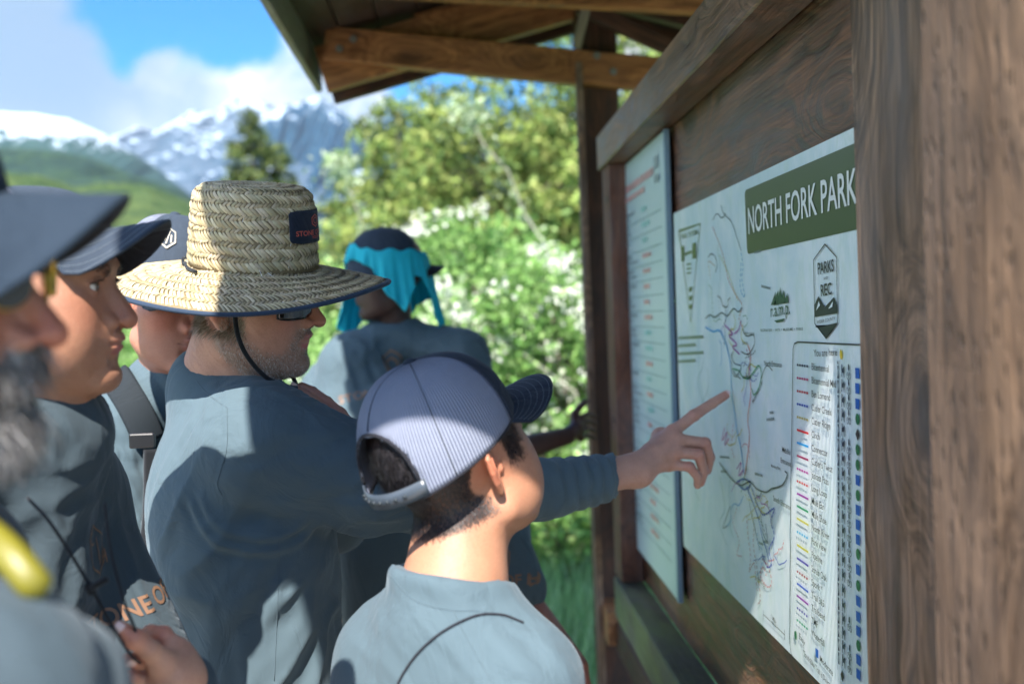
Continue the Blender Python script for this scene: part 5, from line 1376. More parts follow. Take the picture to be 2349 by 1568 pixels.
# ================================================================= STRAW HAT
def straw_hat(root, fr, patch=True):
    hp = empty('straw_hat', (0, 0, 0)); hp.parent = root; hp.location = (0, 0, 0)
    rng = np.random.default_rng(12)
    # arc length profile of the crown: s -> (scale of plan ellipse, height)
    prof = [(0, 1.0, 0), (.03, .985, .030), (.06, .965, .060), (.085, .945, .085), (.105, .925, .104), (.120, .885, .118), (.131, .82, .1265), (.145, .71, .1325), (.165, .52, .137), (.185, .32, .139), (.22, .0, .138)]
    prof = [(a_, b_, c_ * .955) for a_, b_, c_ in prof]; pr = np.array(prof); sc = spline(np.column_stack([pr[:, 0], pr[:, 1], pr[:, 2]]), 6)
    AY, AX = .0995, .0885; BY, BX = .230, .200; BL = .108
    def surf(th, s, off=0.0):
        th = np.asarray(th, float); s = np.asarray(s, float) + 0 * th
        f = np.interp(s, sc[:, 0], sc[:, 1]); z = np.interp(s, sc[:, 0], sc[:, 2])
        c, n = np.cos(th), np.sin(th)
        dent = 1 - .05 * np.exp(-((s - .128) / .03) ** 2) * np.exp(-((np.abs(th) - .75) / .35) ** 2)
        w = np.clip(-s / BL, 0, 1)
        rx = AX * f + (BX - AX) * w; ry = AY * f + (BY - AY) * w
        rx = rx * dent; ry = ry * dent
        zz_ = z - .013 * w ** .55 - .012 * w ** 2 * (1 + .8 * np.cos(2 * (th - 1.57))) + .004 * np.sin(3 * th + 1) * w ** 2 - .006 * w * (c < 0) * c ** 2
        zz_ = zz_ - .010 * np.exp(-((s - .20) / .05) ** 2)
        p = np.stack([rx * n, ry * c - .019 * w, zz_], -1)
        if not isinstance(off, float): 
            e = 1e-3; a = surf(th + e, s) - surf(th - e, s); b = surf(th, s + e) - surf(th, s - e); nn = np.cross(a, b); nn /= np.linalg.norm(nn, axis=-1)[..., None] + 1e-12; nn = -nn
            p = p + nn * np.asarray(off)[..., None]
        return p
    def base(nm, s0, s1, ns, flip=False):
        N = 120; S = np.linspace(s0, s1, ns); V = np.concatenate([surf(np.linspace(0, 2*np.pi, N, endpoint=False), s, np.full(N, -.0012)) for s in S])
        f = [(i*N+j, i*N+(j+1) % N, (i+1)*N+(j+1) % N, (i+1)*N+j) for i in range(ns-1) for j in range(N)]
        o = mk(nm, fr.w(V), f, M_strawbase, hp, True); md = o.modifiers.new('thickness', 'SOLIDIFY'); md.thickness = .0012; md.offset = 0
    base('crown', 0, .2199, 30); base('brim', -BL, 0, 14)
    V, Q, Cc = [], [], []; cnt = 0
    pal = np.array([(.62, .53, .34), (.55, .50, .33), (.66, .58, .40), (.50, .44, .27), (.58, .47, .30), (.44, .36, .21), (.60, .50, .36)])
    def strand(t0, s0, t1, s1, wd, off, col):
        nonlocal cnt
        n = 5; t = np.linspace(0, 1, n); th = t0 + (t1 - t0) * t; s = s0 + (s1 - s0) * t
        o = off + .0009 * np.sin(math.pi * t) - .0016 * (2 * t - 1) ** 4
        c = surf(th, s, o); d = np.gradient(c, axis=0); d /= np.linalg.norm(d, axis=1)[:, None] + 1e-12
        nn = surf(th, s, o + .001) - c; nn /= np.linalg.norm(nn, axis=1)[:, None] + 1e-12; sd = np.cross(d, nn) * wd / 2
        v = np.stack([c - sd - nn * .0005, c + nn * .00025, c + sd - nn * .0005], 1).reshape(-1, 3); V.append(v)
        i = np.arange(n - 1)[:, None] * 3 + cnt
        Q.append(np.concatenate([i + np.array([[0, 1, 4, 3]]), i + np.array([[1, 2, 5, 4]])])); Cc.append(np.tile(col, (n * 3, 1))); cnt += n * 3
    def rows(s_start, s_end, h, both=1):
        k = 0; s0 = s_start; R = []
        while (s0 < s_end - h * .3): R.append(s0); s0 += h
        for k, s0 in enumerate(R):
            mid = surf(np.linspace(0, 2*np.pi, 60), s0 + h / 2); per = np.linalg.norm(np.diff(mid, axis=0), axis=1).sum(); n = max(8, int(per / .0063)); dth = 2 * np.pi / n; Rm = per / 2 / np.pi
            ph = rng.uniform(0, 1)
            for j in range(n):
                th = (j + ph) * dth + rng.normal() * dth * .06; sl = h * .62 / Rm
                wob = .0014 * math.sin(3 * th + s0 * 90) + .0009 * math.sin(7 * th + 2); jit = lambda a: a + wob + rng.normal() * .0008
                strand(th, jit(s0 + h * .16), th + sl, jit(s0 + h * .84), .0045 * rng.uniform(.8, 1.15), .0010 + rng.uniform(0, .0005), pal[rng.integers(0, 7)] * rng.uniform(.70, 1.15))
                sl2 = h * .42 / Rm
                strand(th + sl + dth * .3, jit(s0 + h * .74), th + sl - sl2 + dth * .3, jit(s0 + h * 1.18), .0042 * rng.uniform(.8, 1.1), .0002 + rng.uniform(0, .0005), pal[rng.integers(3, 7)] * rng.uniform(.60, .98))
    rows(.002, .150, .0212); rows(.1504, .212, .0205)
    o1 = (np.concatenate(V), np.concatenate(Q), np.concatenate(Cc)); mk('woven_crown', fr.w(o1[0]), o1[1], M_straw, hp, cols={'tint': o1[2]}, kind='stuff'); V, Q, Cc = [], [], []; cnt = 0
    rows(-BL + .002, -.003, .0208)
    mk('woven_brim', fr.w(np.concatenate(V)), np.concatenate(Q), M_straw, hp, cols={'tint': np.concatenate(Cc)}, kind='stuff')
    # loose straw ends
    mb = MB()
    for k in range(40):
        th = rng.uniform(0, 6.28); s = rng.uniform(-BL, .13); a = surf(th, s, .001); b = surf(th + rng.normal() * .05, s + rng.normal() * .008, .006); mb.tube(fr.w(np.array([a, b])), .0004, 4)
    mb.build('straw_end', M_straw, hp, kind='stuff')
    # navy binding round the brim edge
    th = np.linspace(0, 2*np.pi, 160, endpoint=False); rim = surf(th, -BL, np.zeros(160) - .001); R = np.stack([rim[:, 0] * 1.0, rim[:, 1] * 1.0, rim[:, 2]], 1)
    prof_ = [(-.004, .0022), (.0022, .0018), (.0034, -.0006), (.0022, -.0034), (-.007, -.0040)]; n = len(prof_); v = []
    for t, p in zip(th, R):
        o = np.array((math.sin(t), math.cos(t), 0))
        for (a, b) in prof_: v.append(p + o * a + np.array((0, 0, b)))
    f = [(i*n+j, ((i+1) % 160)*n+j, ((i+1) % 160)*n+j+1, i*n+j+1) for i in range(160) for j in range(n-1)]
    mk('brim_binding', fr.w(np.array(v)), f, M_binding, hp, True)
    # cord resting round the back of the crown
    th = np.linspace(rad(112), rad(250), 40); pts = surf(th, .004 + .004 * np.sin(np.linspace(0, 3.1, 40)), np.full(40, .0075)); pts[:14] = surf(th[:14], np.linspace(-.018, .003, 14), np.full(14, .0070))
    mb = MB(); mb.tube(fr.w(pts), .0024, 6); mb.build('crown_cord', M_cord, hp, True)
    # patch on the front
    if patch:
        a0, a1, s0, s1 = rad(-34), rad(39), .046, .098
        def g(u, w, off): return surf(np.array([a0 + (a1 - a0) * u]), np.array([s0 + (s1 - s0) * w]), np.array([off]))[0]
        nu, nw = 14, 8; v = []
        for i in range(nu + 1):
            for j in range(nw + 1):
                u, w = i / nu, j / nw; du, dw = abs(u - .5) * 2, abs(w - .5) * 2
                if du > .85 and dw > .8: u = .5 + math.copysign(.47, u - .5); w = .5 + math.copysign(.46, w - .5)
                v.append(g(u, w, .0032))
        o = mk('patch', fr.w(np.array(v)), [(i*(nw+1)+j, (i+1)*(nw+1)+j, (i+1)*(nw+1)+j+1, i*(nw+1)+j+1) for i in range(nu) for j in range(nw)], M_navypatch, hp, True)
        md = o.modifiers.new('thickness', 'SOLIDIFY'); md.thickness = .002; md.offset = 0
        mb = MB()
        def put(V2, f):                 # V2 in patch units 0..1, read from the wearer's right-hand side (u falls)
            mb.add(fr.w(np.array([g(1 - a, b, .0046) for a, b in V2])), f)
        v, f = text_geo('STONE OF HOPE', bold=.015); W0 = v[:, 0].max(); put([(.08 + x / W0 * .84, .24 + y / W0 * .84 * 1.9) for x, y in v[:, :2]], f)
        v, f = text_geo('YOUTH', bold=.01); W0 = v[:, 0].max(); put([(.38 + x / W0 * .24, .12 + y / W0 * .24 * 1.9) for x, y in v[:, :2]], f)
        for r0, r1 in ((.20, .165), (.11, .085)):
            k = [(.5 + r0 * .62 * math.sin(a), .66 + r0 * math.cos(a)) for a in np.arange(6) * math.pi / 3] + [(.5 + r1 * .62 * math.sin(a), .66 + r1 * math.cos(a)) for a in np.arange(6) * math.pi / 3]
            put(k, [(i, (i+1) % 6, 6 + (i+1) % 6, 6 + i) for i in range(6)])
        mb.build('patch_print', simple('patch_red', (.55, .10, .07), .6), hp)
    return hp
def straw_mat():
    m, n, b = new_mat('straw'); t = n.attr('tint'); g = n.coord('Object')
    n.set(b.inputs['Base Color'], n.mix(n.noise(g, 500, 3), t, n.mix(.5, t, (.30, .22, .10)))); b.inputs['Roughness'].default_value = .55; b.inputs['Specular IOR Level'].default_value = .35
    return m
M_straw = straw_mat(); M_strawbase = simple('straw_base', (.19, .145, .08), .8, noise=.3, nscale=300)
M_binding = fabric_mat('navy_binding', (.022, .040, .075), bump=.3); M_navypatch = fabric_mat('navy_patch', (.010, .016, .032)); M_cord = fabric_mat('black_cord', (.008, .009, .012), bump=.6, weave=3000)

HEX = [(math.sin(a), math.cos(a)) for a in np.arange(6) * math.pi / 3]
def hexring(r0, r1, cx=0, cy=0, sq=.8): 
    out = []
    for i in range(6):
        a, b = HEX[i], HEX[(i+1) % 6]
        out.append([(cx + a[0]*r0*sq, cy + a[1]*r0), (cx + b[0]*r0*sq, cy + b[1]*r0), (cx + b[0]*r1*sq, cy + b[1]*r1), (cx + a[0]*r1*sq, cy + a[1]*r1)])
    return out
def s_torus(p, c, ax, R, r, squash=1.0):
    ax = np.array(ax, float); ax /= np.linalg.norm(ax); q = p - np.array(c, float); h = q @ ax; rr = np.linalg.norm(q - np.outer(h, ax), axis=1)
    return np.sqrt((rr - R) ** 2 + (h / squash) ** 2) - r
M_print = simple('copper_print', (.22, .12, .07), .5)
V3 = lambda *a: np.array(P(*a))
def person(px, depth, label, group='people gathered round the notice board'):
    g = P(px, 780, depth); return empty('person', (g.x, g.y, 0), label=label, cat='person', group=group)

# ================================================================= A. man in the straw hat
def man_hat():
    root = person(560, 1.6, 'stubbled man in a wide straw hat pointing his outstretched arm at the trail map')
    fr = head_frame(567, 668, 1.55, rad(-9), rad(-5), rad(7), 1.08)
    o = dict(HD); nk = fr.l(V3(535, 770, 1.565)); nb = fr.l(V3(498, 910, 1.60)); o.update(neck=(nk, nb, .055, .062), neck2=(fr.l(V3(600, 815, 1.56)), fr.l(V3(560, 905, 1.56)), .036, .044), nose_w=1.02, tip=(0, .1085, -.0375), open=.0045, lips=1.05, chin=.003, jaw=1.04, fat=.002, brow=1.1, ct=.76, cw=.85)
    v, q = make_head(fr, o, .0016, ((-.11, -.20, -.235), (.11, .135, .135)))
    W = fr.w(v)
    # creases of the turned neck
    nr = vnormals(W, q); cr = fold_dir(W, V3(520, 800, 1.50), .07, V3(450, 720, 1.5) - V3(600, 880, 1.5), .016, .0022, 4, 9); W = W + nr * cr[:, None]
    c = head_colors(v, (.52, .28, .20), o, stub=.5, stubcol=(.24, .18, .15), lipcol=(.52, .17, .16), blush=.5)
    hand_parts = []
    # pointing right hand
    wr = V3(1462, 1078, 1.745); w2 = V3(1496, 1052, 1.765)
    idx = [V3(1543, 990, 1.79), V3(1592, 952, 1.80), V3(1634, 925, 1.816), V3(1664, 906, 1.826)]
    mid = [V3(1550, 1008, 1.775), V3(1617, 1016, 1.785), V3(1628, 1048, 1.80), V3(1622, 1078, 1.81)]
    rng_ = [V3(1546, 1036, 1.770), V3(1603, 1042, 1.768), V3(1614, 1080, 1.782), V3(1607, 1106, 1.795)]
    pin = [V3(1532, 1064, 1.775), V3(1582, 1070, 1.766), V3(1601, 1094, 1.775), V3(1600, 1112, 1.785)]
    th = [V3(1515, 1000, 1.81), V3(1560, 1010, 1.84), V3(1590, 1030, 1.845), V3(1605, 1050, 1.84)]
    el = V3(1090, 1130, 1.60)
    def ex(p, d):
        d = smin(d, s_cap(p, wr, w2, .027, .0235), .015); d = smin(d, s_cap(p, el, wr, .045, .0275), .02)
        for k in (idx, mid, rng_, pin): d = smin(d, s_ell(p, k[0] - np.array((.0, .004, -.000)), (.0085, .0085, .0085)), .006)
        return d
    hf = hand_sdf(w2, [idx, mid, rng_, pin], th, fr=.0101, palm_r=.0150, extra=ex, pk=.015)
    c0 = V3(1480, 1050, 1.75); v2, q2 = sdf_mesh(hf, (c0[0] - .15, c0[1] - .13, c0[2] - .10), (c0[0] + .17, c0[1] + .14, c0[2] + .13), .0017); v2 = relax(v2, q2, 1, .3)
    nr = vnormals(v2, q2); d2 = fold_dir(v2, idx[1], .016, np.cross(idx[2] - idx[1], (0, -1, 0)), .004, .0009, 3, 4) + .0011 * ridged((v2 - w2) * 26, 2, 5) * np.exp(-(np.linalg.norm(v2 - V3(1510, 1035, 1.76), axis=1) / .035) ** 2)
    v2 = v2 + nr * d2[:, None]
    k = np.tile(np.array((.50, .28, .215)), (len(v2), 1)) * (1 + .10 * fbm(v2 * 60, 3, 2)[:, None])
    for kn in (idx[0], mid[0], rng_[0], pin[0], idx[1], mid[1], rng_[1], pin[1], idx[3], rng_[3]):
        w = np.exp(-(np.linalg.norm(v2 - kn, axis=1) / .011) ** 2)[:, None] * .7; k = k * (1 - w) + k * np.array((1.12, .70, .68)) * w
    # left hand lying over the right shoulder, seen as two fingers
    h2 = V3(806, 1000, 1.62); f1 = [V3(770, 966, 1.60), V3(737, 934, 1.585), V3(702, 906, 1.575), V3(673, 888, 1.570)]; f2 = [V3(780, 950, 1.615), V3(750, 922, 1.605), V3(717, 898, 1.598), V3(692, 886, 1.594)]
    f3 = [V3(760, 1000, 1.62), V3(728, 975, 1.60), V3(700, 950, 1.59), V3(682, 938, 1.588)]; f4 = [V3(764, 1016, 1.615), V3(735, 1000, 1.60), V3(712, 985, 1.59), V3(700, 972, 1.588)]
    el2 = V3(770, 1200, 1.80)
    hf2 = hand_sdf(h2, [f1, f2, f3, f4], None, fr=.0088, palm_r=.012, extra=lambda p, d: smin(d, s_cap(p, h2, el2, .026, .040), .015)); v3, q3 = sdf_mesh(hf2, h2 - np.array((.16, .12, .20)), h2 + np.array((.10, .22, .13)), .0022)
    k3 = np.tile(np.array((.46, .23, .17)), (len(v3), 1))
    core = torso_sdf(BA, SA, 1.50, .75, grow=-.02); v4, q4 = sdf_mesh(lambda p: smin(core(p), s_cap(p, V3(605, 1015, 1.50), el, .05, .04), .03), (-1.0, 1.2, .75), (.1, 2.0, 1.6), .02)
    k4 = np.tile(np.array((.37, .185, .125)), (len(v4), 1))
    vv, qq, cc = join_parts([(W, q, c), (v2, q2, k), (v3, q3, k3), (v4, q4, k4)])
    mk('body', vv, qq, M_skin, root, True, cols={'tint': cc})
    mb = MB(); nail(mb, idx[3], idx[2], (-.35, -.75, .62), .0072, .0135); mb.build('fingernail', M_nail, root, True)
    mb = MB(); nail(mb, f1[3], f1[2], (-.2, -.3, .9), .0068, .012); mb.build('fingernail', M_nail, root, True)
    mb = MB(); rc = (f1[0] * .72 + f1[1] * .28); dr = f1[1] - f1[0]; dr /= np.linalg.norm(dr); a_ = np.cross(dr, (0, 0, 1)); a_ /= np.linalg.norm(a_); b_ = np.cross(dr, a_)
    mb.tube([rc + (a_ * math.cos(t) + b_ * math.sin(t)) * .0102 for t in np.linspace(0, 2*math.pi, 24, endpoint=False)], .0018, 6, closed=True); mb.build('ring', simple('ring', (.25, .28, .33), .3, .9), root, True)
    # stubble
    def smask(p):
        a = fr.l(p); a[:, 0] = np.abs(a[:, 0]); js = s_chain(a, [(.070, .006, -.025), (.060, .0, -.066), (.046, .030, -.094), (.022, .068, -.104), (0, .078, -.100)], [.012, .022, .027, .026, .026])
        mu = s_chain(a, [(0, .094, -.052), (.024, .084, -.058), (.030, .072, -.085)], [.008, .010, .012]); lp = s_chain(a, [(0, .093, -.066), (.022, .083, -.066)], [.009, .005])
        return sstep(-np.minimum(js, mu), -.006, .006) * sstep(lp, 0, .002)
    sv, sq, scl = strands(W, q, smask, 14000, .0042, .00050, lambda p: fr.d(np.tile((0, .35, -1.0), (len(p), 1))), [(.26, .19, .15), (.42, .36, .31), (.16, .11, .09), (.60, .56, .52)], 5, .45, .2)
    mk('stubble', sv, sq, hair_mat((1,)), root, cols={'tint': scl}, kind='stuff')
    # hair under the hat, sideburn and nape
    def hmask(p):
        a = fr.l(p); x = np.abs(a[:, 0]); side = sstep(a[:, 2], -.062, -.030) * sstep(-a[:, 1], -.030, -.012) * (1 - sstep(-a[:, 1], .20, .22)); ear = np.linalg.norm((a - np.array((0, -.015, -.012))) * np.array((0, 1, 1)), axis=1)
        return side * sstep(ear, .032, .040) * (a[:, 2] < .004) * (a[:, 1] < .03)
    hv, hq, hc = strands(W, q, hmask, 5200, .018, .0008, lambda p: fr.d(np.tile((0, -.5, -1.0), (len(p), 1))), [(.22, .16, .10), (.32, .25, .17), (.16, .11, .07), (.40, .33, .25)], 6, .25, .2)
    mk('hair', hv, hq, hair_mat((1,)), root, cols={'tint': hc}, kind='stuff')
    # sunglasses
    sg = empty('sunglasses', (0, 0, 0)); sg.parent = root; sg.location = (0, 0, 0)
    mlens = simple('dark_lens', (.012, .014, .018), .06, spec=.9); mfr = simple('glasses_frame', (.01, .01, .012), .25)
    for sx in (-1, 1):
        v_ = []; n1, n2 = 12, 7
        for i in range(n1 + 1):
            for j in range(n2 + 1):
                a = i / n1 * 2 - 1; b = j / n2 * 2 - 1; rr_ = math.sqrt(max(0, 1 - .45 * (a * a) ** 1.5)); ang = .30 + (a + 1) * .48
                x = sx * (.013 + .030 * (a + 1)) * 1.0; y = .0995 - .030 * ((a + 1) / 2) ** 2.1; z = -.009 + .0195 * b * rr_ - .002 * (a + 1)
                v_.append((x, y, z))
        o_ = mk('lens', fr.w(np.array(v_)), [(i*(n2+1)+j, (i+1)*(n2+1)+j, (i+1)*(n2+1)+j+1, i*(n2+1)+j+1) for i in range(n1) for j in range(n2)], mlens, sg, True); md = o_.modifiers.new('thickness', 'SOLIDIFY'); md.thickness = .002; md.offset = 0
        mb = MB(); mb.tube(fr.w(spline([(sx * .073, .066, .006), (sx * .079, .03, .006), (sx * .080, -.006, .004), (sx * .076, -.024, -.014)], 5)), .0022, 6); mb.build('temple_arm', mfr, sg, True)
    mb = MB(); mb.tube(fr.w(spline([(-.013, .096, .004), (0, .1015, .009), (.013, .096, .004)], 5)), .002, 6); mb.build('bridge', mfr, sg, True)
    # hat
    hf_ = head_frame(582, 609, 1.55, rad(-9), rad(-6.2), rad(10.5), 1.0); straw_hat(root, hf_)
    mb = MB(); pts = spline([V3(541, 700, 1.445), V3(540, 735, 1.450), V3(546, 770, 1.455), V3(560, 805, 1.462), V3(583, 838, 1.475), V3(612, 866, 1.492), V3(640, 880, 1.512), V3(668, 888, 1.54), V3(680, 886, 1.575), V3(670, 860, 1.61), V3(640, 800, 1.65), V3(620, 700, 1.67)], 8)
    mb.tube(pts, .0036, 8); mb.build('chin_cord', M_cord, root, True)
    # shirt
    sh = [V3(605, 1015, 1.50), V3(850, 1104, 1.535), V3(1090, 1135, 1.60), V3(1250, 1122, 1.65), V3(1450, 1083, 1.742)]; rsl = [.084, .074, .060, .049, .036]
    ls = [BA.w(-.17, .02, 1.40), V3(765, 1190, 1.82), V3(806, 1022, 1.67)]; tor = torso_sdf(BA, SA, 1.50, .80)
    nc = V3(492, 880, 1.60); nax = V3(530, 780, 1.56) - V3(480, 900, 1.61)
    def sf(p):
        d = tor(p); d = smin(d, s_cap(p, V3(510, 905, 1.60), sh[0], .066, .070), .05)
        arm = s_chain(p, sh, rsl, .012); d = smin(d, arm, .045)
        d = smin(d, s_chain(p, ls, [.070, .060, .040], .02), .04); d = smin(d, s_cap(p, nc, ls[0], .060, .062), .05)
        d = smin(d, s_torus(p, nc, nax, .060, .010, 1.9), .012)
        d = smax(d, -s_cap(p, nc + nax * .2, nc + nax * 1.2, .052, .060), .004)
        a, b = sh[3], sh[4]; ax = (b - a) / np.linalg.norm(b - a); cut = (p - b) @ ax; d = smax(d, np.where(np.linalg.norm(p - b, axis=1) < .16, cut, -1), .003)
        b2 = ls[2]; ax2 = (ls[2] - ls[1]) / np.linalg.norm(ls[2] - ls[1]); d = smax(d, np.where(np.linalg.norm(p - b2, axis=1) < .07, (p - b2) @ ax2, -1), .003)
        return d
    arm_pit = V3(600, 1215, 1.50)
    def folds(v):
        d = fold_arc(v, V3(600, 1088, 1.46), (0, 1, .1), [.088, .107], .0070, .0070, .17, 3, ang=((-.25, 0, -1), .35))
        # long pulls from the armpit out along the sleeve
        d += fold_dir(v, V3(740, 1080, 1.47), .17, V3(950, 1010, 1.55) - V3(600, 1130, 1.45), .042, .0075, 11, 7)
        d += fold_dir(v, V3(640, 930, 1.52), .10, V3(830, 1010, 1.55) - V3(540, 905, 1.55), .026, .0045, 12, 8)
        d += fold_tube(v, V3(1130, 1130, 1.6), V3(1425, 1090, 1.735), 9, .0034, 21, .075)
        d += fold_dir(v, V3(650, 1450, 1.50), .26, V3(780, 1270, 1.5) - V3(560, 1600, 1.5), .062, .011, 31, 6)
        d += fold_dir(v, V3(450, 1480, 1.52), .16, V3(430, 1300, 1.5) - V3(450, 1600, 1.5), .055, .0045, 33, 6)
        a, b = sh[3], sh[4]; ax = (b - a) / np.linalg.norm(b - a); t = (v - b) @ ax; d -= .0014 * np.exp(-((t + .034) / .0016) ** 2) * (np.linalg.norm(v - b, axis=1) < .1)
        # shoulder seam and side seam
        sa, sb = V3(512, 905, 1.47), V3(503, 1110, 1.47); t = np.clip(((v - sa) @ (sb - sa)) / ((sb - sa) @ (sb - sa)), 0, 1); dist = np.abs((v - sa)[:, 0] - t * (sb - sa)[0] - .012 * np.sin(t * 3.1)); d -= .0016 * np.exp(-(dist / .0018) ** 2) * ((v[:, 1] < 1.6) & (v[:, 2] < sa[2] + .01) & (v[:, 2] > sb[2]))
        return d + .0012 * fbm(v * 30, 3, 2)
    o_, v, q = cloth('shirt', sf, (-.80, 1.20, .78), (.26, 2.02, 1.60), .0048, M_shirt, root, folds)
    T = bvh(v, q); seams(T, root, [[(449, 871), (479, 905), (521, 935)], [(521, 935), (520, 1030), (500, 1104), (509, 1134)], [(643, 1187), (641, 1260), (636, 1399), (629, 1560)], [(452, 852), (500, 868), (560, 880), (612, 892)]], .00045, M_shirt)
    lower_body(root, BA, .92)
BA = Body(-.345, 1.645, rad(14))
SA = smooth_secs([(.74, 0, 0, .175, .125), (.95, 0, 0, .165, .125), (1.10, 0, -.002, .172, .132), (1.24, 0, -.014, .185, .145), (1.34, 0, -.024, .190, .142), (1.42, 0, -.030, .165, .110), (1.48, 0, -.030, .11, .075), (1.54, 0, -.02, .06, .05)])
man_hat()
# ================================================================= B. youth at the left, in profile
def arm_chain(*a): return [np.array(x, float) for x in a]
def youth():
    root = person(80, 1.1, 'smooth-faced youth in a curved-brim grey cap, fingering a black cord at his chest')
    fr = head_frame(66, 661, 1.09, rad(2), rad(1), rad(2), 1.0)
    o = dict(HD); o.update(neck=(fr.l(V3(70, 760, 1.10)), fr.l(V3(60, 1040, 1.13)), .052, .060), neck2=(fr.l(V3(128, 870, 1.10)), fr.l(V3(115, 1030, 1.12)), .036, .046), nose_w=1.25, tip=(0, .1035, -.0395), lips=1.35, fat=.007, cheek=.006, brow=.85, chin=.002, nasion=.0805, lidopen=1.0, ct=.76, cw=.97)
    v, q = make_head(fr, o, .0014, ((-.11, -.15, -.225), (.11, .135, .135))); W = fr.w(v)
    c = head_colors(v, (.37, .185, .115), o, lipcol=(.36, .13, .11), blush=.40)
    # right-hand silhouette: the left hand pinching the cord
    wr = V3(408, 1560, 1.01)
    th = [V3(372, 1518, .985), V3(345, 1490, .972), V3(308, 1464, .962), V3(277, 1440, .958)]
    ix = [V3(405, 1488, 1.02), V3(376, 1454, 1.03), V3(345, 1449, 1.02), V3(318, 1462, 1.0)]
    md = [V3(412, 1510, 1.015), V3(362, 1486, 1.04), V3(326, 1500, 1.02), V3(318, 1520, .995)]
    rg = [V3(404, 1540, 1.0), V3(350, 1524, 1.01), V3(318, 1516, .99), V3(296, 1510, .975)]
    pk = [V3(392, 1562, .99), V3(330, 1560, .995), V3(300, 1552, .98), V3(276, 1545, .97)]
    el = V3(500, 1900, 1.16)
    hf = hand_sdf(wr, [ix, md, rg, pk], th, fr=.0082, palm_r=.0125, extra=lambda p, d: smin(d, s_cap(p, wr, el, .026, .04), .02), pk=.014)
    v2, q2 = sdf_mesh(hf, wr - np.array((.11, .10, .14)), wr + np.array((.08, .12, .10)), .0016); v2 = relax(v2, q2, 1, .3)
    k = np.tile(np.array((.50, .27, .185)), (len(v2), 1)) * (1 + .08 * fbm(v2 * 60, 3, 2)[:, None])
    for kn in (th[3], ix[2], rg[3], pk[3], th[2], ix[1]):
        w = np.exp(-(np.linalg.norm(v2 - kn, axis=1) / .013) ** 2)[:, None] * .6; k = k * (1 - w) + k * np.array((1.15, .68, .66)) * w
    core = torso_sdf(BB, SB, 1.47, .75, grow=-.02); v4, q4 = sdf_mesh(lambda p: smin(core(p), s_cap(p, BB.w(-.15, 0, 1.39), el, .045, .04), .03), (-1.0, .6, .70), (.0, 1.6, 1.6), .022)
    vv, qq, cc = join_parts([(W, q, c), (v2, q2, k), (v4, q4, np.tile(np.array((.44, .225, .14)), (len(v4), 1)))])
    mk('body', vv, qq, M_skin, root, True, cols={'tint': cc}); eyes(root, fr, (0, 1, -.12)); brows(root, fr, W, q, (.014, .010, .009), 520, 4)
    for (a, b, o_) in ((th[3], th[2], (.15, -.95, .25)), (rg[3], rg[2], (-.2, -.9, .35)), (pk[3], pk[2], (-.2, -.9, .35))):
        mb = MB(); nail(mb, a, b, o_, .0070, .0125); mb.build('fingernail', M_nail, root, True)
    # lashes
    def lm(p): a = fr.l(p); a[:, 0] = abs(a[:, 0]); return sstep(-s_chain(a, [(.019, .0825, .0030), (.031, .0865, .0040), (.043, .0785, .0010)], [.0016] * 3), -.0008, .0004)
    lv, lq, lc = strands(W, q, lm, 110, .0075, .0006, lambda p: fr.d(np.tile((0, 1.0, -.1), (len(p), 1))), [(.01, .008, .008)], 9, .9, .1, jitter=.15)
    if len(lv): mk('eyelashes', lv, lq, hair_mat((1,)), root, cols={'tint': lc}, kind='stuff')
    # cap
    def hmask(p): a = fr.l(p); return sstep(a[:, 2], -.05, -.02) * sstep(-a[:, 1], -.035, -.015) * (a[:, 2] < .03) * sstep(np.linalg.norm((a - np.array((0, -.015, -.012))) * np.array((0, 1, 1)), axis=1), .032, .040)
    hv, hq, hc = strands(W, q, hmask, 3500, .014, .0008, lambda p: fr.d(np.tile((0, -.5, -1.0), (len(p), 1))), [(.015, .012, .012), (.03, .024, .02)], 6, .3, .2); mk('hair', hv, hq, hair_mat((1,)), root, cols={'tint': hc}, kind='stuff')
    cap(root, Frame(fr.o, fr.R[:, 1], fr.R[:, 2], 1.0), mesh=M_mesh, brim_curve=.032, brim_len=.066, zoff=.019, brimdrop=-.006, tilt=rad(4), brow=.032, nst=6, high=.066, stw=.0003)
    # shirt
    nc = V3(85, 992, 1.12); nax = np.array((.05, 0, 1.0))
    la = arm_chain(BB.w(-.150, .01, 1.395), V3(500, 1880, 1.20), V3(412, 1590, 1.025)); ra = arm_chain(BB.w(.155, 0, 1.40), V3(-30, 1700, 1.0), V3(60, 2000, 1.06)); tor = torso_sdf(BB, SB, 1.455, .78)
    def sf(p):
        d = tor(p); d = smin(d, s_chain(p, la[:2], [.062, .052], 0), .05); d = smin(d, s_cap(p, la[1], la[2], .050, .034), .02); d = smin(d, s_chain(p, ra, [.064, .054, .04], .02), .05)
        d = smin(d, s_cap(p, nc - np.array((0, 0, .01)), BB.w(-.02, .06, 1.33), .056, .07), .04); d = smin(d, s_cap(p, nc, la[0], .058, .058), .05); d = smin(d, s_cap(p, nc, ra[0], .058, .058), .05); d = smin(d, s_torus(p, nc, nax, .061, .008, 1.8), .010)
        return smax(d, -s_cap(p, nc + nax * .01, nc + nax * .1, .050, .058), .004)
    def folds(v):
        d = fold_dir(v, V3(170, 1250, 1.0), .24, V3(80, 1040, 1.05) - V3(260, 1480, 1.0), .050, .010, 41, 7)
        d += fold_dir(v, V3(230, 1450, 1.0), .13, V3(120, 1150, 1.05) - V3(280, 1500, 1.0), .030, .004, 42, 7)
        d += fold_tube(v, la[1], la[2], 5, .003, 22, .06)
        return d + .001 * fbm(v * 30, 3, 2)
    o_, v, q = cloth('shirt', sf, (-.98, .70, .78), (-.12, 1.60, 1.55), .005, M_shirt_dark, root, folds)
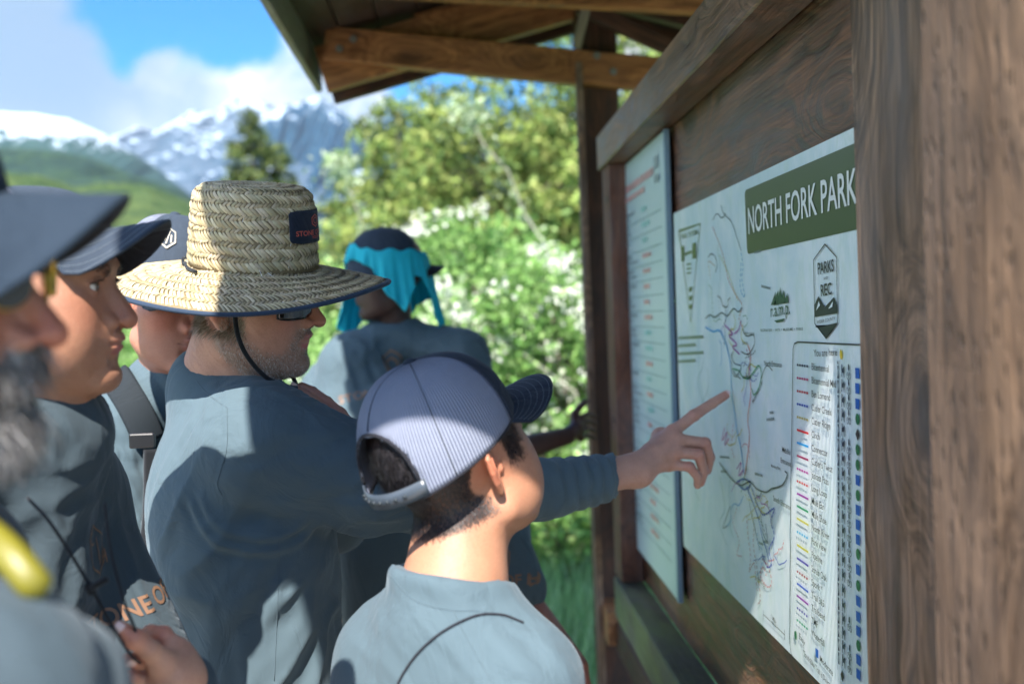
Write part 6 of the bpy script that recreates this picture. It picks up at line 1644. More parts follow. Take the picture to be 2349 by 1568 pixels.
    T = bvh(v, q)
    # chest print: hexagon with C / H and the lettering below it
    decal(T, None, (224, 1262), .031, M_print, 'chest_emblem', root, polys=hexring(1.0, .90, sq=.95) + [[(.10, .5), (.17, .5), (-.10, -.5), (-.17, -.5)]])
    decal(T, 'C', (210, 1252), .014, M_print, 'chest_emblem', root); decal(T, 'H', (238, 1290), .014, M_print, 'chest_emblem', root)
    decal(T, 'STONE OF HOPE', (190, 1466), .21, M_print, 'chest_lettering', root, bold=.02, anchor='l', ang=rad(8))
    lower_body(root, BB, .90)
    # the cord: from the neck down into the fingers, with its sliding knot
    cr = empty('cord', tuple(V3(270, 1400, .97)), label='thin black cord hanging down a chest, pinched between fingers', cat='cord')
    mb = MB(); pts = spline([V3(62, 1140, .955), V3(120, 1205, .945), V3(208, 1345, .94), V3(260, 1440, .945), V3(300, 1500, .962), V3(322, 1520, .975)], 10); mb.tube(pts, .0016, 6)
    pts = spline([V3(240, 1150, .99), V3(252, 1250, .965), V3(282, 1370, .955), V3(305, 1430, .952), V3(318, 1462, .965), V3(345, 1500, .98)], 10); mb.tube(pts, .0014, 6); mb.build('cord_strand', M_cord, cr, True)
    mb = MB(); mb.tube(spline([V3(205, 1350, .938), V3(222, 1340, .934), V3(248, 1326, .936)], 6), .0030, 7); mb.tube([V3(200, 1338, .938), V3(214, 1362, .938)], .0042, 7); mb.build('knot', M_cord, cr, True)
BB = Body(-.560, 1.14, rad(-20))
SB = smooth_secs([(.74, 0, 0, .165, .115), (1.0, 0, 0, .160, .110), (1.20, 0, .0, .165, .118), (1.33, 0, -.008, .165, .114), (1.41, 0, -.014, .14, .090), (1.46, 0, -.014, .10, .07), (1.52, 0, -.01, .06, .05)])
youth()

M_brimC = fabric_mat('blue_grey_brim', (.012, .024, .042), sheen=.04)
# ================================================================= C. bearded man in the foreground, far left
def foreground_man():
    root = person(-250, .66, 'grey-bearded man in cap and glasses, blurred in the foreground at far left')
    fr = head_frame(-272, 645, .66, rad(2), rad(0), rad(3), 1.0)
    o = dict(HD); o.update(neck=((0, -.03, -.07), (0, -.055, -.20), .056, .062), nose_w=1.15, tip=(0, .1085, -.039), fat=.006, cheek=.002, ct=.74, cw=.97)
    v, q = make_head(fr, o, .0026, ((-.11, -.15, -.225), (.11, .135, .135))); W = fr.w(v); c = head_colors(v, (.33, .165, .115), o, stub=.5, stubcol=(.25, .23, .22), blush=.8)
    core = torso_sdf(BC, SC_, 1.45, .75, grow=-.02); v4, q4 = sdf_mesh(core, (-.9, .2, .7), (.1, 1.1, 1.6), .022)
    vv, qq, cc = join_parts([(W, q, c), (v4, q4, np.tile(np.array((.33, .165, .115)), (len(v4), 1)))]); mk('body', vv, qq, M_skin, root, True, cols={'tint': cc}); eyes(root, fr)
    def bm(p):
        a = fr.l(p); a[:, 0] = np.abs(a[:, 0]); js = s_chain(a, [(.070, .010, -.030), (.060, .0, -.066), (.046, .030, -.090), (.022, .068, -.100), (0, .078, -.098)], [.014, .024, .028, .028, .028]); mu = s_chain(a, [(0, .094, -.052), (.024, .084, -.058)], [.009, .012])
        lp = s_chain(a, [(0, .093, -.066), (.022, .083, -.066)], [.008, .004]); return sstep(-np.minimum(js, mu), -.004, .004) * sstep(lp, 0, .002)
    bv, bq, bc = strands(W, q, bm, 9000, .027, .0011, lambda p: fr.d(np.tile((0, .25, -1.0), (len(p), 1))), [(.22, .21, .21), (.14, .135, .135), (.08, .075, .075), (.32, .31, .30)], 5, .35, .25, .5); mk('beard', bv, bq, hair_mat((1,)), root, cols={'tint': bc}, kind='stuff')
    def hmask(p): a = fr.l(p); return sstep(a[:, 2], -.06, -.03) * sstep(-a[:, 1], -.020, -.005) * (a[:, 2] < .03) * sstep(np.linalg.norm((a - np.array((0, -.015, -.012))) * np.array((0, 1, 1)), axis=1), .032, .040)
    hv, hq, hc = strands(W, q, hmask, 3000, .02, .001, lambda p: fr.d(np.tile((0, -.5, -1.0), (len(p), 1))), [(.2, .19, .18), (.09, .08, .08)], 6, .3, .2); mk('hair', hv, hq, hair_mat((1,)), root, cols={'tint': hc}, kind='stuff')
    cap(root, Frame(fr.o, fr.R[:, 1], fr.R[:, 2] * math.cos(rad(11)) + fr.R[:, 0] * math.sin(rad(11))), mesh=None, front=M_navy, brimmat=M_brimC, brim_curve=.032, brim_len=.080, zoff=.020, brimdrop=.004, yoff=-.008, brow=.034, nst=6, opening=False, bw=.07, high=.100, stitch=False)
    gl = empty('glasses', (0, 0, 0)); gl.parent = root; gl.location = (0, 0, 0); mg = simple('gold_temple', (.45, .30, .06), .3, .8); ml = simple('pale_lens', (.07, .08, .09), .08, spec=.7)
    for sx in (-1, 1):
        mb = MB(); mb.tube(fr.w(spline([(sx * .058, .086, .004), (sx * .074, .066, .004), (sx * .079, .03, .003), (sx * .080, -.006, .002), (sx * .076, -.022, -.012)], 5)), .0022, 6); mb.build('temple_arm', M_cord, gl, True)
        mb = MB(); mb.tube(fr.w(spline([(sx * .056, .090, .014), (sx * .060, .088, .0), (sx * .056, .088, -.014)], 4)), .0035, 6); mb.build('hinge', mg, gl, True)
        v_ = [(sx * (.014 + .019 * (1 + math.cos(a))), .100 - .008 * (1 + math.cos(a)), -.003 + .017 * math.sin(a)) for a in np.linspace(0, 2*math.pi, 20, endpoint=False)]
        o_ = mk('lens', fr.w(np.array(v_)), [tuple(range(20))], ml, gl); md = o_.modifiers.new('thickness', 'SOLIDIFY'); md.thickness = .002
        mb = MB(); mb.tube(fr.w(np.array(v_)), .0018, 6, closed=True); mb.build('rim', mg, gl, True)
    sh = fr.w((0, -.075, -.225)); rs_ = V3(-60, 1440, .60); ls_ = BC.w(-.17, 0, 1.40)
    ra = arm_chain(V3(-40, 1660, .56), V3(120, 2400, .60), V3(600, 2300, .7)); tor = torso_sdf(BC, SC_, 1.44, .78)
    def sf(p):
        d = tor(p); d = smin(d, s_chain(p, ra, [.070, .056, .042], .02), .05); d = smin(d, s_chain(p, [ls_, BC.w(-.22, .02, 1.12), BC.w(-.2, .15, .95)], [.064, .052, .04], .02), .05)
        d = smin(d, s_cap(p, sh, ra[0], .052, .062), .04); d = smin(d, s_cap(p, sh, ls_, .052, .060), .05); d = smin(d, s_torus(p, sh, (0, 0, 1), .062, .008, 1.8), .01); return d
    def folds(v): return fold_dir(v, V3(60, 1500, .6), .16, V3(-100, 1200, .65) - V3(200, 1700, .6), .045, .006, 51, 6) + fold_dir(v, V3(100, 1300, .66), .12, V3(0, 1100, .65) - V3(200, 1500, .6), .03, .005, 52, 6)
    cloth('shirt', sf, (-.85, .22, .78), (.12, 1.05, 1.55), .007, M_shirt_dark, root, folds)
    # yellow buckle strap over the shoulder
    m = simple('yellow_rubber', (.15, .135, .008), .45, spec=.5, bump=.1); st = MB(); path = spline([V3(-120, 1150, .60), V3(-40, 1215, .575), V3(20, 1270, .56), V3(70, 1330, .555), V3(92, 1358, .56)], 8); n = len(path); vv = []; ff = []
    for i, p in enumerate(path):
        t = path[min(i+1, n-1)] - path[max(i-1, 0)]; t /= np.linalg.norm(t); nn = np.array((.15, -.85, .45)); nn -= t * (nn @ t); nn /= np.linalg.norm(nn); s = np.cross(t, nn); w = .0095 * (1 if i < n - 5 else math.sqrt(max(.05, 1 - ((i - n + 5) / 4.2) ** 2)))
        for a in np.linspace(0, 2*math.pi, 12, endpoint=False): vv.append(p + s * w * math.cos(a) + nn * .006 * math.sin(a))
    ff = [(i*12+j, i*12+(j+1) % 12, (i+1)*12+(j+1) % 12, (i+1)*12+j) for i in range(n-1) for j in range(12)] + [tuple(range(11, -1, -1)), tuple((n-1)*12+j for j in range(12))]
    mk('shoulder_strap', np.array(vv), ff, m, root, True, label='bright yellow strap end')
    lower_body(root, BC, .90)
BC = Body(-.46, .68, rad(-6))
SC_ = smooth_secs([(.74, 0, 0, .18, .13), (1.0, 0, 0, .175, .12), (1.20, 0, .0, .175, .115), (1.30, 0, -.010, .165, .10), (1.36, 0, -.018, .13, .075), (1.41, 0, -.02, .09, .06), (1.52, 0, -.01, .06, .05)])
foreground_man()

# ================================================================= D. man with the backpack
def pack_man():
    root = person(400, 1.75, 'man in a grey cap with backpack straps and folded arms, behind the straw hat')
    fr = head_frame(398, 682, 1.75, rad(-52), rad(-8), rad(-3), 1.06)
    o = dict(HD); o.update(neck=(fr.l(V3(402, 760, 1.76)), fr.l(V3(405, 900, 1.80)), .056, .062), earflare=36, jaw=1.05)
    v, q = make_head(fr, o, .0021, ((-.11, -.15, -.225), (.11, .135, .135))); W = fr.w(v); c = head_colors(v, (.45, .21, .15), o, blush=.7)
    core = torso_sdf(BD, SD, 1.44, .75, grow=-.02); v4, q4 = sdf_mesh(core, (-1.1, 1.3, .7), (.0, 2.3, 1.6), .025)
    ra = arm_chain(V3(232, 1010, 1.74), V3(262, 1330, 1.64), V3(400, 1405, 1.55), ); la = arm_chain(V3(640, 1000, 1.86), V3(650, 1330, 1.80), V3(380, 1360, 1.62))
    hk = [[V3(420 + 14*i, 1300 + 18*i, 1.56), V3(395 + 8*i, 1290 + 20*i, 1.57), V3(372 + 8*i, 1290 + 20*i, 1.58), V3(352 + 8*i, 1296 + 20*i, 1.60)] for i in range(4)]
    hf = hand_sdf(V3(470, 1380, 1.56), hk, None, fr=.0085, extra=lambda p, d: smin(d, s_cap(p, V3(470, 1380, 1.56), V3(640, 1360, 1.7), .026, .035), .015)); hw = V3(430, 1350, 1.57); v2, q2 = sdf_mesh(hf, hw - .11, hw + .11, .003)
    vv, qq, cc = join_parts([(W, q, c), (v4, q4, np.tile(np.array((.45, .21, .15)), (len(v4), 1))), (v2, q2, np.tile(np.array((.45, .21, .15)), (len(v2), 1)))]); mk('body', vv, qq, M_skin, root, True, cols={'tint': cc}); eyes(root, fr); brows(root, fr, W, q, (.1, .07, .05))
    def hmask(p): a = fr.l(p); return sstep(a[:, 2], -.05, -.03) * sstep(-a[:, 1], -.035, -.015) * (a[:, 2] < .03) * sstep(np.linalg.norm((a - np.array((0, -.015, -.012))) * np.array((0, 1, 1)), axis=1), .032, .040)
    hv, hq, hc = strands(W, q, hmask, 2500, .012, .0009, lambda p: fr.d(np.tile((0, -.5, -1.0), (len(p), 1))), [(.12, .08, .05), (.07, .05, .035)], 6, .3, .2); mk('hair', hv, hq, hair_mat((1,)), root, cols={'tint': hc}, kind='stuff')
    cp, Tm, crown = cap(root, fr, mesh=M_mesh, brim_curve=.022, brim_len=.070, zoff=.008, front=M_cap, brow=.018, high=.104)
    # hexagon badge on the front panel
    mb = MB(); cen = []
    def onc(a, b): 
        ph = rad(a); t = b; p = np.array(crown(ph, t)) * np.array((1.04, 1.04, 1.01)); return p
    for (r0, r1) in ((1.0, .84),):
        for pl in hexring(r0, r1, sq=1.0):
            mb.add(Tm(np.array([onc(34 - x * 11, .46 + y * .13) for x, y in pl])), [(0, 1, 2, 3)])
    for pl in ([(-.35, .5), (-.2, .5), (-.2, -.3), (-.35, -.3)], [(.1, .6), (.25, .6), (-.05, -.6), (-.2, -.6)], [(.3, .2), (.45, .2), (.45, -.5), (.3, -.5)]): mb.add(Tm(np.array([onc(34 - x * 11, .46 + y * .13) for x, y in pl])), [(0, 1, 2, 3)])
    o_ = mb.build('badge', simple('badge_white', (.33, .31, .26), .5), cp)
    nc = V3(402, 872, 1.79); nax = np.array((0, -.1, 1.0)); tor = torso_sdf(BD, SD, 1.44, .78)
    def sf(p):
        d = tor(p); d = smin(d, s_chain(p, ra, [.066, .054, .040], .015), .045); d = smin(d, s_chain(p, la, [.066, .054, .040], .015), .045)
        d = smin(d, s_cap(p, nc, ra[0], .060, .064), .05); d = smin(d, s_cap(p, nc, la[0], .060, .064), .05); d = smin(d, s_torus(p, nc, nax, .064, .008, 1.9), .01); return smax(d, -s_cap(p, nc + nax * .012, nc + nax * .1, .052, .060), .004)
    def folds(v):
        d = fold_dir(v, V3(420, 1000, 1.68), .14, V3(330, 900, 1.7) - V3(480, 1100, 1.7), .032, .007, 61, 6) + fold_dir(v, V3(330, 1250, 1.6), .10, V3(250, 1200, 1.6) - V3(400, 1290, 1.6), .024, .006, 62, 5)
        d += fold_tube(v, ra[0], ra[1], 4, .003, 24, .09) + fold_tube(v, ra[1], ra[2], 5, .004, 25, .07); return d
    o_, v, q = cloth('shirt', sf, (-1.05, 1.35, .78), (-.08, 2.25, 1.56), .006, M_shirt, root, folds)
    lower_body(root, BD, .92)
    T = bvh(v, q)
    bp = empty('backpack', tuple(BD.w(0, -.22, 1.0)), label='dark grey backpack with padded strap and black buckle, worn behind the straw-hatted man', cat='backpack')
    def strap(name, pts, w, th, mat, lift=.004):
        hits = []; nrm = []
        for p in spline(pts, 4):
            r_ = Vector(p) - CAM; h = T.ray_cast(CAM, r_.normalized(), 4.0); hits.append(np.array(h[0]) if h[0] is not None else p); nrm.append(np.array(h[1]) if h[0] is not None else np.array((0, -1.0, 0)))
        k = np.array([1, 2, 3, 2, 1.]) / 9; H = np.array(hits); Nn = np.array(nrm)
        for _ in range(2):
            H = np.stack([np.convolve(np.pad(H[:, i], 2, mode='edge'), k, 'valid') for i in range(3)], 1); Nn = np.stack([np.convolve(np.pad(Nn[:, i], 2, mode='edge'), k, 'valid') for i in range(3)], 1)
        vv = []; n = len(H)
        for i in range(n):
            tq = H[min(i+1, n-1)] - H[max(i-1, 0)]; tq /= np.linalg.norm(tq) + 1e-9; nn = Nn[i] - tq * (Nn[i] @ tq); nn /= np.linalg.norm(nn); sd = np.cross(tq, nn); c_ = H[i] + nn * (lift + th / 2 + .004)
            for a, b in ((-1, -1), (-1, 1), (-.85, 1.4), (.85, 1.4), (1, 1), (1, -1)): vv.append(c_ + sd * a * w / 2 + nn * b * th / 2)
        m = 6; f = [(i*m+j, i*m+(j+1) % m, (i+1)*m+(j+1) % m, (i+1)*m+j) for i in range(n-1) for j in range(m)] + [tuple(range(m-1, -1, -1)), tuple((n-1)*m+j for j in range(m))]
        return mk(name, np.array(vv), f, mat, bp, True)
    M_pad = fabric_mat('strap_padding', (.014, .020, .026), sheen=.0); M_web = fabric_mat('webbing', (.008, .009, .012))
    strap('shoulder_strap', [V3(275, 868, 1.80), V3(290, 900, 1.70), V3(318, 960, 1.63), V3(338, 1020, 1.60)], .052, .010, M_pad)
    strap('webbing', [V3(330, 1015, 1.60), V3(332, 1100, 1.60), V3(326, 1200, 1.60), V3(322, 1305, 1.60)], .026, .005, M_web, .010)
    strap('shoulder_strap', [V3(560, 868, 1.85), V3(545, 930, 1.72), V3(520, 1040, 1.68)], .052, .010, M_pad)
    bk = V3(326, 1010, 1.565); mb = MB(); mb.box(bk - np.array((.020, .004, .012)), (.040, 0, 0), (0, .010, 0), (0, 0, .024)); mb.build('buckle', simple('black_plastic', (.012, .012, .014), .3), bp, bevel=.003)
    def pf(p): q_ = BD.l(p); e = np.abs(q_ - np.array((0, -.24, 1.16))) - np.array((.13, .075, .21)); return np.linalg.norm(np.maximum(e, 0), axis=1) + np.minimum(e.max(1), 0) - .03
    c_ = BD.w(0, -.24, 1.16); pv, pq = sdf_mesh(pf, c_ - np.array((.26, .26, .27)), c_ + np.array((.26, .26, .27)), .012); mk('pack_body', pv, pq, fabric_mat('pack_cloth', (.03, .035, .045)), bp, True)
BD = Body(-.60, 1.83, rad(-60))
SD = smooth_secs([(.74, 0, 0, .18, .125), (1.0, 0, 0, .172, .12), (1.20, 0, .0, .19, .13), (1.33, 0, -.008, .19, .122), (1.41, 0, -.014, .155, .092), (1.45, 0, -.014, .10, .07), (1.52, 0, -.01, .06, .05)])
pack_man()

# ================================================================= E. boy in the mesh cap, seen from behind
def boy():
    root = person(1050, 1.15, 'boy seen from behind in a pale mesh cap, short black hair, light grey shirt')
    fr = head_frame(1043, 1046, 1.15, rad(45), rad(17.5), rad(-8), .98)
    o = dict(HD); o.update(neck=(fr.l(V3(1048, 1140, 1.15)), fr.l(V3(1052, 1400, 1.13)), .047, .056), neck2=(fr.l(V3(1060, 1230, 1.15)), fr.l(V3(1030, 1400, 1.12)), .050, .066), fat=.006, cheek=.006, nose_w=.95, jaw=.97, earflare=32, cw=.96, ct=.96)
    o['tip'] = (0, .103, -.0365)
    v, q = make_head(fr, o, .0015, ((-.13, -.17, -.255), (.13, .135, .135))); W = fr.w(v)
    def hair(pl):
        a = pl.copy(); x = np.abs(a[:, 0]); dd = np.linalg.norm((a - np.array((0, -.012, -.014))) * np.array((0, 1, 1)), axis=1)
        back = sstep(-a[:, 1], .010, .030) * sstep(a[:, 2], -.070, -.060); side = (a[:, 2] > -.004) * sstep(-a[:, 1], -.060, -.035) * sstep(dd, .030, .036); burn = sstep(a[:, 2], -.028, -.010) * sstep(a[:, 1], .010, .018) * sstep(-a[:, 1], -.046, -.034)
        return np.clip(np.maximum(np.maximum(back, side), burn), 0, 1) * sstep(dd, .026, .032)
    c = head_colors(v, (.43, .215, .130), o, hair=lambda pl: hair(pl) * .93, haircol=(.007, .006, .006), blush=.5)
    core = torso_sdf(BE, SE, 1.20, .55, grow=-.02); v4, q4 = sdf_mesh(core, (-.5, .7, .5), (.5, 1.6, 1.35), .022)
    vv, qq, cc = join_parts([(W, q, c), (v4, q4, np.tile(np.array((.5, .255, .155)), (len(v4), 1)))]); mk('body', vv, qq, M_skin, root, True, cols={'tint': cc}); eyes(root, fr)
    hv, hq, hc = strands(W, q, lambda p: hair(fr.l(p)), 36000, .0045, .00075, lambda p: fr.d(np.tile((0, -.25, -1.0), (len(p), 1))), [(.012, .010, .011), (.022, .018, .018), (.035, .030, .032), (.008, .008, .009)], 6, .30, .15, jitter=.14)
    mk('hair', hv, hq, hair_mat((1,)), root, cols={'tint': hc}, kind='stuff')
    def top(p): a = fr.l(p); return (a[:, 2] > -.03) * (a[:, 1] < -.085) * (a[:, 2] < .06) * (np.abs(a[:, 0]) < .05)
    hv, hq, hc = strands(W, q, top, 3500, .016, .0009, lambda p: fr.d(np.tile((.6, .1, -1.0), (len(p), 1))), [(.010, .009, .010), (.02, .018, .02), (.04, .036, .04)], 16, .12, .25)
    mk('hair', hv, hq, hair_mat((1,)), root, cols={'tint': hc}, kind='stuff')
    cap(root, fr, mesh=M_mesh, brim_curve=.013, brim_len=.086, size=.985, brimdrop=.006, front=M_navy, brow=.036, zoff=.002, stw=.0002, high=.100)
    nc = V3(1032, 1384, 1.125); nax = np.array((.05, .04, 1.0)); tor = torso_sdf(BE, SE, 1.255, .60)
    ra = arm_chain(V3(1198, 1565, 1.08), V3(1240, 1850, 1.06), V3(1420, 2000, 1.2)); la = arm_chain(V3(925, 1500, 1.20), V3(895, 1850, 1.23), V3(980, 2050, 1.35))
    def sf(p):
        d = tor(p); d = smin(d, s_chain(p, ra, [.054, .046, .036], .015), .05); d = smin(d, s_chain(p, la, [.054, .046, .036], .015), .05)
        d = smin(d, s_cap(p, nc - (0, 0, .01), ra[0], .062, .056), .05); d = smin(d, s_cap(p, nc - (0, 0, .01), la[0], .062, .056), .05)
        d = smin(d, s_torus(p, nc + nax * .022, nax + np.array((.20, .18, 0)), .067, .0045, 2.0), .012); return smax(d, -s_cap(p, nc + nax * .034 + np.array((.012, .012, 0)), nc + nax * .12, .060, .075), .004)
    def folds(v):
        d = fold_dir(v, V3(960, 1480, 1.05), .13, V3(850, 1380, 1.1) - V3(1020, 1600, 1.05), .034, .0028, 71, 5) + fold_dir(v, V3(1250, 1540, 1.0), .08, V3(1180, 1400, 1.0) - V3(1280, 1600, 1.0), .03, .003, 72, 5)
        d += .003 * np.exp(-(np.linalg.norm(v - V3(1190, 1430, 1.02), axis=1) / .05) ** 2) * np.sin((v @ np.array((60, 0, 90.))))
        return d + .0010 * fbm(v * 26, 3, 2)
    o_, v, q = cloth('shirt', sf, (-.42, .78, .60), (.42, 1.55, 1.40), .0045, M_shirt, root, folds)
    T = bvh(v, q)
    def onS(pts, lift=.0012, depth=.9):
        out = []
        for x, y in spline([(a, b, 0) for a, b in pts], 8)[:, :2]:
            r_ = ray(x, y); h = T.ray_cast(CAM, r_.normalized(), 3.0)
            if h[0] is not None: out.append(np.array(h[0]) + np.array(h[1]) * lift)
        return out
    mb = MB(); pts = onS([(900, 1600), (925, 1545), (965, 1490), (1020, 1445), (1090, 1412), (1150, 1410), (1200, 1428)])
    if len(pts) > 3: mb.tube(pts, .0013, 6)
    mb.build('piping', M_capin, root, True)
    mb = MB(); 
    for path in ([(895, 1318), (950, 1375), (1030, 1398), (1110, 1402), (1175, 1424)], [(1040, 1400), (1080, 1480), (1150, 1600)]):
        pts = onS(path, .0003)
        if len(pts) > 3: mb.tube(pts, .0005, 5)
    mb.build('seam', M_shirt, root, True)
    lower_body(root, BE, .72, w=.14, d=.10, stance=.085)
BE = Body(-.045, 1.145, rad(48))
SE = smooth_secs([(.55, 0, 0, .14, .095), (.80, 0, 0, .130, .092), (1.00, 0, .0, .130, .095), (1.13, 0, -.004, .128, .095), (1.20, 0, -.008, .115, .085), (1.25, 0, -.010, .09, .07), (1.32, 0, -.01, .06, .05)])
boy()

# ================================================================= F. person with the teal cloth
def teal_person():
    root = person(930, 2.8, 'person with bright teal cloth draped over a cap, one hand on the far post')
    fr = head_frame(888, 632, 2.8, rad(194), rad(-4), rad(0), 1.0)
    sk = (.055, .032, .026)
    o = dict(HD); o.update(neck=(fr.l(V3(900, 690, 2.82)), fr.l(V3(905, 790, 2.84)), .050, .056), lips=1.4, nose_w=1.2)
    v, q = make_head(fr, o, .0028, ((-.11, -.15, -.225), (.11, .135, .135))); W = fr.w(v); c = head_colors(v, sk, o, lipcol=(.07, .03, .03), blush=.1)
    core = torso_sdf(BF, SF, 1.50, .75, grow=-.02); v4, q4 = sdf_mesh(core, (-.75, 2.4, .7), (.3, 3.3, 1.6), .028)
    la = arm_chain(V3(1062, 815, 2.82), V3(1130, 1045, 2.74), V3(1300, 1000, 3.02)); ra = arm_chain(V3(800, 830, 2.78), V3(790, 1080, 2.72), V3(830, 1230, 2.6))
    W2 = V3(1318, 985, 3.08); hk = [[V3(1332, 958 + 16*i, 3.14), V3(1345, 950 + 16*i, 3.19), V3(1356, 950 + 17*i, 3.23), V3(1366, 955 + 17*i, 3.26)] for i in range(4)]
    v2, q2 = sdf_mesh(hand_sdf(W2, hk, [V3(1318, 950, 3.12), V3(1328, 935, 3.15), V3(1338, 925, 3.18), V3(1346, 918, 3.2)], fr=.0088, extra=lambda p, d: smin(d, s_chain(p, [la[1], la[2], W2], [.040, .027, .023], 0), .015)), (-.12, 2.66, 1.15), (.46, 3.32, 1.48), .004)
    vv, qq, cc = join_parts([(W, q, c), (v4, q4, np.tile(np.array(sk), (len(v4), 1))), (v2, q2, np.tile(np.array((.07, .032, .024)), (len(v2), 1)))]); mk('body', vv, qq, M_skin, root, True, cols={'tint': cc}); eyes(root, fr)
    cap(root, Frame(fr.o, -fr.R[:, 1], fr.R[:, 2], 1.0), mesh=None, brim_curve=.02, brim_len=.065, stitch=False, brow=.02, zoff=.004, front=M_cap, opening=False, brimdrop=.02, yoff=.01, brimmat=M_capin)
    # draped cloth: azimuth 0 = face, + towards the person's right (far side), - towards the viewer side
    m, n, b = new_mat('teal_cloth'); n.set(b.inputs['Base Color'], n.mix(n.noise(n.coord(), 30, 3), (.008, .60, .74), (.03, .72, .86))); b.inputs['Roughness'].default_value = .7
    tr = n.new('ShaderNodeBsdfTranslucent'); tr.inputs[0].default_value = (.02, .5, .65, 1); mx = n.new('ShaderNodeMixShader'); mx.inputs[0].default_value = .35; n.l.new(b.outputs[0], mx.inputs[1]); n.l.new(tr.outputs[0], mx.inputs[2]); n.l.new(mx.outputs[0], m.node_tree.nodes['Material Output'].inputs[0])
    def drape(x):           # lower edge height by azimuth in degrees (0 face .. negative = person's left)
        return np.interp(x, [-180, -165, -152, -142, -130, -118, -96, -78, -60, -40, -15, 10, 24, 38, 52, 66, 90, 120, 150, 180], [-.10, -.15, -.17, -.13, -.02, -.02, -.11, -.065, .010, .040, .044, .036, -.04, -.14, -.18, -.13, -.16, -.12, -.08, -.10])
    def top_(x): return np.interp(x, [-180, -130, -90, -60, -20, 0, 30, 60, 120, 180], [.03, .055, .06, .065, .088, .094, .09, .065, .05, .03])
    N, Mh = 180, 18; V = []; 
    for i in range(N):
        a = i / N * 360 - 180; zt, zb = float(top_(a)), float(drape(a)); ph = rad(a)
        for j in range(Mh + 1):
            z = zt + (zb - zt) * j / Mh; r = math.sqrt(max(.05, 1 - max(0, (z - .02) / .125) ** 2)); w = max(0, -(z - .02)) 
            fla = .10 + .30 * math.exp(-((a - 45) / 28) ** 2); rx, ry = (.087 * r + .010 + w * fla), (.110 * r + .008 + w * fla); fl = 1 + .05 * math.sin(a * .22) * (j / Mh) + .03 * math.sin(a * .5 + 1) * (j / Mh)
            V.append((-rx * math.sin(-ph) * fl * -1 if False else rx * math.sin(ph) * fl, ry * math.cos(ph) * fl - .006, z + .006 + .004 * math.sin(a * .2)))
    f = [(i*(Mh+1)+j, ((i+1) % N)*(Mh+1)+j, ((i+1) % N)*(Mh+1)+j+1, i*(Mh+1)+j+1) for i in range(N) for j in range(Mh)]
    Vf = np.array(V); Vf[:, 0] *= 1; o_ = mk('head_cloth', fr.w(Vf * np.array((1, 1, 1))), f, m, root, True); md = o_.modifiers.new('thickness', 'SOLIDIFY'); md.thickness = .0015
    nc = V3(905, 768, 2.84); nax = np.array((0, -.08, 1.0)); tor = torso_sdf(BF, SF, 1.50, .78)
    def sf(p):
        d = tor(p); d = smin(d, s_chain(p, [la[0], la[1], la[1] * .7 + la[2] * .3], [.066, .056, .045], .015), .045); d = smin(d, s_chain(p, ra, [.066, .056, .044], .015), .045)
        d = smin(d, s_cap(p, nc, ra[0], .058, .064), .05); d = smin(d, s_cap(p, nc, la[0], .058, .064), .05); d = smin(d, s_torus(p, nc, nax, .062, .008, 1.9), .01); return smax(d, -s_cap(p, nc + nax * .012, nc + nax * .1, .052, .060), .004)
    def folds(v): return fold_dir(v, V3(830, 900, 2.7), .25, V3(780, 800, 2.7) - V3(850, 1050, 2.7), .05, .008, 81, 5) + fold_dir(v, V3(960, 850, 2.7), .2, V3(850, 900, 2.7) - V3(1050, 780, 2.7), .05, .007, 82, 5)
    o_, v, q = cloth('shirt', sf, (-.8, 2.4, .98), (.3, 3.3, 1.66), .008, M_shirt, root, folds); T = bvh(v, q)
    decal(T, None, (900, 838), .045, M_print, 'chest_emblem', root, polys=hexring(1, .86) + hexring(.6, .42)); decal(T, 'STONE OF HOPE', (890, 905), .24, M_print, 'chest_lettering', root)
    lower_body(root, BF, .92, mat=fabric_mat('blue_trousers', (.01, .16, .42)))
BF = Body(-.300, 2.83, rad(-118))
SF = smooth_secs([(.74, 0, 0, .17, .12), (1.0, 0, 0, .168, .12), (1.20, 0, .0, .185, .125), (1.38, 0, -.008, .19, .122), (1.46, 0, -.014, .155, .092), (1.51, 0, -.014, .10, .07), (1.58, 0, -.01, .06, .05)])
teal_person()

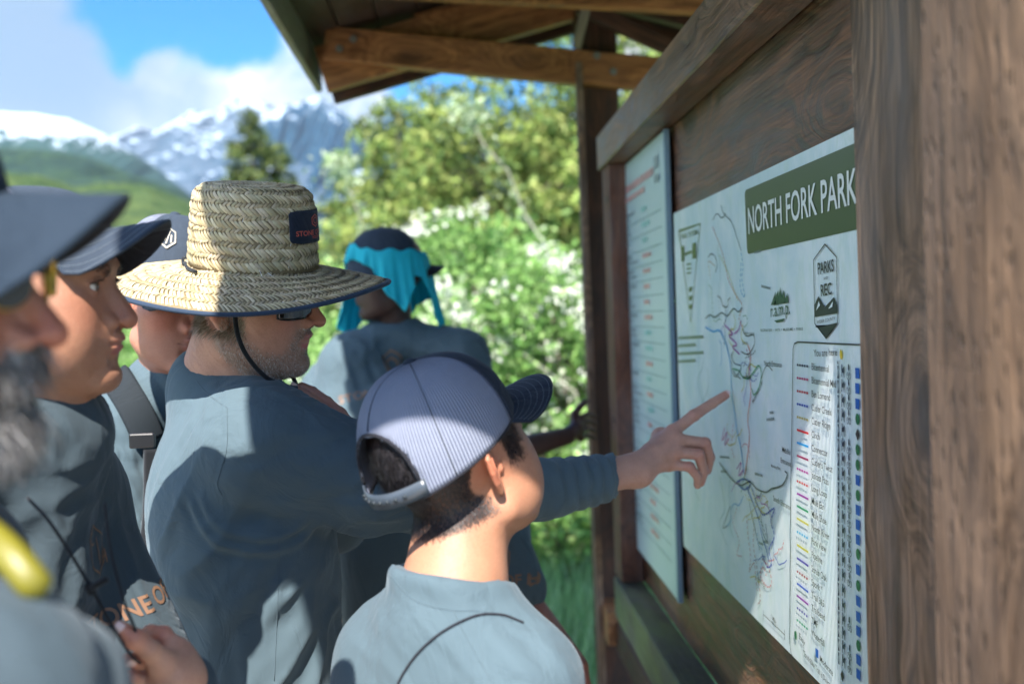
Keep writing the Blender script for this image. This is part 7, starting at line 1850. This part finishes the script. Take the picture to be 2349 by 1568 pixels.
# ================================================================= G. youngster hidden behind the boy
def hidden_kid():
    root = person(1030, 2.1, 'youngster mostly hidden behind the mesh-capped boy, dark printed shirt and bare forearm')
    fr = head_frame(985, 985, 2.1, rad(-80), rad(-6), rad(0), .96)
    o = dict(HD); o.update(neck=(fr.l(V3(990, 1040, 2.12)), fr.l(V3(995, 1170, 2.14)), .046, .052)); sk = (.34, .17, .12)
    v, q = make_head(fr, o, .003, ((-.11, -.15, -.225), (.11, .135, .135))); W = fr.w(v); c = head_colors(v, sk, o)
    core = torso_sdf(BG, SG, 1.20, .55, grow=-.02); v4, q4 = sdf_mesh(core, (-.6, 1.7, .5), (.4, 2.6, 1.35), .026)
    la = arm_chain(V3(1135, 1195, 2.1), V3(1215, 1400, 2.04), V3(1320, 1530, 1.94)); ra = arm_chain(V3(925, 1205, 2.1), V3(915, 1420, 2.05), V3(900, 1580, 1.95))
    W2 = V3(1325, 1560, 1.93); hk = [[V3(1335 + 6*i, 1600, 1.92), V3(1335 + 7*i, 1635, 1.92), V3(1332 + 8*i, 1660, 1.93), V3(1328 + 8*i, 1680, 1.94)] for i in range(4)]
    v2, q2 = sdf_mesh(hand_sdf(W2, hk, None, fr=.008, extra=lambda p, d: smin(d, s_chain(p, [la[1], la[2], W2], [.036, .026, .022], 0), .015)), W2 - np.array((.18, .12, .16)), W2 + np.array((.12, .20, .34)), .0045)
    vv, qq, cc = join_parts([(W, q, c), (v4, q4, np.tile(np.array(sk), (len(v4), 1))), (v2, q2, np.tile(np.array((.40, .17, .13)), (len(v2), 1)))]); mk('body', vv, qq, M_skin, root, True, cols={'tint': cc}); eyes(root, fr)
    cap(root, fr, mesh=M_mesh, stitch=False, size=.97, zoff=.006, brim_curve=.02)
    nc = V3(993, 1130, 2.13); tor = torso_sdf(BG, SG, 1.26, .66)
    def sf(p):
        d = tor(p); d = smin(d, s_chain(p, [la[0], la[0] * .25 + la[1] * .75], [.056, .056], 0), .04); d = smin(d, s_chain(p, [ra[0], ra[0] * .25 + ra[1] * .75], [.056, .056], 0), .04)
        d = smin(d, s_cap(p, nc, ra[0], .052, .054), .05); return smin(d, s_cap(p, nc, la[0], .052, .054), .05)
    o_, v, q = cloth('shirt', sf, (-.6, 1.7, .66), (.45, 2.6, 1.42), .007, M_shirt, root, lambda v: fold_dir(v, V3(1150, 1280, 2.0), .2, (.3, 0, -1), .05, .006, 91, 5)); T = bvh(v, q)
    decal(T, None, (1140, 1285), .038, M_print, 'chest_emblem', root, polys=hexring(1, .86)); decal(T, 'STONE OF HOPE', (1165, 1342), .22, M_print, 'chest_lettering', root, bold=.02, ang=rad(6)); decal(T, 'YOUTH', (1165, 1386), .05, M_print, 'chest_lettering', root)
    lower_body(root, BG, .72, w=.14, d=.10, stance=.085)
BG = Body(-.115, 2.10, rad(-82))
SG = smooth_secs([(.55, 0, 0, .14, .11), (.80, 0, 0, .142, .11), (1.00, 0, .0, .150, .11), (1.15, 0, -.004, .155, .108), (1.22, 0, -.008, .140, .090), (1.26, 0, -.010, .09, .07), (1.32, 0, -.01, .06, .05)])
hidden_kid()

def haze():
    m = bpy.data.materials.new('haze'); m.use_nodes = True; nt = m.node_tree; nt.nodes.remove(nt.nodes['Principled BSDF'])
    v = nt.nodes.new('ShaderNodeVolumePrincipled'); v.inputs['Density'].default_value = .00004; v.inputs['Color'].default_value = (.80, .90, 1.0, 1); v.inputs['Anisotropy'].default_value = .2
    nt.links.new(v.outputs[0], nt.nodes['Material Output'].inputs['Volume'])
    mb = MB(); mb.aabox(-12500, 12500, -12500, 12500, -60, 1500); mb.build('haze', m, kind='stuff')
haze()
